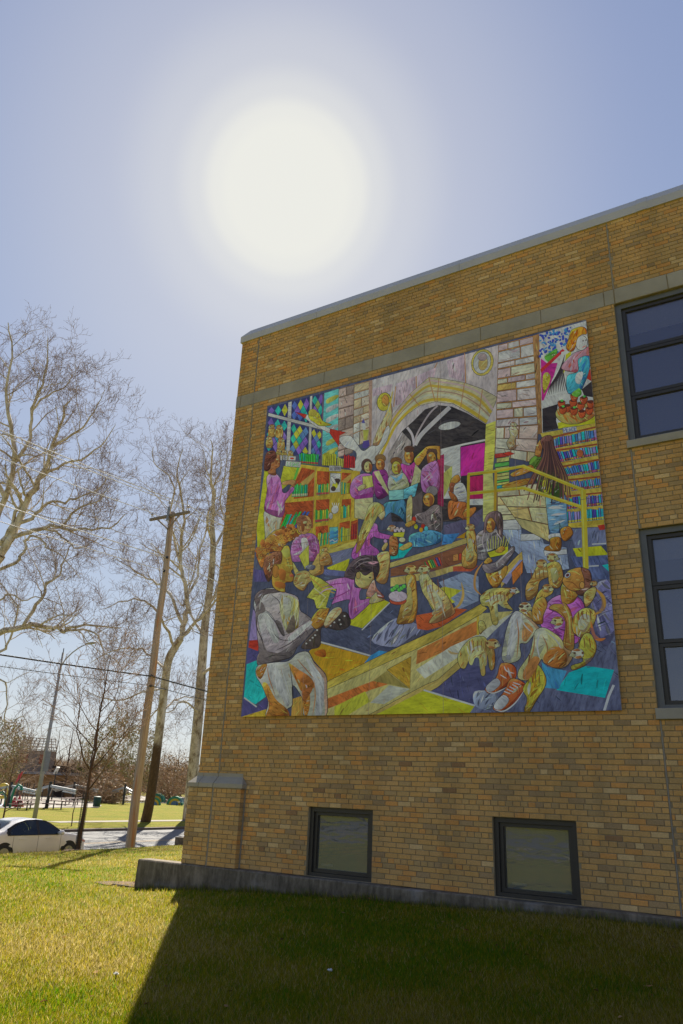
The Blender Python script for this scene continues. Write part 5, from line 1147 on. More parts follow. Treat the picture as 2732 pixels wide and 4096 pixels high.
fur('D', [(1160, 930), (1220, 860), (1292, 848), (1345, 895), (1312, 1000), (1252, 1085), (1165, 1040)], (152, 118, 60), 4, (158, 142, 110)); Lq('D', (140, 96, 44), [(1315, 910), (1395, 850), (1395, 760), (1330, 690)], 26, True, True); meer_head('D', 1040, 950, 46, -1, (150, 124, 84)); fur('D', [(1245, 740), (1300, 690), (1345, 690), (1320, 780), (1260, 840)], (148, 118, 70)); meer_head('D', 1325, 655, 28, -1)
Lq('D', (120, 74, 36), [(1300, 950), (1325, 1060), (1370, 1095), (1415, 1085)], 24, True, True); fur('D', [(1240, 1060), (1300, 1050), (1345, 1140), (1322, 1232), (1262, 1292), (1165, 1335), (1150, 1298), (1240, 1262), (1200, 1180)], (152, 124, 48), 3); meer_head('D', 1195, 1205, 52, -1, (156, 142, 118))
Lq('D', (146, 110, 76), [(180, 1178), (210, 1200), (265, 1205)], 16, True, True); fur('D', [(262, 1205), (350, 1092), (450, 1068), (490, 1100), (545, 1180), (545, 1310), (510, 1330), (490, 1220), (465, 1230), (475, 1362), (440, 1370), (420, 1240), (360, 1230), (315, 1320), (270, 1300)], (144, 112, 62), 6, (152, 128, 86)); meer_head('D', 532, 1128, 52, 1)
fur('D', [(420, 960), (455, 950), (480, 1000), (455, 1030), (430, 1050)], (148, 120, 70))
# --- large reader, lower left
P('C', (146, 112, 72), [(438, 645), (465, 570), (545, 555), (600, 620), (560, 650), (520, 712), (470, 692)], True, 2, 2); P('C', (46, 42, 42), [(498, 1155), (600, 1030), (690, 968), (830, 876), (884, 930), (874, 990), (790, 1022), (662, 1002), (652, 1132), (600, 1165)], True, 2, 1.5)
for x, y in ((770, 920), (800, 940), (840, 910), (810, 975), (760, 960), (730, 985), (610, 1060), (570, 1100), (625, 1020), (540, 1125), (590, 1080)): El('C', WHT, x, y, 8, 7, 0, 0, 0, 8)
P('C', (112, 111, 118), [(140, 760), (200, 702), (300, 690), (372, 722), (472, 762), (492, 862), (545, 902), (602, 952), (592, 1022), (540, 1082), (470, 1152), (420, 1232), (290, 1262), (160, 1295), (172, 1200), (155, 1060), (145, 900), (128, 830)], True, 3, 1.5, contrast=.25, nf=True)
P('C', (154, 148, 96), [(340, 742), (470, 782), (482, 900), (470, 1032), (392, 1042), (340, 905)], True, 0, 3, ang=1.5, contrast=.4); P('C', (118, 116, 126), [(158, 905), (230, 870), (302, 952), (372, 1060), (580, 932), (606, 1002), (540, 1082), (430, 1182), (332, 1202), (240, 1192), (198, 1100)], True, 2, 1.5, contrast=.25, nf=True); P('C', (66, 62, 66), [(135, 760), (190, 705), (330, 700), (345, 720), (215, 745), (165, 840), (150, 830)], True, 2, 2); P('C', (70, 66, 68), [(160, 1290), (180, 1190), (330, 1205), (420, 1230), (290, 1262)], True, 1, 2)
P('C', (158, 138, 122), [(165, 1295), (300, 1272), (400, 1262), (470, 1202), (552, 1190), (602, 1272), (692, 1372), (702, 1482), (692, 1702), (528, 1702), (512, 1562), (432, 1452), (432, 1602), (390, 1642), (400, 1702), (228, 1702), (242, 1582), (190, 1452), (145, 1372)], True, 3, 1.2, contrast=.15, nf=True)
for q in ([(195, 1450), (235, 1440), (300, 1560), (390, 1640), (395, 1702), (230, 1702), (250, 1600)], [(400, 1282), (470, 1440), (512, 1505), (602, 1470), (580, 1400), (480, 1330)], [(145, 1340), (210, 1282), (232, 1302), (182, 1405)], [(515, 1560), (560, 1500), (570, 1600), (545, 1702), (530, 1702)]): P('C', (136, 88, 38), q, True, 0, 2.5, contrast=.3)
P('C', (150, 96, 42), [(575, 945), (640, 855), (722, 838), (705, 900), (692, 962), (640, 1005), (600, 1005)], True, 2, 2); P('C', (156, 122, 96), [(678, 965), (728, 872), (790, 838), (822, 870), (762, 942), (700, 1003)], True, 2, 2)
P('C', (156, 142, 56), [(540, 765), (602, 682), (560, 580), (660, 618), (775, 702), (762, 735), (702, 852), (620, 852), (600, 782)], out=3, dens=2, contrast=.35); P('C', (54, 76, 100), [(735, 705), (776, 715), (726, 852), (694, 842)], dens=2, out=2, contrast=.5); Lq('C', (166, 160, 110), [(600, 690), (690, 760), (640, 840)], 8); Lq('C', (120, 100, 40), [(560, 600), (680, 700), (760, 730)], 8)
P('C', (148, 104, 42), [(270, 622), (280, 520), (320, 400), (350, 370), (402, 360), (420, 440), (437, 530), (422, 560), (442, 592), (430, 640), (372, 652), (372, 725), (288, 692)], True, 3, 1.2, contrast=.15, nf=True); El('C', (138, 88, 40), 300, 560, 28, 50, 0, 2, 1); P('C', (92, 66, 50), [(200, 455), (320, 400), (352, 430), (340, 500), (282, 512), (272, 600), (240, 642), (208, 565)], True, 1, 3.5, contrast=.4)
P('C', (128, 82, 40), [(150, 405), (200, 330), (290, 242), (400, 218), (462, 240), (452, 300), (382, 342), (340, 402), (300, 402), (230, 422), (195, 532), (158, 470)], True, 2, 3, contrast=.4)
for _ in range(70):
    t = prng.random(); x = 165 + t * 290 + prng.uniform(-25, 25); y = 430 - t * 200 + prng.uniform(-50, 60) - 40 * math.sin(t * 3.1)
    El('C', prng.choice([(128, 82, 40), (150, 98, 46), (92, 56, 30), (112, 70, 34)]), x, y, prng.uniform(13, 24), prng.uniform(11, 20), prng.uniform(0, 180), 0, .3, 9)
for _ in range(90):
    t = prng.random(); x = 175 + t * 265 + prng.uniform(-30, 20); y = 420 - t * 165 + prng.uniform(-35, 45); r = prng.uniform(8, 15)
    Lq('C', prng.choice([(166, 110, 50), (84, 50, 28), (146, 92, 40)]), [(x + r * math.cos(a), y + r * math.sin(a)) for a in (0, 1.2, 2.4, 3.6, 4.8)], 5, True)
El('C', (40, 30, 30), 398, 492, 10, 7, 0, 0, 0); Lq('C', (60, 40, 32), [(380, 470), (412, 462)], 6); Lq('C', (110, 60, 40), [(408, 592), (436, 590)], 6)

for c, q in (((72, 70, 75), [(165, 1110), (200, 1105), (240, 1192), (330, 1204), (420, 1190), (415, 1232), (290, 1262), (162, 1292), (172, 1200)]), ((62, 60, 64), [(296, 945), (340, 960), (372, 1058), (350, 1062), (318, 1010)]), ((74, 72, 76), [(150, 840), (190, 800), (220, 870), (165, 905), (150, 1000), (142, 920)]), ((70, 68, 74), [(420, 1140), (500, 1060), (590, 1000), (560, 1060), (470, 1152), (400, 1190)]), ((150, 148, 156), [(210, 900), (250, 900), (300, 990), (330, 1090), (290, 1120), (240, 1020)]), ((150, 148, 154), [(400, 1080), (480, 1010), (570, 950), (580, 975), (480, 1050), (410, 1110)]), ((66, 62, 58), [(385, 1010), (440, 900), (455, 1000), (430, 1038), (392, 1040)]), ((176, 172, 120), [(360, 770), (420, 790), (410, 900), (375, 930)]),
    ((172, 158, 146), [(240, 1310), (300, 1300), (360, 1420), (410, 1560), (390, 1620), (330, 1520), (270, 1420)]), ((174, 162, 152), [(540, 1230), (600, 1300), (670, 1400), (680, 1520), (660, 1690), (610, 1690), (620, 1520), (590, 1400)]), ((120, 78, 38), [(430, 1300), (480, 1330), (560, 1380), (600, 1440), (540, 1450), (470, 1400)]), ((96, 60, 30), [(505, 1500), (560, 1470), (590, 1480), (545, 1560), (520, 1580)])):
    P('C', c, q, True, 0, .6, contrast=.25)
for c, q in (((172, 156, 132), [(690, 910), (740, 895), (760, 960), (720, 1100), (690, 1230), (640, 1240), (660, 1060)]), ((124, 90, 54), [(780, 960), (850, 1010), (830, 1060), (790, 1110), (760, 1080)]), ((168, 146, 110), [(880, 1040), (940, 1020), (960, 1090), (920, 1180), (880, 1240), (850, 1200)]), ((120, 84, 46), [(780, 1330), (850, 1230), (900, 1250), (860, 1345), (815, 1405), (770, 1400)])):
    P('D', c, q, True, 0, .6, contrast=.25)
# pen and brush detail on the large figures
DK, HL = (40, 38, 42), (176, 172, 178)
for q, c, w in (([(160, 905), (150, 990), (190, 1090), (215, 1180)], DK, 9), ([(230, 880), (300, 960), (350, 1050), (372, 1062)], DK, 8), ([(250, 1000), (330, 1090), (420, 1100)], DK, 6), ([(300, 1180), (420, 1120), (560, 1010)], DK, 7), ([(430, 1090), (440, 1120)], DK, 6), ([(480, 1050), (500, 1090)], DK, 6), ([(530, 1010), (556, 1050)], DK, 6),
    ([(200, 740), (180, 800), (175, 860)], HL, 8), ([(230, 900), (260, 1000), (330, 1130)], HL, 9), ([(240, 930), (280, 1040)], HL, 7), ([(380, 1130), (480, 1060), (580, 960)], HL, 9), ([(260, 740), (330, 800), (345, 900)], DK, 6), ([(220, 1240), (300, 1215), (400, 1225)], DK, 8), ([(170, 1290), (300, 1268), (410, 1240)], DK, 8),
    ([(235, 1310), (250, 1400), (300, 1540)], (104, 70, 40), 8), ([(300, 1300), (340, 1420), (400, 1600)], HL, 14), ([(340, 1300), (380, 1430), (420, 1560)], HL, 10), ([(520, 1230), (590, 1330), (640, 1470), (650, 1690)], HL, 16), ([(560, 1250), (640, 1370), (680, 1480)], HL, 10), ([(470, 1250), (540, 1330), (600, 1400)], (104, 70, 40), 8), ([(410, 1280), (430, 1440), (440, 1560)], DK, 7), ([(600, 1400), (610, 1550), (590, 1690)], (120, 84, 50), 8), ([(230, 1450), (250, 1580), (240, 1690)], (96, 62, 34), 8),
    ([(620, 930), (660, 890), (705, 850)], (90, 54, 26), 6), ([(630, 960), (680, 920)], (90, 54, 26), 5), ([(640, 985), (690, 950)], (90, 54, 26), 5), ([(720, 960), (770, 890), (800, 855)], (110, 74, 50), 5), ([(705, 980), (750, 920)], (110, 74, 50), 5),
    ([(660, 690), (760, 660), (860, 650)], PURD, 8), ([(720, 780), (820, 740), (890, 700)], PURD, 8), ([(900, 640), (890, 740), (880, 800)], PURD, 7), ([(640, 740), (700, 700), (800, 690)], PUR2, 10), ([(900, 850), (950, 830), (1020, 790)], PUR2, 8), ([(910, 900), (960, 860)], PURD, 7), ([(900, 520), (960, 470), (1040, 455)], (96, 92, 100), 7), ([(920, 540), (990, 490), (1070, 480)], (96, 92, 100), 5),
    ([(300, 520), (330, 470), (345, 420)], (88, 54, 26), 7), ([(380, 560), (410, 570), (425, 560)], (96, 58, 28), 5), ([(350, 620), (390, 640), (425, 635)], (96, 58, 28), 6), ([(380, 430), (400, 500), (410, 540)], (176, 134, 70), 8), ([(340, 660), (365, 700)], (96, 58, 28), 8)):
    Lq('C', c, q, w, True, True)
for q, c, w in (([(700, 910), (690, 1050), (650, 1230)], HL, 14), ([(740, 900), (780, 980), (840, 1040)], HL, 9), ([(720, 930), (735, 1060), (720, 1240)], (110, 78, 46), 8), ([(790, 1000), (800, 1100)], (110, 78, 46), 7), ([(900, 1040), (880, 1140), (900, 1240)], HL, 12), ([(950, 1030), (1030, 1100), (1070, 1170)], HL, 8), ([(860, 1080), (850, 1180), (800, 1330)], (110, 78, 46), 8), ([(920, 1060), (960, 1150), (950, 1230)], (110, 78, 46), 7), ([(1000, 880), (1010, 860)], DK, 5),
    ([(1090, 830), (1130, 920), (1140, 1120)], (176, 136, 70), 9), ([(1060, 870), (1110, 960), (1100, 1150)], (88, 54, 26), 8), ([(990, 800), (1050, 790), (1090, 830)], PURD, 8), ([(1180, 800), (1230, 850)], PURD, 8), ([(980, 960), (1020, 1020), (1080, 1050)], PURD, 8), ([(1100, 640), (1160, 650), (1210, 700)], (88, 54, 26), 7), ([(1120, 560), (1170, 560), (1220, 590)], (176, 126, 66), 7), ([(1090, 700), (1110, 760)], (176, 126, 66), 8),
    ([(620, 1300), (640, 1340), (700, 1360)], WHT, 8), ([(590, 1370), (640, 1400)], WHT, 7), ([(480, 1495), (540, 1515), (640, 1470)], WHT, 9), ([(545, 1645), (620, 1655), (710, 1590), (780, 1490)], WHT, 9), ([(690, 1430), (750, 1450)], WHT, 7), ([(400, 300), (390, 380), (420, 440)], DK, 6), ([(470, 250), (450, 320), (470, 400)], (120, 120, 128), 8), ([(560, 250), (600, 310)], (120, 120, 128), 7), ([(560, 500), (630, 430), (690, 380)], (130, 128, 138), 9),
    ([(70, 700), (120, 800), (160, 920)], (170, 150, 120), 10), ([(20, 640), (60, 760), (90, 900)], (104, 74, 46), 7)):
    Lq('D', c, q, w, True, True)
for k_, x0, y0, n_ in (('D', 1320, 780, 12), ('D', 1290, 1010, 10), ('C', 1480, 560, 8), ('D', 180, 570, 8), ('D', 1250, 1250, 8), ('D', 560, 1090, 8), ('D', 600, 1230, 6)):
    for i in range(n_): Lq(k_, (44, 48, 80), [(x0 + i * 3, y0 + i * 9), (x0 + 70 + i * 2, y0 + i * 9 - 12)], 4, taper=True)
for k_, x, y, r, d in (('A', 1024, 1215, 34, 0), ('A', 1120, 1196, 36, 0), ('A', 1345, 1130, 38, 0), ('A', 1520, 1145, 36, 1), ('A', 1246, 1222, 38, 0), ('A', 1495, 1472, 42, -1), ('C', 540, 205, 44, 1), ('D', 512, 200, 38, -1), ('A', 318, 1168, 24, 1), ('B', 888, 1060, 26, -1), ): face(k_, x, y, r, d)
P('C', (112, 62, 44), [(412, 582), (440, 586), (436, 602), (412, 602)], True, 0, 0); P('C', (108, 68, 30), [(300, 640), (370, 652), (368, 690), (300, 680)], True, 0, 0); P('C', (172, 128, 62), [(350, 400), (400, 380), (412, 440), (370, 450)], True, 0, 0); P('C', (112, 72, 32), [(330, 540), (380, 560), (370, 630), (330, 610)], True, 0, 0)
# panel seams
_seam = tint((92, 86, 88))
for x in vxs[1:-1]: ribbon([(x, MZ0), (x, MZ1)], 0.004, _seam)
ribbon([(MX0, hs), (MX1, hs)], 0.006, tint((66, 60, 60)))
def painting_mat():
    mt, nt, b = new_mat("mural_paint")
    a = N(nt, "ShaderNodeAttribute", attribute_name="Col"); dr = N(nt, "ShaderNodeAttribute", attribute_name="Dir")
    g = nt.nodes.new("ShaderNodeNewGeometry"); sp = N(nt, "ShaderNodeSeparateXYZ"); sd = N(nt, "ShaderNodeSeparateXYZ")
    nt.links.new(g.outputs["Position"], sp.inputs[0]); nt.links.new(dr.outputs["Vector"], sd.inputs[0])
    def ma(op, x, y):
        n = N(nt, "ShaderNodeMath", operation=op)
        for k, q in enumerate((x, y)):
            if isinstance(q, bpy.types.NodeSocket): nt.links.new(q, n.inputs[k])
            else: n.inputs[k].default_value = q
        return n.outputs[0]
    cs = ma('SUBTRACT', ma('MULTIPLY', sd.outputs[0], 2.0), 1.0); sn = sd.outputs[1]
    u = ma('ADD', ma('MULTIPLY', sp.outputs[0], cs), ma('MULTIPLY', sp.outputs[2], sn))
    v = ma('SUBTRACT', ma('MULTIPLY', sp.outputs[2], cs), ma('MULTIPLY', sp.outputs[0], sn))
    def vec(su, sv):
        c = N(nt, "ShaderNodeCombineXYZ"); nt.links.new(ma('MULTIPLY', u, su), c.inputs[0]); nt.links.new(ma('MULTIPLY', v, sv), c.inputs[1]); nt.links.new(ma('MULTIPLY', cs, 3.7), c.inputs[2]); return c.outputs[0]
    big = noise(nt, vec(3.0, 7.0), 1.0, 5, 0.65); fine = noise(nt, vec(9.0, 30.0), 1.0, 4, 0.6); blot = noise(nt, vec(1.1, 1.5), 1.0, 3)
    k1 = ramp(nt, big, [(0.34, (0.66, 0.63, 0.66)), (0.52, (1.0, 1.0, 1.0)), (0.66, (1.4, 1.38, 1.34))])
    k2 = ramp(nt, fine, [(0.36, (0.62, 0.6, 0.62)), (0.5, (1.0, 1.0, 1.0)), (0.66, (1.16, 1.16, 1.14))])
    k3 = ramp(nt, blot, [(0.35, (0.72, 0.72, 0.76)), (0.65, (1.16, 1.14, 1.1))])
    c = mixc(nt, sd.outputs[2], a.outputs["Color"], mixc(nt, 1.0, a.outputs["Color"], k1, 'MULTIPLY'))
    c = mixc(nt, sd.outputs[2], c, mixc(nt, 1.0, c, k2, 'MULTIPLY'))
    c = mixc(nt, 0.7, c, mixc(nt, 1.0, c, k3, 'MULTIPLY'))
    nt.links.new(c, b.inputs["Base Color"]); b.inputs["Roughness"].default_value = 0.55; b.inputs["Specular IOR Level"].default_value = 0.2
    return mt
me = mesh_data("painting", _v, _f, painting_mat())
at = me.color_attributes.new("Col", 'FLOAT_COLOR', 'CORNER'); buf = np.ones((len(me.loops), 4), np.float32)
buf[:, :3] = np.array([q for f_ in _c for q in f_], np.float32); at.data.foreach_set("color", buf.ravel())
ad = me.attributes.new("Dir", 'FLOAT_VECTOR', 'FACE'); ad.data.foreach_set("vector", np.array([(d[0] * .5 + .5, d[1], d[2]) for d in _d], np.float32).ravel())
o = obj("painting", me, mural); tag(o, kind="stuff")
print("mural layers", _n[0], "faces", len(_f))
# ------------------------------------------------------------------ trees
def bark_mat(name, c1, c2, c3, dark=None, height=0.0):
    """patchy bark; dark: colour of the rough butt below the given height"""
    mt, nt, b = new_mat(name); v = coords(nt, (1, 1, 0.45))
    c = ramp(nt, noise(nt, v, 2.6, 6, 0.7), [(0.36, c2), (0.5, c1), (0.66, c3)])
    c = mixc(nt, 1.0, c, ramp(nt, noise(nt, v, 14, 5), [(0.3, (0.75,) * 3), (0.7, (1.15,) * 3)]), 'MULTIPLY')
    if dark:
        g = nt.nodes.new("ShaderNodeTexCoord"); sp = N(nt, "ShaderNodeSeparateXYZ"); nt.links.new(g.outputs["Object"], sp.inputs[0])
        ad = N(nt, "ShaderNodeMath", operation='ADD'); nt.links.new(sp.outputs[2], ad.inputs[0])
        nn = N(nt, "ShaderNodeMath", operation='MULTIPLY'); nt.links.new(noise(nt, v, 1.2, 4), nn.inputs[0]); nn.inputs[1].default_value = 5.0
        nt.links.new(nn.outputs[0], ad.inputs[1])
        mr = N(nt, "ShaderNodeMapRange"); mr.inputs[1].default_value = height + 2.0; mr.inputs[2].default_value = height + 3.4; nt.links.new(ad.outputs[0], mr.inputs[0])
        d = ramp(nt, noise(nt, coords(nt, (3, 3, 0.6)), 4, 6), [(0.35, tuple(q * .55 for q in dark)), (0.7, dark)])
        c = mixc(nt, mr.outputs[0], d, c)
    nt.links.new(c, b.inputs["Base Color"]); b.inputs["Roughness"].default_value = 0.9; b.inputs["Specular IOR Level"].default_value = 0.15
    bump(nt, b, noise(nt, v, 12, 5), 0.6, 0.03); return mt
M['syc'] = bark_mat("sycamore_bark", srgb(202, 192, 174), srgb(152, 138, 116), srgb(222, 216, 206))
M['syc_trunk'] = bark_mat("sycamore_trunk", srgb(196, 186, 164), srgb(140, 122, 94), srgb(222, 214, 200), srgb(104, 84, 64), 5.5)
M['syc_trunk2'] = bark_mat("pale_sycamore_trunk", srgb(180, 172, 156), srgb(112, 96, 76), srgb(206, 198, 184), srgb(136, 122, 102), 0.5)
M['twig'] = basic("twig", srgb(150, 128, 110), srgb(122, 98, 84), 3, 0.9)
M['dark_bark'] = basic("dark_bark", srgb(112, 88, 68), srgb(76, 58, 44), 5, 0.95, bmp=0.5, stretch=(1, 1, .3))
M['brown_twig'] = basic("brown_twig", srgb(176, 150, 122), srgb(140, 114, 90), 3, 0.95)

class Wood:
    """collects tapered limb segments, meshes them with numpy"""
    def __init__(s): s.a = []; s.b = []; s.ra = []; s.rb = []
    def seg(s, a, b_, ra, rb): s.a.append(a); s.b.append(b_); s.ra.append(ra); s.rb.append(rb)
    def path(s, pts, r0, r1, rs=None):
        n = len(pts) - 1
        for i in range(n):
            q0 = rs[i] if rs else r0 + (r1 - r0) * i / n; q1 = rs[i + 1] if rs else r0 + (r1 - r0) * (i + 1) / n
            s.seg(pts[i], pts[i + 1], q0, q1)
    def data(s, name, mat, sides):
        A = np.array(s.a, float); B = np.array(s.b, float); ra = np.array(s.ra); rb = np.array(s.rb); k = len(A)
        d = B - A; l = np.linalg.norm(d, axis=1, keepdims=True); d /= np.maximum(l, 1e-6)
        B = B + d * (np.minimum(ra, l[:, 0] * 0.3) * 0.5)[:, None]
        ref = np.where(np.abs(d[:, 2:3]) < 0.9, np.array([[0, 0, 1.]]), np.array([[1., 0, 0]]))
        u = np.cross(d, ref); u /= np.linalg.norm(u, axis=1, keepdims=True); w = np.cross(d, u)
        ang = np.arange(sides) * 2 * np.pi / sides
        off = u[:, None, :] * np.cos(ang)[None, :, None] + w[:, None, :] * np.sin(ang)[None, :, None]
        V = np.concatenate([A[:, None] + off * ra[:, None, None], B[:, None] + off * rb[:, None, None]], 1).reshape(-1, 3)
        base = (np.arange(k) * sides * 2)[:, None]; i = np.arange(sides); j = (i + 1) % sides
        F = np.stack([base + i, base + j, base + sides + j, base + sides + i], 2).reshape(-1, 4)
        me = bpy.data.meshes.new(name); nf = len(F)
        me.vertices.add(len(V)); me.vertices.foreach_set("co", V.astype(np.float32).ravel())
        me.loops.add(nf * 4); me.loops.foreach_set("vertex_index", F.astype(np.int32).ravel())
        me.polygons.add(nf); me.polygons.foreach_set("loop_start", np.arange(0, nf * 4, 4, dtype=np.int32)); me.polygons.foreach_set("loop_total", np.full(nf, 4, np.int32))
        me.polygons.foreach_set("use_smooth", np.ones(nf, bool)); me.materials.append(mat); me.update(calc_edges=True); return me
def nrm(v): return v / max(1e-9, np.linalg.norm(v))
def wander(rg, p, d, length, n, crook, up=0.0, droop=0.0):
    pts = [np.array(p)]; d = nrm(np.array(d)); st = length / n
    for i in range(n):
        d = nrm(d + rg.normal(0, crook, 3) + np.array([0, 0, up - droop * i / n]))
        pts.append(pts[-1] + d * st)
    return pts
def grow(rg, limbs, twigs, pts, r0, r1, level, spec):
    """spawn side branches along a path; spec[level] = (per metre, length range, spread, crook, up, radius factor)"""
    if level >= len(spec): return
    per, (l0, l1), spread, crook, up, rf = spec[level]
    seglen = [np.linalg.norm(pts[i + 1] - pts[i]) for i in range(len(pts) - 1)]; L = sum(seglen)
    n = max(2, int(L * per + rg.random())); start = 0.18 if level else 0.25
    for k in range(n):
        t = start + (1 - start) * (k + rg.random()) / n; s_ = min(t, 0.999) * L; i = 0
        while s_ > seglen[i] and i < len(seglen) - 1: s_ -= seglen[i]; i += 1
        f = min(1, s_ / seglen[i]); p = pts[i] * (1 - f) + pts[i + 1] * f; d = nrm(pts[i + 1] - pts[i])
        side = rg.normal(0, 1, 3); side -= d * side.dot(d); side = nrm(side)
        dd = nrm(d * (1 - spread) + side * spread + np.array([0, 0, up]))
        ln = rg.uniform(l0, l1) * (1.1 - 0.5 * t); rr = max(0.008, (r0 + (r1 - r0) * t) * rf)
        nn = 5 if level == 0 else (4 if level == 1 else 3)
        q = wander(rg, p, dd, ln, nn, crook, up * 0.25)
        last = level >= len(spec) - 1
        (twigs if last or rr < 0.02 else limbs).path(q, rr, max(0.006, rr * 0.35))
        grow(rg, limbs, twigs, q, rr, rr * 0.35, level + 1, spec)
def tree_object(name, base, trunk, limbs, twigs, mats, label=None, cat="tree", group=None, sides=(10, 6, 3)):
    t = empty(name, base, 0, label, cat, group)
    for w in (trunk, limbs, twigs):
        w.a = [np.array(p) - base for p in w.a]; w.b = [np.array(p) - base for p in w.b]
    obj("trunk", trunk.data("trunk", mats[0], sides[0]), t)
    cr = obj("crown", limbs.data("crown", mats[1], sides[1]), t)
    if twigs.a: tw = obj("twigs", twigs.data("twigs", mats[2], sides[2]), cr); tag(tw, kind="stuff")
    return t
def pix_path(pts, dep):
    """photo points -> places; each (px, py[, extra depth])"""
    return [at_depth(p[0], p[1], dep + (p[2] if len(p) > 2 else 0)) for p in pts]
def dens(pts, n=3):
    """subdivide a path smoothly"""
    out = []; L = len(pts)
    for i in range(L - 1):
        p0, p1, p2, p3 = (pts[min(max(i + k, 0), L - 1)] for k in (-1, 0, 1, 2))
        for j in range(n):
            t = j / n; out.append(0.5 * (2 * p1 + (p2 - p0) * t + (2 * p0 - 5 * p1 + 4 * p2 - p3) * t * t + (3 * p1 - p0 - 3 * p2 + p3) * t ** 3))
    out.append(pts[-1]); return out
SPEC = [(1.15, (2.0, 5.0), 0.62, 0.20, 0.16, 0.45), (2.4, (0.9, 2.4), 0.6, 0.24, 0.18, 0.52), (3.4, (0.5, 1.2), 0.55, 0.24, 0.2, 0.62), (2.0, (0.3, 0.6), 0.5, 0.22, 0.16, 0.85)]
def sycamore(name, dep, trunk_px, tr, limb_px, mats, label, seed, spec=SPEC, group="tall bare trees across the road"):
    rg = np.random.default_rng(seed); T, Lm, Tw = Wood(), Wood(), Wood()
    tp = dens(pix_path(trunk_px, dep), 4); T.path(tp, 0, 0, list(np.interp(np.linspace(0, 1, len(tp)), np.linspace(0, 1, len(tr)), tr)))
    base = np.array(tp[0]); base_z = float(ground_z(base[0], base[1])); base[2] = base_z
    T.path([np.array([tp[0][0], tp[0][1], base_z - 0.2]), tp[0]], tr[0] * 1.25, tr[0])
    for px, r0, r1 in limb_px:
        q = dens(pix_path(px, dep), 3)
        q = [p + rg.normal(0, 0.05, 3) for p in q]; q[0] = pix_path(px[:1], dep)[0]
        Lm.path(q, r0, r1); grow(rg, Lm, Tw, q, r0, r1, 0, spec)
    o = tree_object(name, base, T, Lm, Tw, mats, label, group=group); return o
# far trunk, dark butt, pale limbs
sycamore("sycamore_tree", 55, [(580, 3296), (600, 3200), (628, 3000), (652, 2800), (672, 2650), (700, 2590), (722, 2555)], [0.40, 0.36, 0.33, 0.31, 0.30, 0.28, 0.27], [
    ([(722, 2555), (740, 2480), (750, 2420), (738, 2330), (722, 2260), (728, 2150), (735, 2050), (720, 1950), (708, 1880), (730, 1800)], 0.22, 0.03),
    ([(735, 2500), (690, 2400), (640, 2340, 2), (590, 2310, 4), (520, 2270, 5), (450, 2230, 6)], 0.13, 0.03),
    ([(720, 2280), (700, 2150), (680, 2050), (700, 1960), (670, 1900), (620, 1850), (612, 1790)], 0.10, 0.02),
    ([(722, 2555), (760, 2510, -1), (800, 2470, -2), (850, 2420, -3), (880, 2380, -4)], 0.17, 0.05),
    ([(700, 2590), (660, 2500, -2), (610, 2430, -3), (560, 2400, -4), (480, 2410, -5), (400, 2440, -6)], 0.12, 0.02),
    ([(672, 2680), (620, 2640, 3), (570, 2600, 4), (500, 2590, 5), (420, 2620, 6), (360, 2650, 6)], 0.10, 0.02),
    ([(660, 2760), (600, 2760, -3), (540, 2780, -4), (470, 2800, -4), (400, 2790, -5), (330, 2760, -5)], 0.09, 0.02),
    ([(640, 2860), (700, 2800, 3), (760, 2790, 4), (820, 2800, 5)], 0.08, 0.02),
    ([(735, 2420), (790, 2300, 2), (800, 2200, 3), (830, 2100, 4), (850, 2000, 5), (830, 1900, 5)], 0.11, 0.02),
    ([(660, 2800), (610, 2860, 4), (560, 2900, 5), (500, 2920, 5)], 0.06, 0.015),
], (M['syc_trunk'], M['syc'], M['twig']), "tall bare sycamore with dark lower trunk behind the wooden utility pole", 21)
sycamore("sycamore_tree", 60, [(752, 3290), (765, 3150), (790, 2900), (805, 2700), (820, 2500), (840, 2350), (852, 2200), (848, 2100)], [0.50, 0.46, 0.42, 0.38, 0.33, 0.28, 0.24, 0.2], [
    ([(848, 2100), (852, 2000), (846, 1900), (850, 1820), (845, 1760)], 0.17, 0.03),
    ([(830, 2420), (870, 2350), (910, 2250, 2), (930, 2150, 3), (940, 2050, 4)], 0.16, 0.03),
    ([(815, 2550), (770, 2460, 2), (750, 2380, 3), (780, 2280, 4), (790, 2180, 4)], 0.12, 0.03),
    ([(806, 2700), (870, 2640, -2), (930, 2560, -3), (990, 2480, -3)], 0.14, 0.04),
    ([(850, 2200), (900, 2100, 2), (880, 2000, 3), (900, 1900, 3), (910, 1800, 3)], 0.12, 0.02),
    ([(852, 2180), (830, 2080, -2), (860, 1980, -2), (830, 1880, -3), (815, 1800, -3)], 0.11, 0.02),
    ([(795, 2850), (730, 2800, -3), (690, 2840, -4), (640, 2850, -4)], 0.09, 0.02),
], (M['syc_trunk2'], M['syc'], M['twig']), "tall bare sycamore with pale flaking trunk beside the corner of the brick building", 22)
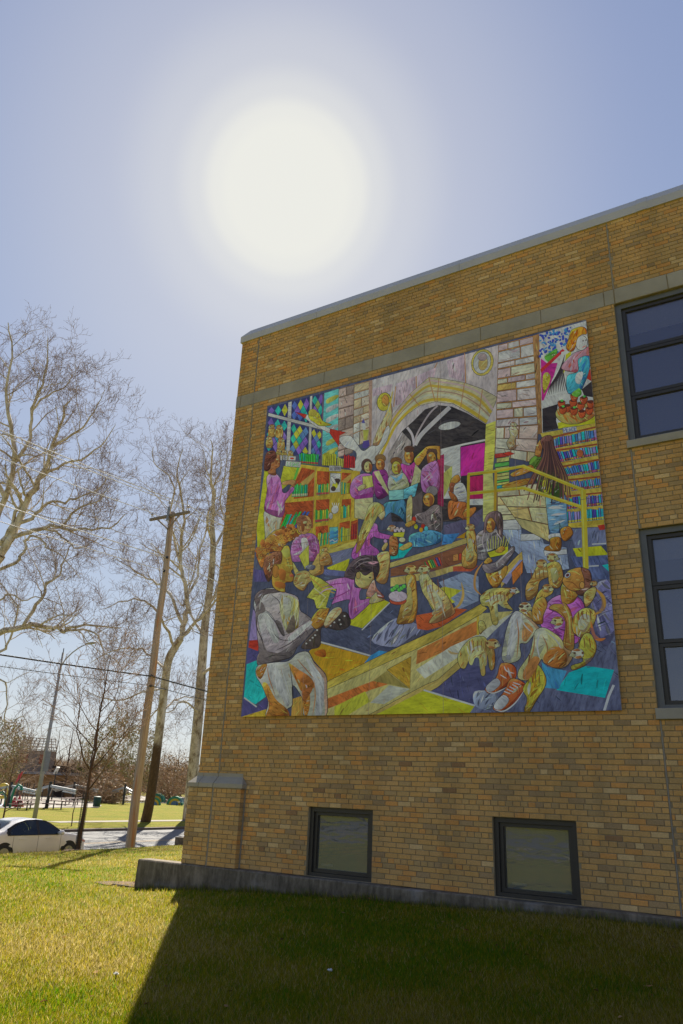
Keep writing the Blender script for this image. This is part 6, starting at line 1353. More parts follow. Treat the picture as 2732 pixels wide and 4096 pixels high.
# big tree whose trunk stands outside the frame on the left
sycamore("sycamore_tree", 47, [(-330, 3300), (-300, 3000), (-220, 2700), (-140, 2480), (-60, 2300), (0, 2220)], [0.62, 0.56, 0.52, 0.48, 0.42, 0.36], [
    ([(0, 2220), (35, 2160), (75, 2085), (110, 2010), (150, 1920), (190, 1860), (210, 1780), (240, 1700), (280, 1600)], 0.30, 0.04),
    ([(0, 2180), (40, 2120), (65, 2050), (90, 2000), (60, 1950), (0, 1930)], 0.14, 0.05),
    ([(60, 2110), (130, 2070), (170, 2030), (200, 2010), (260, 2005), (320, 1985), (400, 1950), (440, 1900)], 0.13, 0.02),
    ([(50, 2145), (110, 2130), (160, 2115), (220, 2105), (270, 2120), (340, 2115), (440, 2110), (500, 2060)], 0.16, 0.03),
    ([(245, 2105), (280, 2070), (310, 2035), (370, 2010), (415, 1985), (440, 1940)], 0.09, 0.02),
    ([(160, 2115), (220, 2125), (250, 2150), (290, 2180), (310, 2190), (360, 2175), (400, 2150)], 0.08, 0.02),
    ([(-20, 2280), (60, 2250), (95, 2210), (105, 2170), (130, 2140), (175, 2170), (190, 2195), (230, 2210), (280, 2260), (320, 2310)], 0.11, 0.02),
    ([(-60, 2540), (0, 2530), (60, 2515), (130, 2500), (180, 2510), (230, 2505), (255, 2525), (290, 2510), (360, 2500), (440, 2515), (490, 2510)], 0.22, 0.03),
    ([(90, 2510), (130, 2440), (170, 2380), (190, 2330), (240, 2300), (260, 2240), (290, 2170)], 0.13, 0.03),
    ([(255, 2525), (330, 2520), (390, 2540), (410, 2590), (460, 2640), (500, 2680)], 0.08, 0.015),
    ([(-80, 2650), (0, 2610), (40, 2560), (70, 2450), (40, 2380), (0, 2330)], 0.10, 0.03),
    ([(-60, 2420), (0, 2400), (40, 2380), (90, 2400), (140, 2390), (200, 2400), (250, 2420)], 0.07, 0.02),
    ([(-40, 2120), (20, 1990), (60, 1850), (40, 1700), (20, 1560), (50, 1420), (30, 1290)], 0.22, 0.03),
    ([(60, 1850), (120, 1750), (130, 1640), (170, 1540), (190, 1420), (190, 1350)], 0.13, 0.02),
    ([(20, 1990), (-40, 1850), (-60, 1700), (-40, 1500), (-60, 1350)], 0.15, 0.02),
    ([(210, 1780), (290, 1740), (350, 1690), (390, 1620), (420, 1560)], 0.09, 0.015),
    ([(150, 1920), (230, 1870), (320, 1840), (380, 1800), (440, 1740), (460, 1690)], 0.10, 0.015),
    ([(130, 1640), (190, 1580), (250, 1550), (300, 1500)], 0.08, 0.015),
    ([(-100, 2750), (0, 2720), (30, 2780), (20, 2900), (60, 2960), (110, 2980)], 0.07, 0.015),
    ([(-120, 2850), (-20, 2860), (30, 2890), (90, 2870), (120, 2950)], 0.06, 0.015),
], (M['syc_trunk'], M['syc'], M['twig']), "huge bare sycamore spreading pale limbs over the street lamp", 23)

# young street tree with a mesh guard, near the kerb
def small_tree(name, base, h, r0, seed, label, mats, spread=0.45, lean=0.0, group=None, nb=9, spec=None, first=0.38):
    rg = np.random.default_rng(seed); T, Lm, Tw = Wood(), Wood(), Wood(); base = np.array(base, float)
    n = 10; tp = [base + np.array([lean * (i / n) ** 1.5 * h + rg.normal(0, 0.012 * h) * (i > 1) * 0.3, rg.normal(0, 0.012 * h) * (i > 1) * 0.3, h * 0.92 * i / n - 0.05]) for i in range(n + 1)]
    T.path(tp, r0, r0 * 0.16)
    spec = spec or [(2.0, (0.15 * h, 0.30 * h), 0.5, 0.14, 0.30, 0.5), (3.0, (0.06 * h, 0.16 * h), 0.5, 0.2, 0.2, 0.6), (4.0, (0.03 * h, 0.07 * h), 0.5, 0.2, 0.15, 0.7)]
    for k in range(nb):
        f = first + (0.95 - first) * k / nb; i = int(f * n); p = tp[i]; a = k * 2.4 + rg.uniform(-.4, .4)
        d = np.array([math.cos(a) * spread, math.sin(a) * spread, 1 - spread * 0.7])
        rr = r0 * (1 - f) * 0.55 + 0.008; q = wander(rg, p, d, h * rg.uniform(0.28, 0.46) * (1.25 - f * 0.7), 6, 0.14, 0.07)
        Lm.path(q, rr, rr * 0.3); grow(rg, Lm, Tw, q, rr, rr * 0.3, 0, spec)
    return tree_object(name, base, T, Lm, Tw, mats, label, group=group, sides=(9, 5, 3))
g = on_ground(308, 3408, -2.30); YT = (g[0], g[1], float(ground_z(g[0], g[1])))
yt = small_tree("young_tree", YT, 7.4, 0.075, 31, "slim bare young tree with a mesh trunk guard on the lawn edge", (M['dark_bark'], M['dark_bark'], M['brown_twig']), 0.6, 0.03, nb=13, first=0.36)
M['guard'] = basic("plastic_mesh", (0.02, 0.025, 0.02), None, 5, 0.6)
M['mulch'] = basic("mulch", srgb(176, 148, 120), srgb(120, 94, 72), 12, 0.95, bmp=0.8, bscale=40)
mb = MB()
for k in range(12):
    a = 2 * math.pi * k / 12
    mb.tube([(0.10 * math.cos(a) + .01, 0.10 * math.sin(a), -0.05), (0.11 * math.cos(a) + .02, 0.11 * math.sin(a), 1.95)], 0.006, 4)
for i in range(26):
    z = i * 0.076; mb.tube([(0.105 * math.cos(a) + .01, 0.105 * math.sin(a), z) for a in np.linspace(0, 2 * math.pi, 13)], 0.005, 3, False)
o = mb.build("trunk_guard", M['guard'], yt)
mb = MB(); nn = 22; v = [(0, 0, 0.10)]
for rr, zz in ((0.35, 0.07), (0.75, -0.06)):
    for k in range(nn): a = 2 * math.pi * k / nn; q = rr * random.uniform(.8, 1.2); v.append((q * math.cos(a), q * math.sin(a), zz))
f = [(0, 1 + k, 1 + (k + 1) % nn) for k in range(nn)] + [(1 + k, 1 + nn + k, 1 + nn + (k + 1) % nn, 1 + (k + 1) % nn) for k in range(nn)]
mb.add(v, f); mb.build("mulch_ring", M['mulch'], yt, True)
g = on_ground(285, 3306, -2.62); small_tree("sapling", (g[0], g[1], float(ground_z(g[0], g[1]))), 4.3, 0.035, 32, "thin bare sapling on the park lawn behind the young tree", (M['dark_bark'], M['dark_bark'], M['brown_twig']), 0.5, 0.0, nb=6)
g = on_ground(12, 3278, -2.62); small_tree("sapling", (g[0], g[1], float(ground_z(g[0], g[1]))), 5.5, 0.06, 33, "forked bare sapling growing behind the white car", (M['dark_bark'], M['dark_bark'], M['brown_twig']), 0.65, 0.02, nb=7, first=0.12)

# background trees: three kinds, copied
def copy_tree(o, base, rz, sc, label, group):
    c = o.copy(); COL.objects.link(c); c.location = base; c.rotation_euler = (0, 0, rz); c.scale = (sc, sc, sc * random.uniform(.9, 1.1)); c["label"] = label
    if group: c["group"] = group
    for ch in o.children:
        d = ch.copy(); COL.objects.link(d); d.parent = c
        for e in ch.children: h = e.copy(); COL.objects.link(h); h.parent = d
    return c
GB = "bare trees at the far side of the park"
SP2 = [(1.1, (1.4, 3.2), 0.55, 0.16, 0.22, 0.5), (1.6, (0.7, 1.6), 0.55, 0.2, 0.15, 0.6), (2.0, (0.4, 0.9), 0.5, 0.22, 0.12, 0.8)]
fars = [(250, 3190, 16), (330, 3180, 14), (410, 3178, 17), (470, 3176, 15), (660, 3182, 12), (690, 3178, 16), (720, 3184, 11), (610, 3172, 17), (560, 3174, 14), (150, 3172, 16), (90, 3170, 15), (20, 3172, 17), (640, 3170, 18), (300, 3168, 18), (200, 3166, 18), (500, 3168, 18), (-60, 3172, 16), (770, 3172, 15), (375, 3166, 17), (-120, 3168, 18), (840, 3170, 17), (60, 3162, 20), (450, 3162, 20), (700, 3164, 19)]
protos = []
for i, (px, py, h) in enumerate(fars):
    d = ray(px, py); z = -2.6; t = z / d[2]
    for _ in range(12): p = d * t; t = (float(ground_z(p[0], p[1])) - EYE) / d[2] * 0.5 + t * 0.5
    p = d * t; dist = np.hypot(p[0], p[1])
    if dist > 260: p = p * (260 / dist) * random.uniform(.8, 1.0)
    h *= 0.68
    base = (p[0], p[1], float(ground_z(p[0], p[1])))
    lab = "bare brown tree standing before the woods across the park" if i < 9 else "bare brown tree in the woods at the far side of the park"
    if i < 3:
        o = small_tree("bare_tree", base, h, 0.22, 50 + i, lab, (M['dark_bark'], M['dark_bark'], M['brown_twig']), 0.62, 0, GB, nb=11, spec=SP2, first=0.22); protos.append((o, h))
    else:
        o, h0 = protos[i % 3]; copy_tree(o, base, random.uniform(0, 6), h / h0, lab, GB)
# trees behind the camera that the windows reflect
for i, (x, y, s_) in enumerate(((-9, -30, .9), (3, -32, 1.1), (14, -24, 1.0), (-22, -30, 1.0), (-2, -45, 1.2), (-6, -5, .7), (-12, -9, .8), (2, -7, .8), (-2, -13, .7))):
    copy_tree(protos[i % 3][0], (x, y, float(ground_z(x, y))), i * 1.3, s_ * 0.8, "bare tree on the lawn opposite the mural wall", "bare trees opposite the mural wall")

# far wood: one brushy mass on the horizon
def brush(name, n, region, h, mat, label, r=0.02, kind="stuff", cat="woods"):
    rg = np.random.default_rng(77); W_ = Wood()
    for _ in range(n):
        x, y = region(rg); z = float(ground_z(x, y)); hh = h * rg.uniform(.6, 1.1)
        q = wander(rg, (x, y, z - .1), (rg.normal(0, .15), rg.normal(0, .15), 1), hh, 4, 0.12); W_.path(q, r * 4, r)
        for k in range(9):
            t = rg.uniform(.2, 1); p = q[min(3, int(t * 4))]; W_.path(wander(rg, p, (rg.normal(), rg.normal(), .9), hh * rg.uniform(.15, .35), 3, .2), r * 1.6, r * .7)
    o = obj(name, W_.data(name, mat, 3)); tag(o, label, cat, kind=kind)
def reg(rg):
    a = math.radians(rg.uniform(-62, -30)); d = rg.uniform(210, 300); return (d * math.sin(a), d * math.cos(a))
brush("distant_woods", 2200, reg, 8.5, M['brown_twig'], "far brown leafless woods along the horizon", 0.05)
# bushy evergreen and shrubs
M['olive_leaf'] = attr_mat("olive_foliage", 0.8, 3, 0.2, 0)
def bush(name, base, rx, rz, n, label, pal, seed, leaf=0.16, group=None):
    rg = np.random.default_rng(seed); t = empty(name, base, 0, label, "shrub", group)
    W_ = Wood()
    for k in range(90):
        d = nrm(rg.normal(0, 1, 3) * np.array([1, 1, .7]) + np.array([0, 0, .8])); q = wander(rg, (0, 0, 0), d, rz * rg.uniform(.6, 1.15), 5, 0.16, .05); W_.path(q, 0.06, 0.012)
        for m_ in range(5): W_.path(wander(rg, q[rg.integers(2, 6)], nrm(d + rg.normal(0, .6, 3)), rz * .25, 3, .2), 0.02, 0.008)
    obj("stems", W_.data("stems", M['brown_twig'], 4), t)
    u = nrm_rows(rg.normal(0, 1, (n, 3))); rad = rg.uniform(.45, 1.0, n) ** .5
    lump = 1 + .22 * np.sin(u[:, 0] * 5 + seed) * np.sin(u[:, 1] * 6) + .14 * np.sin(u[:, 2] * 9 + u[:, 0] * 7)
    c = u * (rad * lump)[:, None] * np.array([rx, rx, rz * .55]) + np.array([0, 0, rz * .55])
    keep = (c[:, 2] > 0.1) & (np.sin(c[:, 0] * 2.2) * np.sin(c[:, 1] * 2.0 + 1) * np.sin(c[:, 2] * 2.4) < .35); c = c[keep]; k = len(c)
    a = nrm_rows(rg.normal(0, 1, (k, 3))); b_ = nrm_rows(np.cross(a, rg.normal(0, 1, (k, 3)))); sz = rg.uniform(.5, 1.2, (k, 1)) * leaf
    V = np.stack([c - a * sz, c + b_ * sz * .35, c + a * sz, c - b_ * sz * .35], 1).reshape(-1, 3); F = np.arange(k * 4).reshape(-1, 4)
    col = np.array(pal)[rg.integers(0, len(pal), k)] * rg.uniform(.7, 1.2, (k, 1))
    obj("foliage", mesh_data("foliage", V, F, M['olive_leaf'], False, col), t); return t
def nrm_rows(a): return a / np.maximum(np.linalg.norm(a, axis=1, keepdims=True), 1e-9)
OL = [srgb(146, 138, 70), srgb(128, 128, 64), srgb(172, 150, 102), srgb(112, 118, 58), srgb(178, 158, 116)]
BR = [srgb(178, 150, 120), srgb(160, 134, 104), srgb(190, 164, 132), srgb(136, 116, 88)]
for i, (px, py, rx, rz, n, lab, pal) in enumerate((
    (455, 3200, 5.6, 11.5, 9000, "large rounded olive green evergreen behind the utility pole", OL),
    (388, 3200, 2.4, 6.0, 3000, "brown brushy thicket left of the rounded evergreen", BR),
    (-75, 3192, 5.0, 9.5, 7000, "tall dark brushy evergreen above the red playground", OL),
    (415, 3215, 3.0, 3.6, 2500, "low brown shrub in front of the park shelter", BR),
    (690, 3195, 3.4, 6.5, 2500, "brown twiggy thicket behind the park bench", BR))):
    q = on_ground(px, py, -2.55); k_ = min(1, 125 / np.hypot(q[0], q[1])); q[0] *= k_; q[1] *= k_
    bush("shrub", (q[0], q[1], float(ground_z(q[0], q[1]))), rx, rz, n, lab, pal, 60 + i, 0.22)
# ------------------------------------------------------------------ utility pole, wires, street lamp, car
def weathered_wood():
    mt, nt, b = new_mat("weathered_pole_wood"); v = coords(nt, (14, 14, 0.5))
    c = ramp(nt, noise(nt, v, 1.5, 7, 0.7), [(0.3, srgb(128, 110, 92)), (0.55, srgb(176, 158, 134)), (0.75, srgb(194, 176, 152))])
    st = ramp(nt, noise(nt, coords(nt, (5, 5, 0.25)), 1.4, 5), [(0.56, (0, 0, 0)), (0.68, (0.85,) * 3)])
    c = mixc(nt, st, c, srgb(178, 118, 62))
    nt.links.new(c, b.inputs["Base Color"]); b.inputs["Roughness"].default_value = 0.9
    bump(nt, b, noise(nt, coords(nt, (20, 20, 0.4)), 2.0, 5), 0.5, 0.01); return mt
M['pole'] = weathered_wood()
M['arm_wood'] = basic("grey_weathered_wood", srgb(150, 136, 118), srgb(112, 98, 82), 6, 0.9, stretch=(1, 8, 8), bmp=0.4)
M['galv'] = basic("galvanised_steel", (0.28, 0.28, 0.28), (0.22, 0.22, 0.22), 6, 0.5, 0.5)
M['porcelain'] = basic("insulator_glaze", (0.42, 0.40, 0.42), (0.3, 0.28, 0.3), 5, 0.2, spec=0.7)
M['wire'] = basic("aluminium_wire", (0.7, 0.69, 0.67), (0.6, 0.6, 0.58), 2, 0.4, 0.4)
M['cable'] = basic("black_cable", (0.02, 0.02, 0.022), (0.03, 0.03, 0.03), 2, 0.4)
g = on_ground(520, 3377, -2.235); PX, PY = g[0], g[1]; PZ = float(ground_z(PX, PY))
def z_at_pole(px, py): return on_plane_y(px, py, PY)[2]
PT = z_at_pole(738, 2040)
pole = empty("utility_pole", (PX, PY, PZ), 0, "tall weathered wooden utility pole with crossarm on the lawn edge", "utility pole")
H = PT - PZ
mb = MB(); n = 14
mb.tube([(0, 0, -0.4)] + [(0.02 * math.sin(i * 1.3), 0.02 * math.cos(i * 1.7), H * i / n) for i in range(n + 1)], [0.195] + [0.19 - 0.065 * i / n for i in range(n + 1)], 16)
mb.build("shaft", M['pole'], pole, True)
ca_z = z_at_pole(735, 2060) - PZ
mb = MB(); mb.box(-1.22, 1.22, -0.24, -0.13, ca_z - 0.06, ca_z + 0.06, bev=0.008); mb.build("crossarm", M['arm_wood'], pole)
for sg in (-1, 1):
    mb = MB(); mb.bar((sg * 0.72, -0.255, ca_z - 0.05), (sg * 0.02, -0.175, ca_z - 0.62), 0.035, 0.06); mb.build("brace", M['arm_wood'], pole)
mb = MB(); mb.box(-0.06, 0.06, -0.30, -0.245, ca_z - 0.25, ca_z + 0.42); mb.build("pole_top_bracket", M['galv'], pole)
ins = []
for x, z in ((-1.12, ca_z + 0.06), (1.12, ca_z + 0.06), (0.0, ca_z + 0.42)):
    y = -0.185 if x else -0.27
    mb = MB(); mb.lathe([(0.012, 0), (0.012, 0.16), (0.05, 0.16), (0.075, 0.175), (0.07, 0.20), (0.045, 0.205), (0.05, 0.235), (0.028, 0.26), (0.035, 0.285), (0.02, 0.30)], 14, origin=(x, y, z)); mb.build("insulator", M['porcelain'], pole, True); ins.append((PX + x, PY + y, PZ + z + 0.27))
for z, a in ((z_at_pole(612, 2705) - PZ, 0.3), (z_at_pole(605, 2745) - PZ, 0.1), (z_at_pole(700, 2282) - PZ, 1.1), (z_at_pole(700, 2230) - PZ, 0.2)):
    mb = MB(); mb.lathe([(0.03, -0.05), (0.06, -0.04), (0.06, 0.04), (0.03, 0.05)], 10, origin=(0.17 * math.cos(a), -0.15, z)); mb.build("spool_insulator", M['cable'], pole)
def wire(name, p, r, mat, label, sag=0.9, span=46, rise=0.0, kind="overhead wire", cat="cable"):
    pts = []
    for s0, s1 in ((-1, 0), (0, 1)):
        for i in range(25):
            t = i / 24; u = s0 + t; pts.append((p[0], p[1] + u * span, p[2] - 4 * sag * t * (1 - t) + rise * abs(u)))
    q = [pts[0]] + [b_ for a, b_ in zip(pts[:-1], pts[1:]) if (Vector(b_) - Vector(a)).length > 1e-3]
    o = MB().tube(q, r, 5).data(name, mat, True); o = obj(name, o); tag(o, label, cat); return o
wire("power_line", ins[0], 0.017, M['wire'], "bare overhead wire on the left insulator of the crossarm")
wire("power_line", ins[1], 0.017, M['wire'], "bare overhead wire on the right insulator of the crossarm")
wire("power_line", ins[2], 0.017, M['wire'], "bare overhead wire on the pole top insulator")
wire("power_line", (PX + .1, PY - .2, z_at_pole(700, 2230)), 0.02, M['wire'], "upper twisted overhead wire below the crossarm", 0.7)
wire("power_line", (PX + .1, PY - .2, z_at_pole(700, 2282)), 0.014, M['wire'], "thin overhead wire below the twisted wire", 0.7)
wire("telephone_cable", (PX + .2, PY - .2, z_at_pole(612, 2708)), 0.030, M['cable'], "thick black cable bundle strung low on the pole", 0.6)
wire("telephone_cable", (PX + .2, PY - .2, z_at_pole(605, 2745)), 0.014, M['cable'], "thin black cable strung just below the thick bundle", 0.6)

# street lamp
g = on_ground(133, 3302, -2.60); LXp, LYp = g[0], g[1]; LZp = float(ground_z(LXp, LYp))
lamp = empty("street_lamp", (LXp, LYp, LZp), 0, "grey steel street lamp with curved arm beyond the white car", "street lamp")
LH = on_plane_y(235, 2612, LYp)[2] - LZp
M['lamp_grey'] = basic("lamp_grey_paint", (0.40, 0.40, 0.41), (0.34, 0.34, 0.35), 3, 0.5, 0.1)
mb = MB(); mb.tube([(0, 0, -0.1), (0, 0, LH * .5), (0, 0, LH)], [0.14, 0.11, 0.07], 14); mb.build("pole", M['lamp_grey'], lamp, True)
mb = MB(); mb.tube([(0, 0, LH - 0.9), (0.35, 0, LH - 0.45), (0.9, 0, LH - 0.05), (1.5, 0, LH + 0.25), (2.1, 0, LH + 0.42)], [0.04, 0.04, 0.038, 0.035, 0.033], 8); mb.build("arm", M['lamp_grey'], lamp, True)
mb = MB(); mb.tube([(2.05, 0, LH + 0.42), (2.2, 0, LH + 0.43), (2.5, 0, LH + 0.46), (2.85, 0, LH + 0.50), (3.0, 0, LH + 0.5)], [0.04, 0.10, 0.15, 0.12, 0.03], 10); mb.v = [(x, y * 1.2, LH + .46 + (z - LH - .46) * .55) for x, y, z in mb.v]; mb.build("lamp_head", M['lamp_grey'], lamp, True)
mb = MB(); mb.lathe([(0.03, 0), (0.03, 0.25), (0.015, 0.3)], 8, origin=(0, 0, LH)); mb.build("photocell", M['cable'], lamp)
mb = MB(); mb.box(0.16, 0.19, -0.12, 0.24, 3.1, 4.3); mb.build("banner", M['galv'], lamp)
mb = MB(); mb.tube([(0.0, 0, LH - 1.5), (-.16, 0, LH - 1.5)], 0.05, 8); mb.build("bracket", M['cable'], lamp)

# white saloon car
def car_paint():
    mt, nt, b = new_mat("white_car_paint"); b.inputs["Base Color"].default_value = (0.72, 0.71, 0.70, 1); b.inputs["Roughness"].default_value = 0.3
    b.inputs["Coat Weight"].default_value = 0.6; b.inputs["Coat Roughness"].default_value = 0.05
    v = coords(nt); c = ramp(nt, noise(nt, v, 2, 4), [(0.3, (0.66, 0.65, 0.64)), (0.7, (0.74, 0.73, 0.72))]); nt.links.new(c, b.inputs["Base Color"]); return mt
M['car'] = car_paint(); M['tyre'] = basic("tyre_rubber", (0.02, 0.02, 0.02), (0.03, 0.03, 0.03), 9, 0.85)
M['rim'] = basic("alloy_rim", (0.45, 0.44, 0.43), (0.35, 0.35, 0.35), 5, 0.35, 0.8); M['car_glass'] = glass_mat("car_glass", (0.5, 0.6, 0.58), 1.6, (0.02, 0.03, 0.03), 0.55)
M['trim'] = basic("black_trim", (0.015, 0.015, 0.016), None, 5, 0.5); M['lens_red'] = basic("amber_lens", (0.6, 0.22, 0.08), None, 5, 0.2); M['lens'] = basic("lamp_lens", (0.6, 0.6, 0.6), None, 5, 0.15); M['seat'] = basic("seat_cloth", (0.10, 0.10, 0.11), None, 9, 0.9)
wf = on_ground(266, 3437, -2.80); CX, CY = -24.25, 0
d_ = ray(264, 3442); CY = d_[1] * (CX / d_[0])
car = empty("car", (CX - 0.9, CY - 1.38, ROADZ + 0.005), math.pi / 2, "white four door saloon car driving along the road", "car")
ZR = [(-2.40, .72), (-2.32, .93), (-2.0, 1.0), (-1.62, 1.04), (-1.30, 1.20), (-0.95, 1.37), (-0.55, 1.455), (-0.1, 1.475), (0.3, 1.44), (0.62, 1.32), (0.95, 1.13), (1.18, 1.01), (1.5, .965), (1.9, .90), (2.2, .79), (2.36, .62), (2.42, .45)]
def zr(x): return float(np.interp(x, [a for a, _ in ZR], [b_ for _, b_ in ZR]))
def hw(x): return float(np.interp(x, [-2.42, -2.3, -1.8, -1, 1.2, 1.9, 2.25, 2.43], [.70, .80, .88, .905, .905, .87, .76, .55]))
def side_y(x, z): return hw(x) - max(0, z - 0.93) * 0.52
xs_c = [a for a, _ in ZR]; v = []; NP = 19
for x in xs_c:
    h = zr(x); w = hw(x); belt = min(0.93, h - 0.05); half = []
    low = 0.22 if abs(x) < 2.2 else 0.3
    half = [(0, low), (w * .9, low), (w * .97, low + .1), (w, min(.6, belt - .08)), (w * .985, belt)]
    if h > 1.04: half += [(side_y(x, (belt + h) / 2), (belt + h) / 2), (side_y(x, h - .06), h - .055), (side_y(x, h) * .8, h - .012), (side_y(x, h) * .45, h), (0, h + .005)]
    else: half += [(w * .96, belt + (h - belt) * .5), (w * .88, h - .012), (w * .7, h), (w * .4, h + .012), (0, h + .015)]
    ring = [(x, -y, z) for y, z in half[::-1]] + [(x, y, z) for y, z in half[1:]]
    ring = [(x, y, z) for _, y, z in ring]; v += ring; NP = len(ring)
f = []
ns = len(xs_c)
for i in range(ns - 1):
    for k in range(NP - 1): f.append((i * NP + k, i * NP + k + 1, (i + 1) * NP + k + 1, (i + 1) * NP + k))
f.append(tuple(range(NP))[::-1]); f.append(tuple((ns - 1) * NP + k for k in range(NP)))
# the cabin faces where glass sits are left open
def is_glass(face):
    c = np.mean([v[i] for i in face], axis=0)
    return len(face) == 4 and (-1.25 < c[0] < 0.93) and c[2] > 0.96 and abs(c[1]) > 0.60 and c[2] < zr(c[0]) - 0.045
body = MB(); body.add(v, [q for q in f if not is_glass(q)]); bo = body.build("body", M['car'], car, True)
for sd in (-1, 1):
    for nm, poly in (("front", [(0.03, .945), (0.92, .955), (0.80, 1.09), (0.55, 1.26), (0.33, 1.355), (0.03, 1.395)]), ("rear", [(-0.07, .945), (-0.07, 1.40), (-0.5, 1.38), (-0.85, 1.28), (-1.1, 1.14), (-1.22, 1.02), (-1.18, .95)])):
        mb = MB(); mb.add([(x, sd * (side_y(x, z) + 0.012), z) for x, z in poly], [tuple(range(len(poly)))[::-sd]]); mb.build("side_window", M['car_glass'], car)
    mb = MB(); fr = [(1.02, .93), (-1.28, .93), (-1.34, 1.03), (-1.15, 1.2), (-0.88, 1.335), (-0.5, 1.425), (-0.05, 1.445), (0.35, 1.405), (0.60, 1.30), (0.9, 1.10)]
    q = [(x, sd * (side_y(x, z) + 0.002), z) for x, z in fr]; fi = [(0.95, .945), (-1.2, .945), (-1.24, 1.02), (-1.1, 1.15), (-0.85, 1.285), (-0.5, 1.385), (-0.05, 1.405), (0.32, 1.362), (0.55, 1.265), (0.82, 1.09)]
    q += [(x, sd * (side_y(x, z) + 0.006), z) for x, z in fi]; nq = len(fr)
    mb.add(q, [(i, (i + 1) % nq, nq + (i + 1) % nq, nq + i) for i in range(nq)]); mb.build("window_trim", M['trim'], car)
    mb = MB(); mb.add([(x, sd * (side_y(x, z) + 0.014), z) for x, z in ((-0.08, .94), (0.04, .94), (0.04, 1.40), (-0.08, 1.41))], [(0, 1, 2, 3)]); mb.build("door_pillar", M['trim'], car)
    mb = MB(); mb.tube([(0.82, sd * .90, .98), (0.86, sd * 1.0, 1.0), (0.87, sd * 1.1, 1.01), (.87, sd * 1.13, 1.01)], [0.04, 0.08, 0.085, 0.03], 10); mb.build("mirror", M['car'], car, True)
    for x in (0.42, -0.72):
        mb = MB(); mb.box(x - .11, x + .11, sd * hw(x) - .012, sd * hw(x) + .018, .80, .83, bev=.008); mb.build("door_handle", M['car'], car)
    for x in (0.98, -0.02, -1.05):
        mb = MB(); mb.add([(x + dx, sd * (hw(x) * (.985 if z > .8 else 1.0) + .003), z) for z in (.30, .6, .92) for dx in (-.006, .006)], [(0, 1, 3, 2), (2, 3, 5, 4)]); mb.build("door_gap", M['trim'], car)
    mb = MB(); mb.add([(x, sd * (hw(x) * k + .012), z) for x, z, k in ((2.28, .70, 1), (1.98, .80, .97), (2.0, .70, 1), (2.25, .62, 1))], [(0, 1, 2, 3)]); mb.build("headlight", M['lens_red'], car)
    for x in (1.40, -1.36):
        mb = MB(); mb.tube([(x, sd * (hw(x) - .30), .34), (x, sd * (hw(x) + .004), .34)], .385, 28); mb.build("wheel_arch", M['trim'], car)
        w = empty("wheel", (x, sd * (hw(x) + .002), .33), 0, parent=car)
        mb = MB(); mb.tube([(0, -.11 * sd, 0), (0, -.09 * sd, 0), (0, .0, 0), (0, .012 * sd, 0)], [.30, .325, .325, .30], 28); mb.build("tyre", M['tyre'], w, True)
        mb = MB(); mb.tube([(0, .005 * sd, 0), (0, .016 * sd, 0)], .215, 24)
        for k in range(5): a = k * 1.257; mb.bar((0, .02 * sd, 0), (.2 * math.cos(a), .02 * sd, .2 * math.sin(a)), .05, .03)
        mb.build("rim", M['rim'], w)
mb = MB(); mb.add([(0.60, -.50, 1.335), (0.60, .50, 1.335), (1.16, .66, 1.03), (1.16, -.66, 1.03)], [(0, 3, 2, 1)]); mb.v = [(x + .012, y, z + .015) for x, y, z in mb.v]; mb.build("windscreen", M['car_glass'], car)
mb = MB(); mb.add([(-0.93, -.48, 1.385), (-0.93, .48, 1.385), (-1.58, .62, 1.055), (-1.58, -.62, 1.055)], [(0, 1, 2, 3)]); mb.v = [(x - .01, y, z + .012) for x, y, z in mb.v]; mb.build("rear_window", M['car_glass'], car)
for x in (0.05, -0.85):
    for y in (-.36, .36):
        mb = MB(); mb.box(x - .55, x, y - .25, y + .25, .45, .62, bev=.04); mb.box(x - .62, x - .48, y - .24, y + .24, .6, 1.16, bev=.05); mb.box(x - .6, x - .5, y - .11, y + .11, 1.16, 1.33, bev=.03); mb.build("seat", M['seat'], car)

# small things on the lawn
g = on_ground(527, 3548, -1.66)
M['old_wood'] = basic("old_board", srgb(84, 70, 56), srgb(56, 46, 36), 6, 0.95, stretch=(1, 6, 6))
mb = MB(); z = float(ground_z(g[0] - .3, g[1])); mb.box(g[0] - 0.42, g[0] + 0.12, g[1] - 0.07, g[1] - 0.02, z - .02, z + .03)
o = mb.build("edging_board", M['old_wood']); tag(o, "old grey board lying in the grass at the low wall's end", "board")
mb = MB(); v = []; nn = 14
for rr in (0.0, 0.35, 0.6):
    for k in range(nn): a = 2 * math.pi * k / nn; x = g[0] - .35 + rr * 1.4 * math.cos(a) * random.uniform(.8, 1.1); y = g[1] + .25 + rr * .6 * math.sin(a); v.append((x, y, float(ground_z(x, y)) + 0.03 - rr * .03))
mb.add(v, [(i * nn + k, (i + 1) * nn + k, (i + 1) * nn + (k + 1) % nn, i * nn + (k + 1) % nn) for i in range(2) for k in range(nn)]); o = mb.build("bare_soil", basic("bare_soil", srgb(118, 94, 66), srgb(84, 66, 46), 10, 0.95, bmp=0.8, bscale=40)); tag(o, kind="structure")
M['paper'] = basic("white_litter", (0.7, 0.7, 0.68), (0.6, 0.6, 0.58), 20, 0.9)
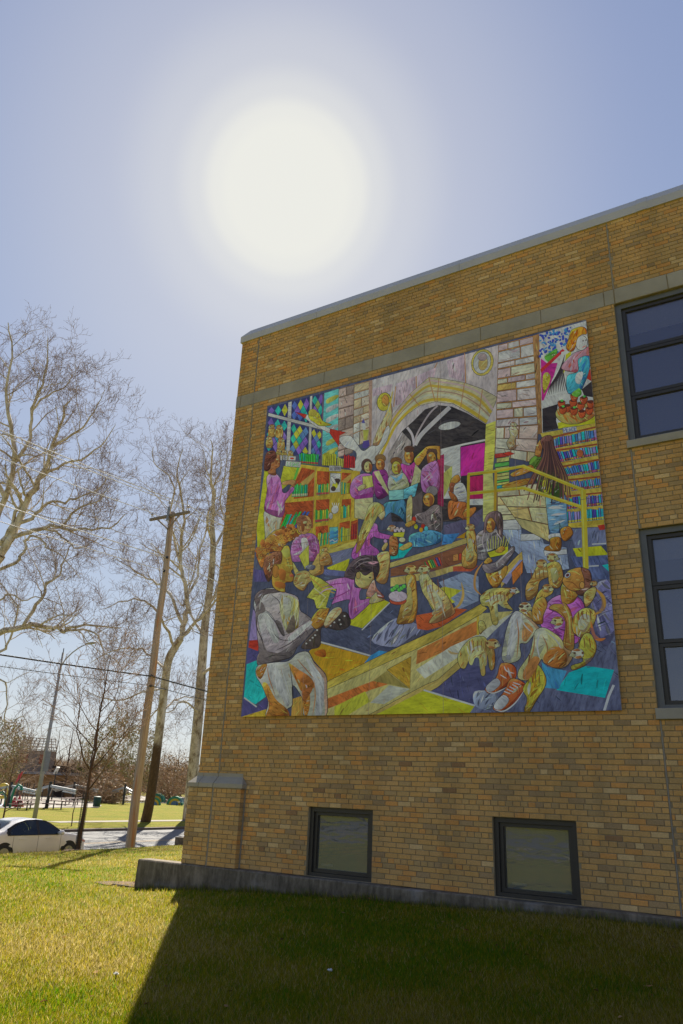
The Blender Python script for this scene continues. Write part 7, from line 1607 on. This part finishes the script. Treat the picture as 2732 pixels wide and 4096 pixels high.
for (px, py, lab) in ((196, 3463, "crumpled white scrap of litter near the pole's shadow on the lawn"), (463, 3910, "small white scrap of litter in the sunlit grass by the shadow edge"), (1320, 3895, "white scrap of litter in the shaded grass")):
    d = ray(px, py); t = -1.8 / d[2]
    for _ in range(8): p = d * t; t = (float(ground_z(p[0], p[1])) - EYE) / d[2]
    p = d * t; z = float(ground_z(p[0], p[1])); bm = bmesh.new(); bmesh.ops.create_icosphere(bm, subdivisions=2, radius=.022)
    for q in bm.verts: q.co = Vector((q.co.x * random.uniform(.7, 1.5), q.co.y * random.uniform(.7, 1.3), q.co.z * random.uniform(.3, .8)))
    me = bpy.data.meshes.new("litter"); bm.to_mesh(me); bm.free(); me.materials.append(M['paper']); o = obj("litter", me, None, (p[0], p[1], z + .03)); tag(o, lab, "litter")
g = on_ground(718, 3362, -2.0)
mb = MB(); z = float(ground_z(g[0], g[1])); mb.box(g[0] - .25, g[0] + 1.6, g[1], g[1] + 1.0, z - .3, z + .28, bev=.02); o = mb.build("concrete_block", M['foundation']); tag(o, "low concrete block on the lawn past the building corner", "concrete block")
# ------------------------------------------------------------------ park furniture
M['steel'] = basic("brushed_steel", (0.42, 0.42, 0.43), (0.35, 0.35, 0.36), 4, 0.35, 0.7); M['black_metal'] = basic("black_metal", (0.02, 0.02, 0.02), (0.03, 0.03, 0.03), 5, 0.5)
M['play_red'] = basic("red_play_plastic", (0.50, 0.02, 0.03), (0.42, 0.02, 0.03), 3, 0.45); M['play_green'] = basic("green_play_plastic", (0.02, 0.24, 0.14), (0.02, 0.19, 0.12), 3, 0.45)
M['play_yellow'] = basic("yellow_play_plastic", (0.62, 0.42, 0.03), (0.55, 0.36, 0.03), 3, 0.45); M['play_blue'] = basic("blue_grey_plastic", (0.12, 0.22, 0.34), None, 3, 0.5)
M['table_top'] = basic("maroon_table_mesh", (0.16, 0.06, 0.05), (0.12, 0.05, 0.04), 6, 0.6); M['bin'] = basic("dark_green_bin", (0.02, 0.06, 0.045), (0.015, 0.05, 0.035), 6, 0.6); M['lamp_white'] = basic("white_lamp_cover", (0.75, 0.74, 0.76), None, 5, 0.3)
def spot(px, py, z=-2.60):
    d = ray(px, py); t = z / d[2]
    for _ in range(15): p = d * t; t = (float(ground_z(p[0], p[1])) - EYE + .03) / d[2] * .5 + t * .5
    p = d * t; return (p[0], p[1], float(ground_z(p[0], p[1])) + 0.02)
def copy_thing(o, loc_, rz, label=None):
    c = o.copy(); COL.objects.link(c); c.location = loc_; c.rotation_euler = (0, 0, rz)
    if label: c["label"] = label
    for ch in o.children:
        d = ch.copy(); COL.objects.link(d); d.parent = c
        for e in ch.children: h = e.copy(); COL.objects.link(h); h.parent = d
    return c
# picnic tables
def picnic(loc_, rz, label):
    t = empty("picnic_table", loc_, rz, label, "picnic table", "picnic tables on the paved area")
    mb = MB(); mb.box(-.9, .9, -.38, .38, .72, .77, bev=.02); mb.build("tabletop", M['table_top'], t)
    for s_ in (-1, 1):
        mb = MB(); mb.box(-.9, .9, s_ * .72 - .14, s_ * .72 + .14, .43, .47, bev=.015); mb.build("bench", M['table_top'], t)
    for x in (-.45, .45):
        mb = MB(); mb.tube([(x, 0, 0), (x, 0, .72)], .06, 10); mb.bar((x, -.8, .41), (x, .8, .41), .06, .05); mb.build("leg", M['black_metal'], t)
    return t
tab = [(88, 3239, .3, "maroon picnic table beside the pale blue splash pad"), (162, 3232, .5, "maroon picnic table left of the dark shelter post"), (228, 3236, .2, "maroon picnic table at the edge of the paving by the lawn"), (276, 3224, .4, "maroon picnic table beside the litter bin path"), (292, 3219, .9, "maroon picnic table furthest back under the shelter beams"), (100, 3234, 1.2, "maroon picnic table behind the splash pad edge")]
t0 = None
for px, py, rz, lab in tab:
    p = spot(px, py)
    if t0 is None: t0 = picnic(p, rz, lab)
    else: copy_thing(t0, p, rz, lab)
# shade structures
def shade(px, py, top_py, reach, lab, first=None):
    p = spot(px, py); base = Vector(p)
    h = on_plane_y(px + 6, top_py, p[1])[2] - p[2]
    t = empty("shelter_frame", p, 0, lab, "shelter", "steel shelter frames in the park")
    mb = MB(); mb.tube([(0, 0, 0), (0, 0, h + .4)], .14, 10); mb.build("post", M['black_metal'], t)
    for sx, sy, dz in reach:
        q = at_depth(sx, sy, float((RM.T @ (np.array(p) - np.array([0, 0, EYE])))[2]) + dz)
        e = Vector(q) - base
        mb = MB(); mb.bar((0, 0, h), e, .16, .22); mb.build("beam", M['steel'], t)
        mb = MB(); mb.bar(Vector((0, 0, h)) + (e - Vector((0, 0, h))) * .12 + Vector((0, 0, -.02)), (0, 0, h - 1.1), .07, .07); mb.build("strut", M['steel'], t)
        mb = MB(); mb.bar(Vector((0, 0, h - .25)) + (e - Vector((0, 0, h))) * .5, e + Vector((0, 0, -.25)), .09, .1); mb.build("lower_beam", M['steel'], t)
shade(186, 3234, 3143, [(142, 3160, 2), (305, 3164, -2), (225, 3150, 10)], "dark steel post with long sloping beams beside the street lamp")
shade(288, 3204, 3140, [(222, 3157, 3), (392, 3160, -3), (330, 3145, 12)], "steel shelter post and beams behind the young tree")
shade(30, 3226, 3144, [(-40, 3160, 0), (144, 3166, -2), (100, 3150, 8)], "steel shelter post and beams over the red playground")
shade(492, 3218, 3150, [(450, 3164, 2), (530, 3166, 0), (560, 3180, 8)], "steel shelter post and beams next to the wooden utility pole")
shade(640, 3205, 3160, [(600, 3160, 2), (700, 3176, 4)], "steel shelter frame behind the green play arches")
# pole lights with angled white lamps
for px, py, top, lab in ((205, 3205, 3085, "thin black lamp post with a small angled panel on top"),):
    p = spot(px, py); h = on_plane_y(px + 16, top, p[1])[2] - p[2]; t = empty("park_lamp", p, 0, lab, "lamp post")
    mb = MB(); mb.tube([(0, 0, 0), (0, 0, h)], [.09, .05], 8); mb.build("post", M['black_metal'], t)
    mb = MB(); mb.bar((-.2, 0, h - .3), (.25, 0, h + .5), .5, .05); mb.build("panel", M['lamp_white'], t)
# litter bin
p = spot(385, 3229); t = empty("litter_bin", p, 0, "dark green slatted litter bin on the park lawn edge", "litter bin")
mb = MB(); mb.lathe([(.34, .05), (.38, .1), (.40, .95), (.36, 1.0)], 18); mb.build("drum", M['bin'], t, True)
mb = MB(); mb.lathe([(.42, .95), (.42, 1.05), (.2, 1.12), (.2, 1.1)], 18); mb.build("lid", M['bin'], t)
# bench
p = spot(722, 3223); t = empty("park_bench", p, -.35, "dark blue slatted park bench facing the lawn by the green arch", "bench")
for i in range(4): mb = MB(); mb.box(-.85, .85, -.22 + i * .12, -.13 + i * .12, .43, .46); mb.build("seat_slat", M['play_blue'], t)
for i in range(4): mb = MB(); mb.box(-.85, .85, .25 + i * .02, .28 + i * .02, .52 + i * .12, .61 + i * .12); mb.build("back_slat", M['play_blue'], t)
for x in (-.75, .75):
    for y in (-.2, .25): mb = MB(); mb.tube([(x, y, 0), (x, y, .45)], .03, 6); mb.build("leg", M['black_metal'], t)
    mb = MB(); mb.bar((x, .27, .42), (x, .36, 1.0), .05, .05); mb.build("back_post", M['black_metal'], t)
# play arches: striped half rings
def play_arch(px, py, R, rz, lab):
    p = spot(px, py); t = empty("play_arch", p, rz, lab, "play arch", "striped play arches")
    for r0, r1, mat, dp in ((R, R * .74, M['play_green'], .5), (R * .73, R * .48, M['play_yellow'], .48), (R * .47, 0.02, M['lamp_white'] if R > 1.2 else M['play_blue'], .46)):
        mb = MB(); n = 18; v = []
        for y in (-dp, dp):
            for r in (r0, r1):
                for k in range(n + 1): a = math.pi * k / n; v.append((r * math.cos(a), y, r * math.sin(a)))
        m_ = n + 1; f = []
        for k in range(n): f += [(k, k + 1, m_ + k + 1, m_ + k), (2 * m_ + k + 1, 2 * m_ + k, 3 * m_ + k, 3 * m_ + k + 1), (k + 1, k, 2 * m_ + k, 2 * m_ + k + 1), (m_ + k, m_ + k + 1, 3 * m_ + k + 1, 3 * m_ + k)]
        mb.add(v, f); mb.build("arch_band", mat, t)
play_arch(700, 3219, 1.1, .6, "low green and yellow half round play arch behind the bench")
play_arch(612, 3219, .95, .9, "tall green and yellow play arch left of the bench")
play_arch(628, 3208, 1.2, .4, "rear green and yellow play arch among the bare trees")
# red climbing slide and green hoops
p = spot(52, 3226); t = empty("play_climber", p, .4, "red plastic play climber with sloping peaks on the splash pad", "playground"); t.scale = (.6, .6, .55)
for i, (x, h) in enumerate(((-1.3, 1.1), (-.7, 1.0), (0, 1.6), (.8, 2.0), (1.3, 1.2))):
    mb = MB(); mb.lathe([(.5, 0), (.42, .3 * h), (.28, .6 * h), (.1, .9 * h), (.03, h)], 8, origin=(x, .1 * (i % 2), 0)); mb.build("peak", M['play_red'], t, True)
mb = MB(); mb.box(-1.6, 1.6, -.5, .5, 0, .25, bev=.05); mb.build("base", M['play_red'], t)
p = spot(60, 3210); t = empty("play_mast", p, 0, "red flag shaped play panel on a dark mast", "playground"); t.scale = (.6, .6, .55)
mb = MB(); mb.tube([(0, 0, 0), (0, 0, 6.2)], .08, 8); mb.build("mast", M['black_metal'], t); mb = MB(); mb.add([(-.9, -.05, 3.6), (.1, -.05, 4.4), (.7, -.05, 6.0), (-.3, -.05, 5.3), (-.9, .05, 3.6), (.1, .05, 4.4), (.7, .05, 6.0), (-.3, .05, 5.3)], [(0, 1, 2, 3), (7, 6, 5, 4), (0, 4, 5, 1), (1, 5, 6, 2), (2, 6, 7, 3), (3, 7, 4, 0)]); mb.build("panel", M['play_red'], t)
def hoop(px, py, h, w, lab):
    p = spot(px, py); t = empty("spray_hoop", p, .5, lab, "playground", "green spray hoops"); mb = MB()
    mb.tube([(0, 0, 0), (.05 * w, 0, h * .55), (.2 * w, 0, h * .85), (.55 * w, 0, h), (.9 * w, 0, h * .93), (w, 0, h * .86)], .11, 8); mb.build("pipe", M['play_green'], t, True)
    mb = MB(); mb.lathe([(.1, 0), (.2, .08), (.1, .2)], 10, origin=(w, 0, h * .76)); mb.build("nozzle", M['play_green'], t)
hoop(39, 3230, 2.0, .8, "tall green curved spray hoop beside the red climber")
hoop(18, 3228, 1.3, -.8, "short green curved spray hoop at the splash pad")
p = spot(2, 3219); t = empty("spray_ring", p, .5, "orange ring shaped spray toy on the splash pad", "playground"); mb = MB()
mb.tube([(0.6 * math.cos(a), 0, 1.3 + .6 * math.sin(a)) for a in np.linspace(0, 2 * math.pi, 17)], .16, 8, False); mb.build("ring", M['play_yellow'], t, True); mb = MB(); mb.tube([(0, 0, 0), (0, 0, .72)], .08, 8); mb.build("stem", M['black_metal'], t)
# posts of a low park fence
mb0 = MB(); mb0.tube([(0, 0, 0), (0, 0, 2.0)], .05, 6); post_me = mb0.data("fence_post", M['black_metal'])
for i, px in enumerate((66, 78, 88, 98, 108, 126, 165, 205, 245, 292)):
    p = spot(px, 3203); o = obj("fence_post", post_me, None, p); tag(o, "slim black post in the row behind the picnic tables", "post", "slim black posts behind the picnic tables")
# park building: lower brick wing, upper storey with bare roof lattice
p = spot(195, 3186); k_ = min(1.0, 165 / np.hypot(p[0], p[1])); bx, by = p[0] * k_, p[1] * k_; bz = float(ground_z(bx, by))
az = math.atan2(-bx, by)
pb = empty("park_building", (bx, by, bz), az, "tan brick park building with bare roof lattice across the park", "building"); pb.scale = (.92, .92, .92)
M['park_brick'] = basic("park_brick", srgb(176, 138, 92), srgb(150, 116, 78), 6, 0.9); M['park_stone'] = basic("park_stone", srgb(150, 136, 124), srgb(120, 106, 96), 5, 0.9); M['park_roof'] = basic("park_roof_edge", srgb(150, 156, 164), srgb(120, 124, 130), 3, 0.7); M['dark_roof'] = basic("dark_roof", srgb(70, 60, 54), None, 5, 0.9)
mb = MB(); mb.box(-6.0, 6.6, 0, 6, 0, 3.4); mb.build("wall", M['park_brick'], pb)
mb = MB(); mb.box(-6.5, 7.0, -.7, 6.5, 3.42, 3.85); mb.build("roof", M['park_roof'], pb); mb = MB(); mb.box(-.2, 6.8, -.3, 6.2, 3.87, 4.9); mb.build("roof", M['dark_roof'], pb)
mb = MB(); mb.box(-6.2, .0, 1.0, 6, 3.87, 7.2); mb.build("upper_wall", M['park_stone'], pb)
for x in (-5.0, -1.8):
    mb = MB(); mb.box(x - .7, x + .7, .93, .99, 5.1, 6.6); mb.build("bricked_window", basic("red_brick_infill", srgb(150, 86, 62), srgb(128, 70, 50), 6, .9), pb)
for i in range(9): mb = MB(); mb.bar((-6.4 + i * .8, .6, 7.25), (-5.4 + i * .62, 3.4, 9.2), .12, .12); mb.build("rafter", M['arm_wood'], pb)
for j in range(5): mb = MB(); u = j / 4; mb.bar((-6.5 + u * 1.0, .55 + 2.8 * u, 7.32 + 1.95 * u), (.1 - u * .5, .55 + 2.8 * u, 7.32 + 1.95 * u), .1, .1); mb.build("batten", M['arm_wood'], pb)
for x, w_ in ((1.2, .8), (4.6, 1.0)):
    mb = MB(); mb.box(x - w_, x + w_, -.06, -.002, 0.02, 2.5); mb.build("door", M['table_top'] if x > 3 else M['dark_roof'], pb)
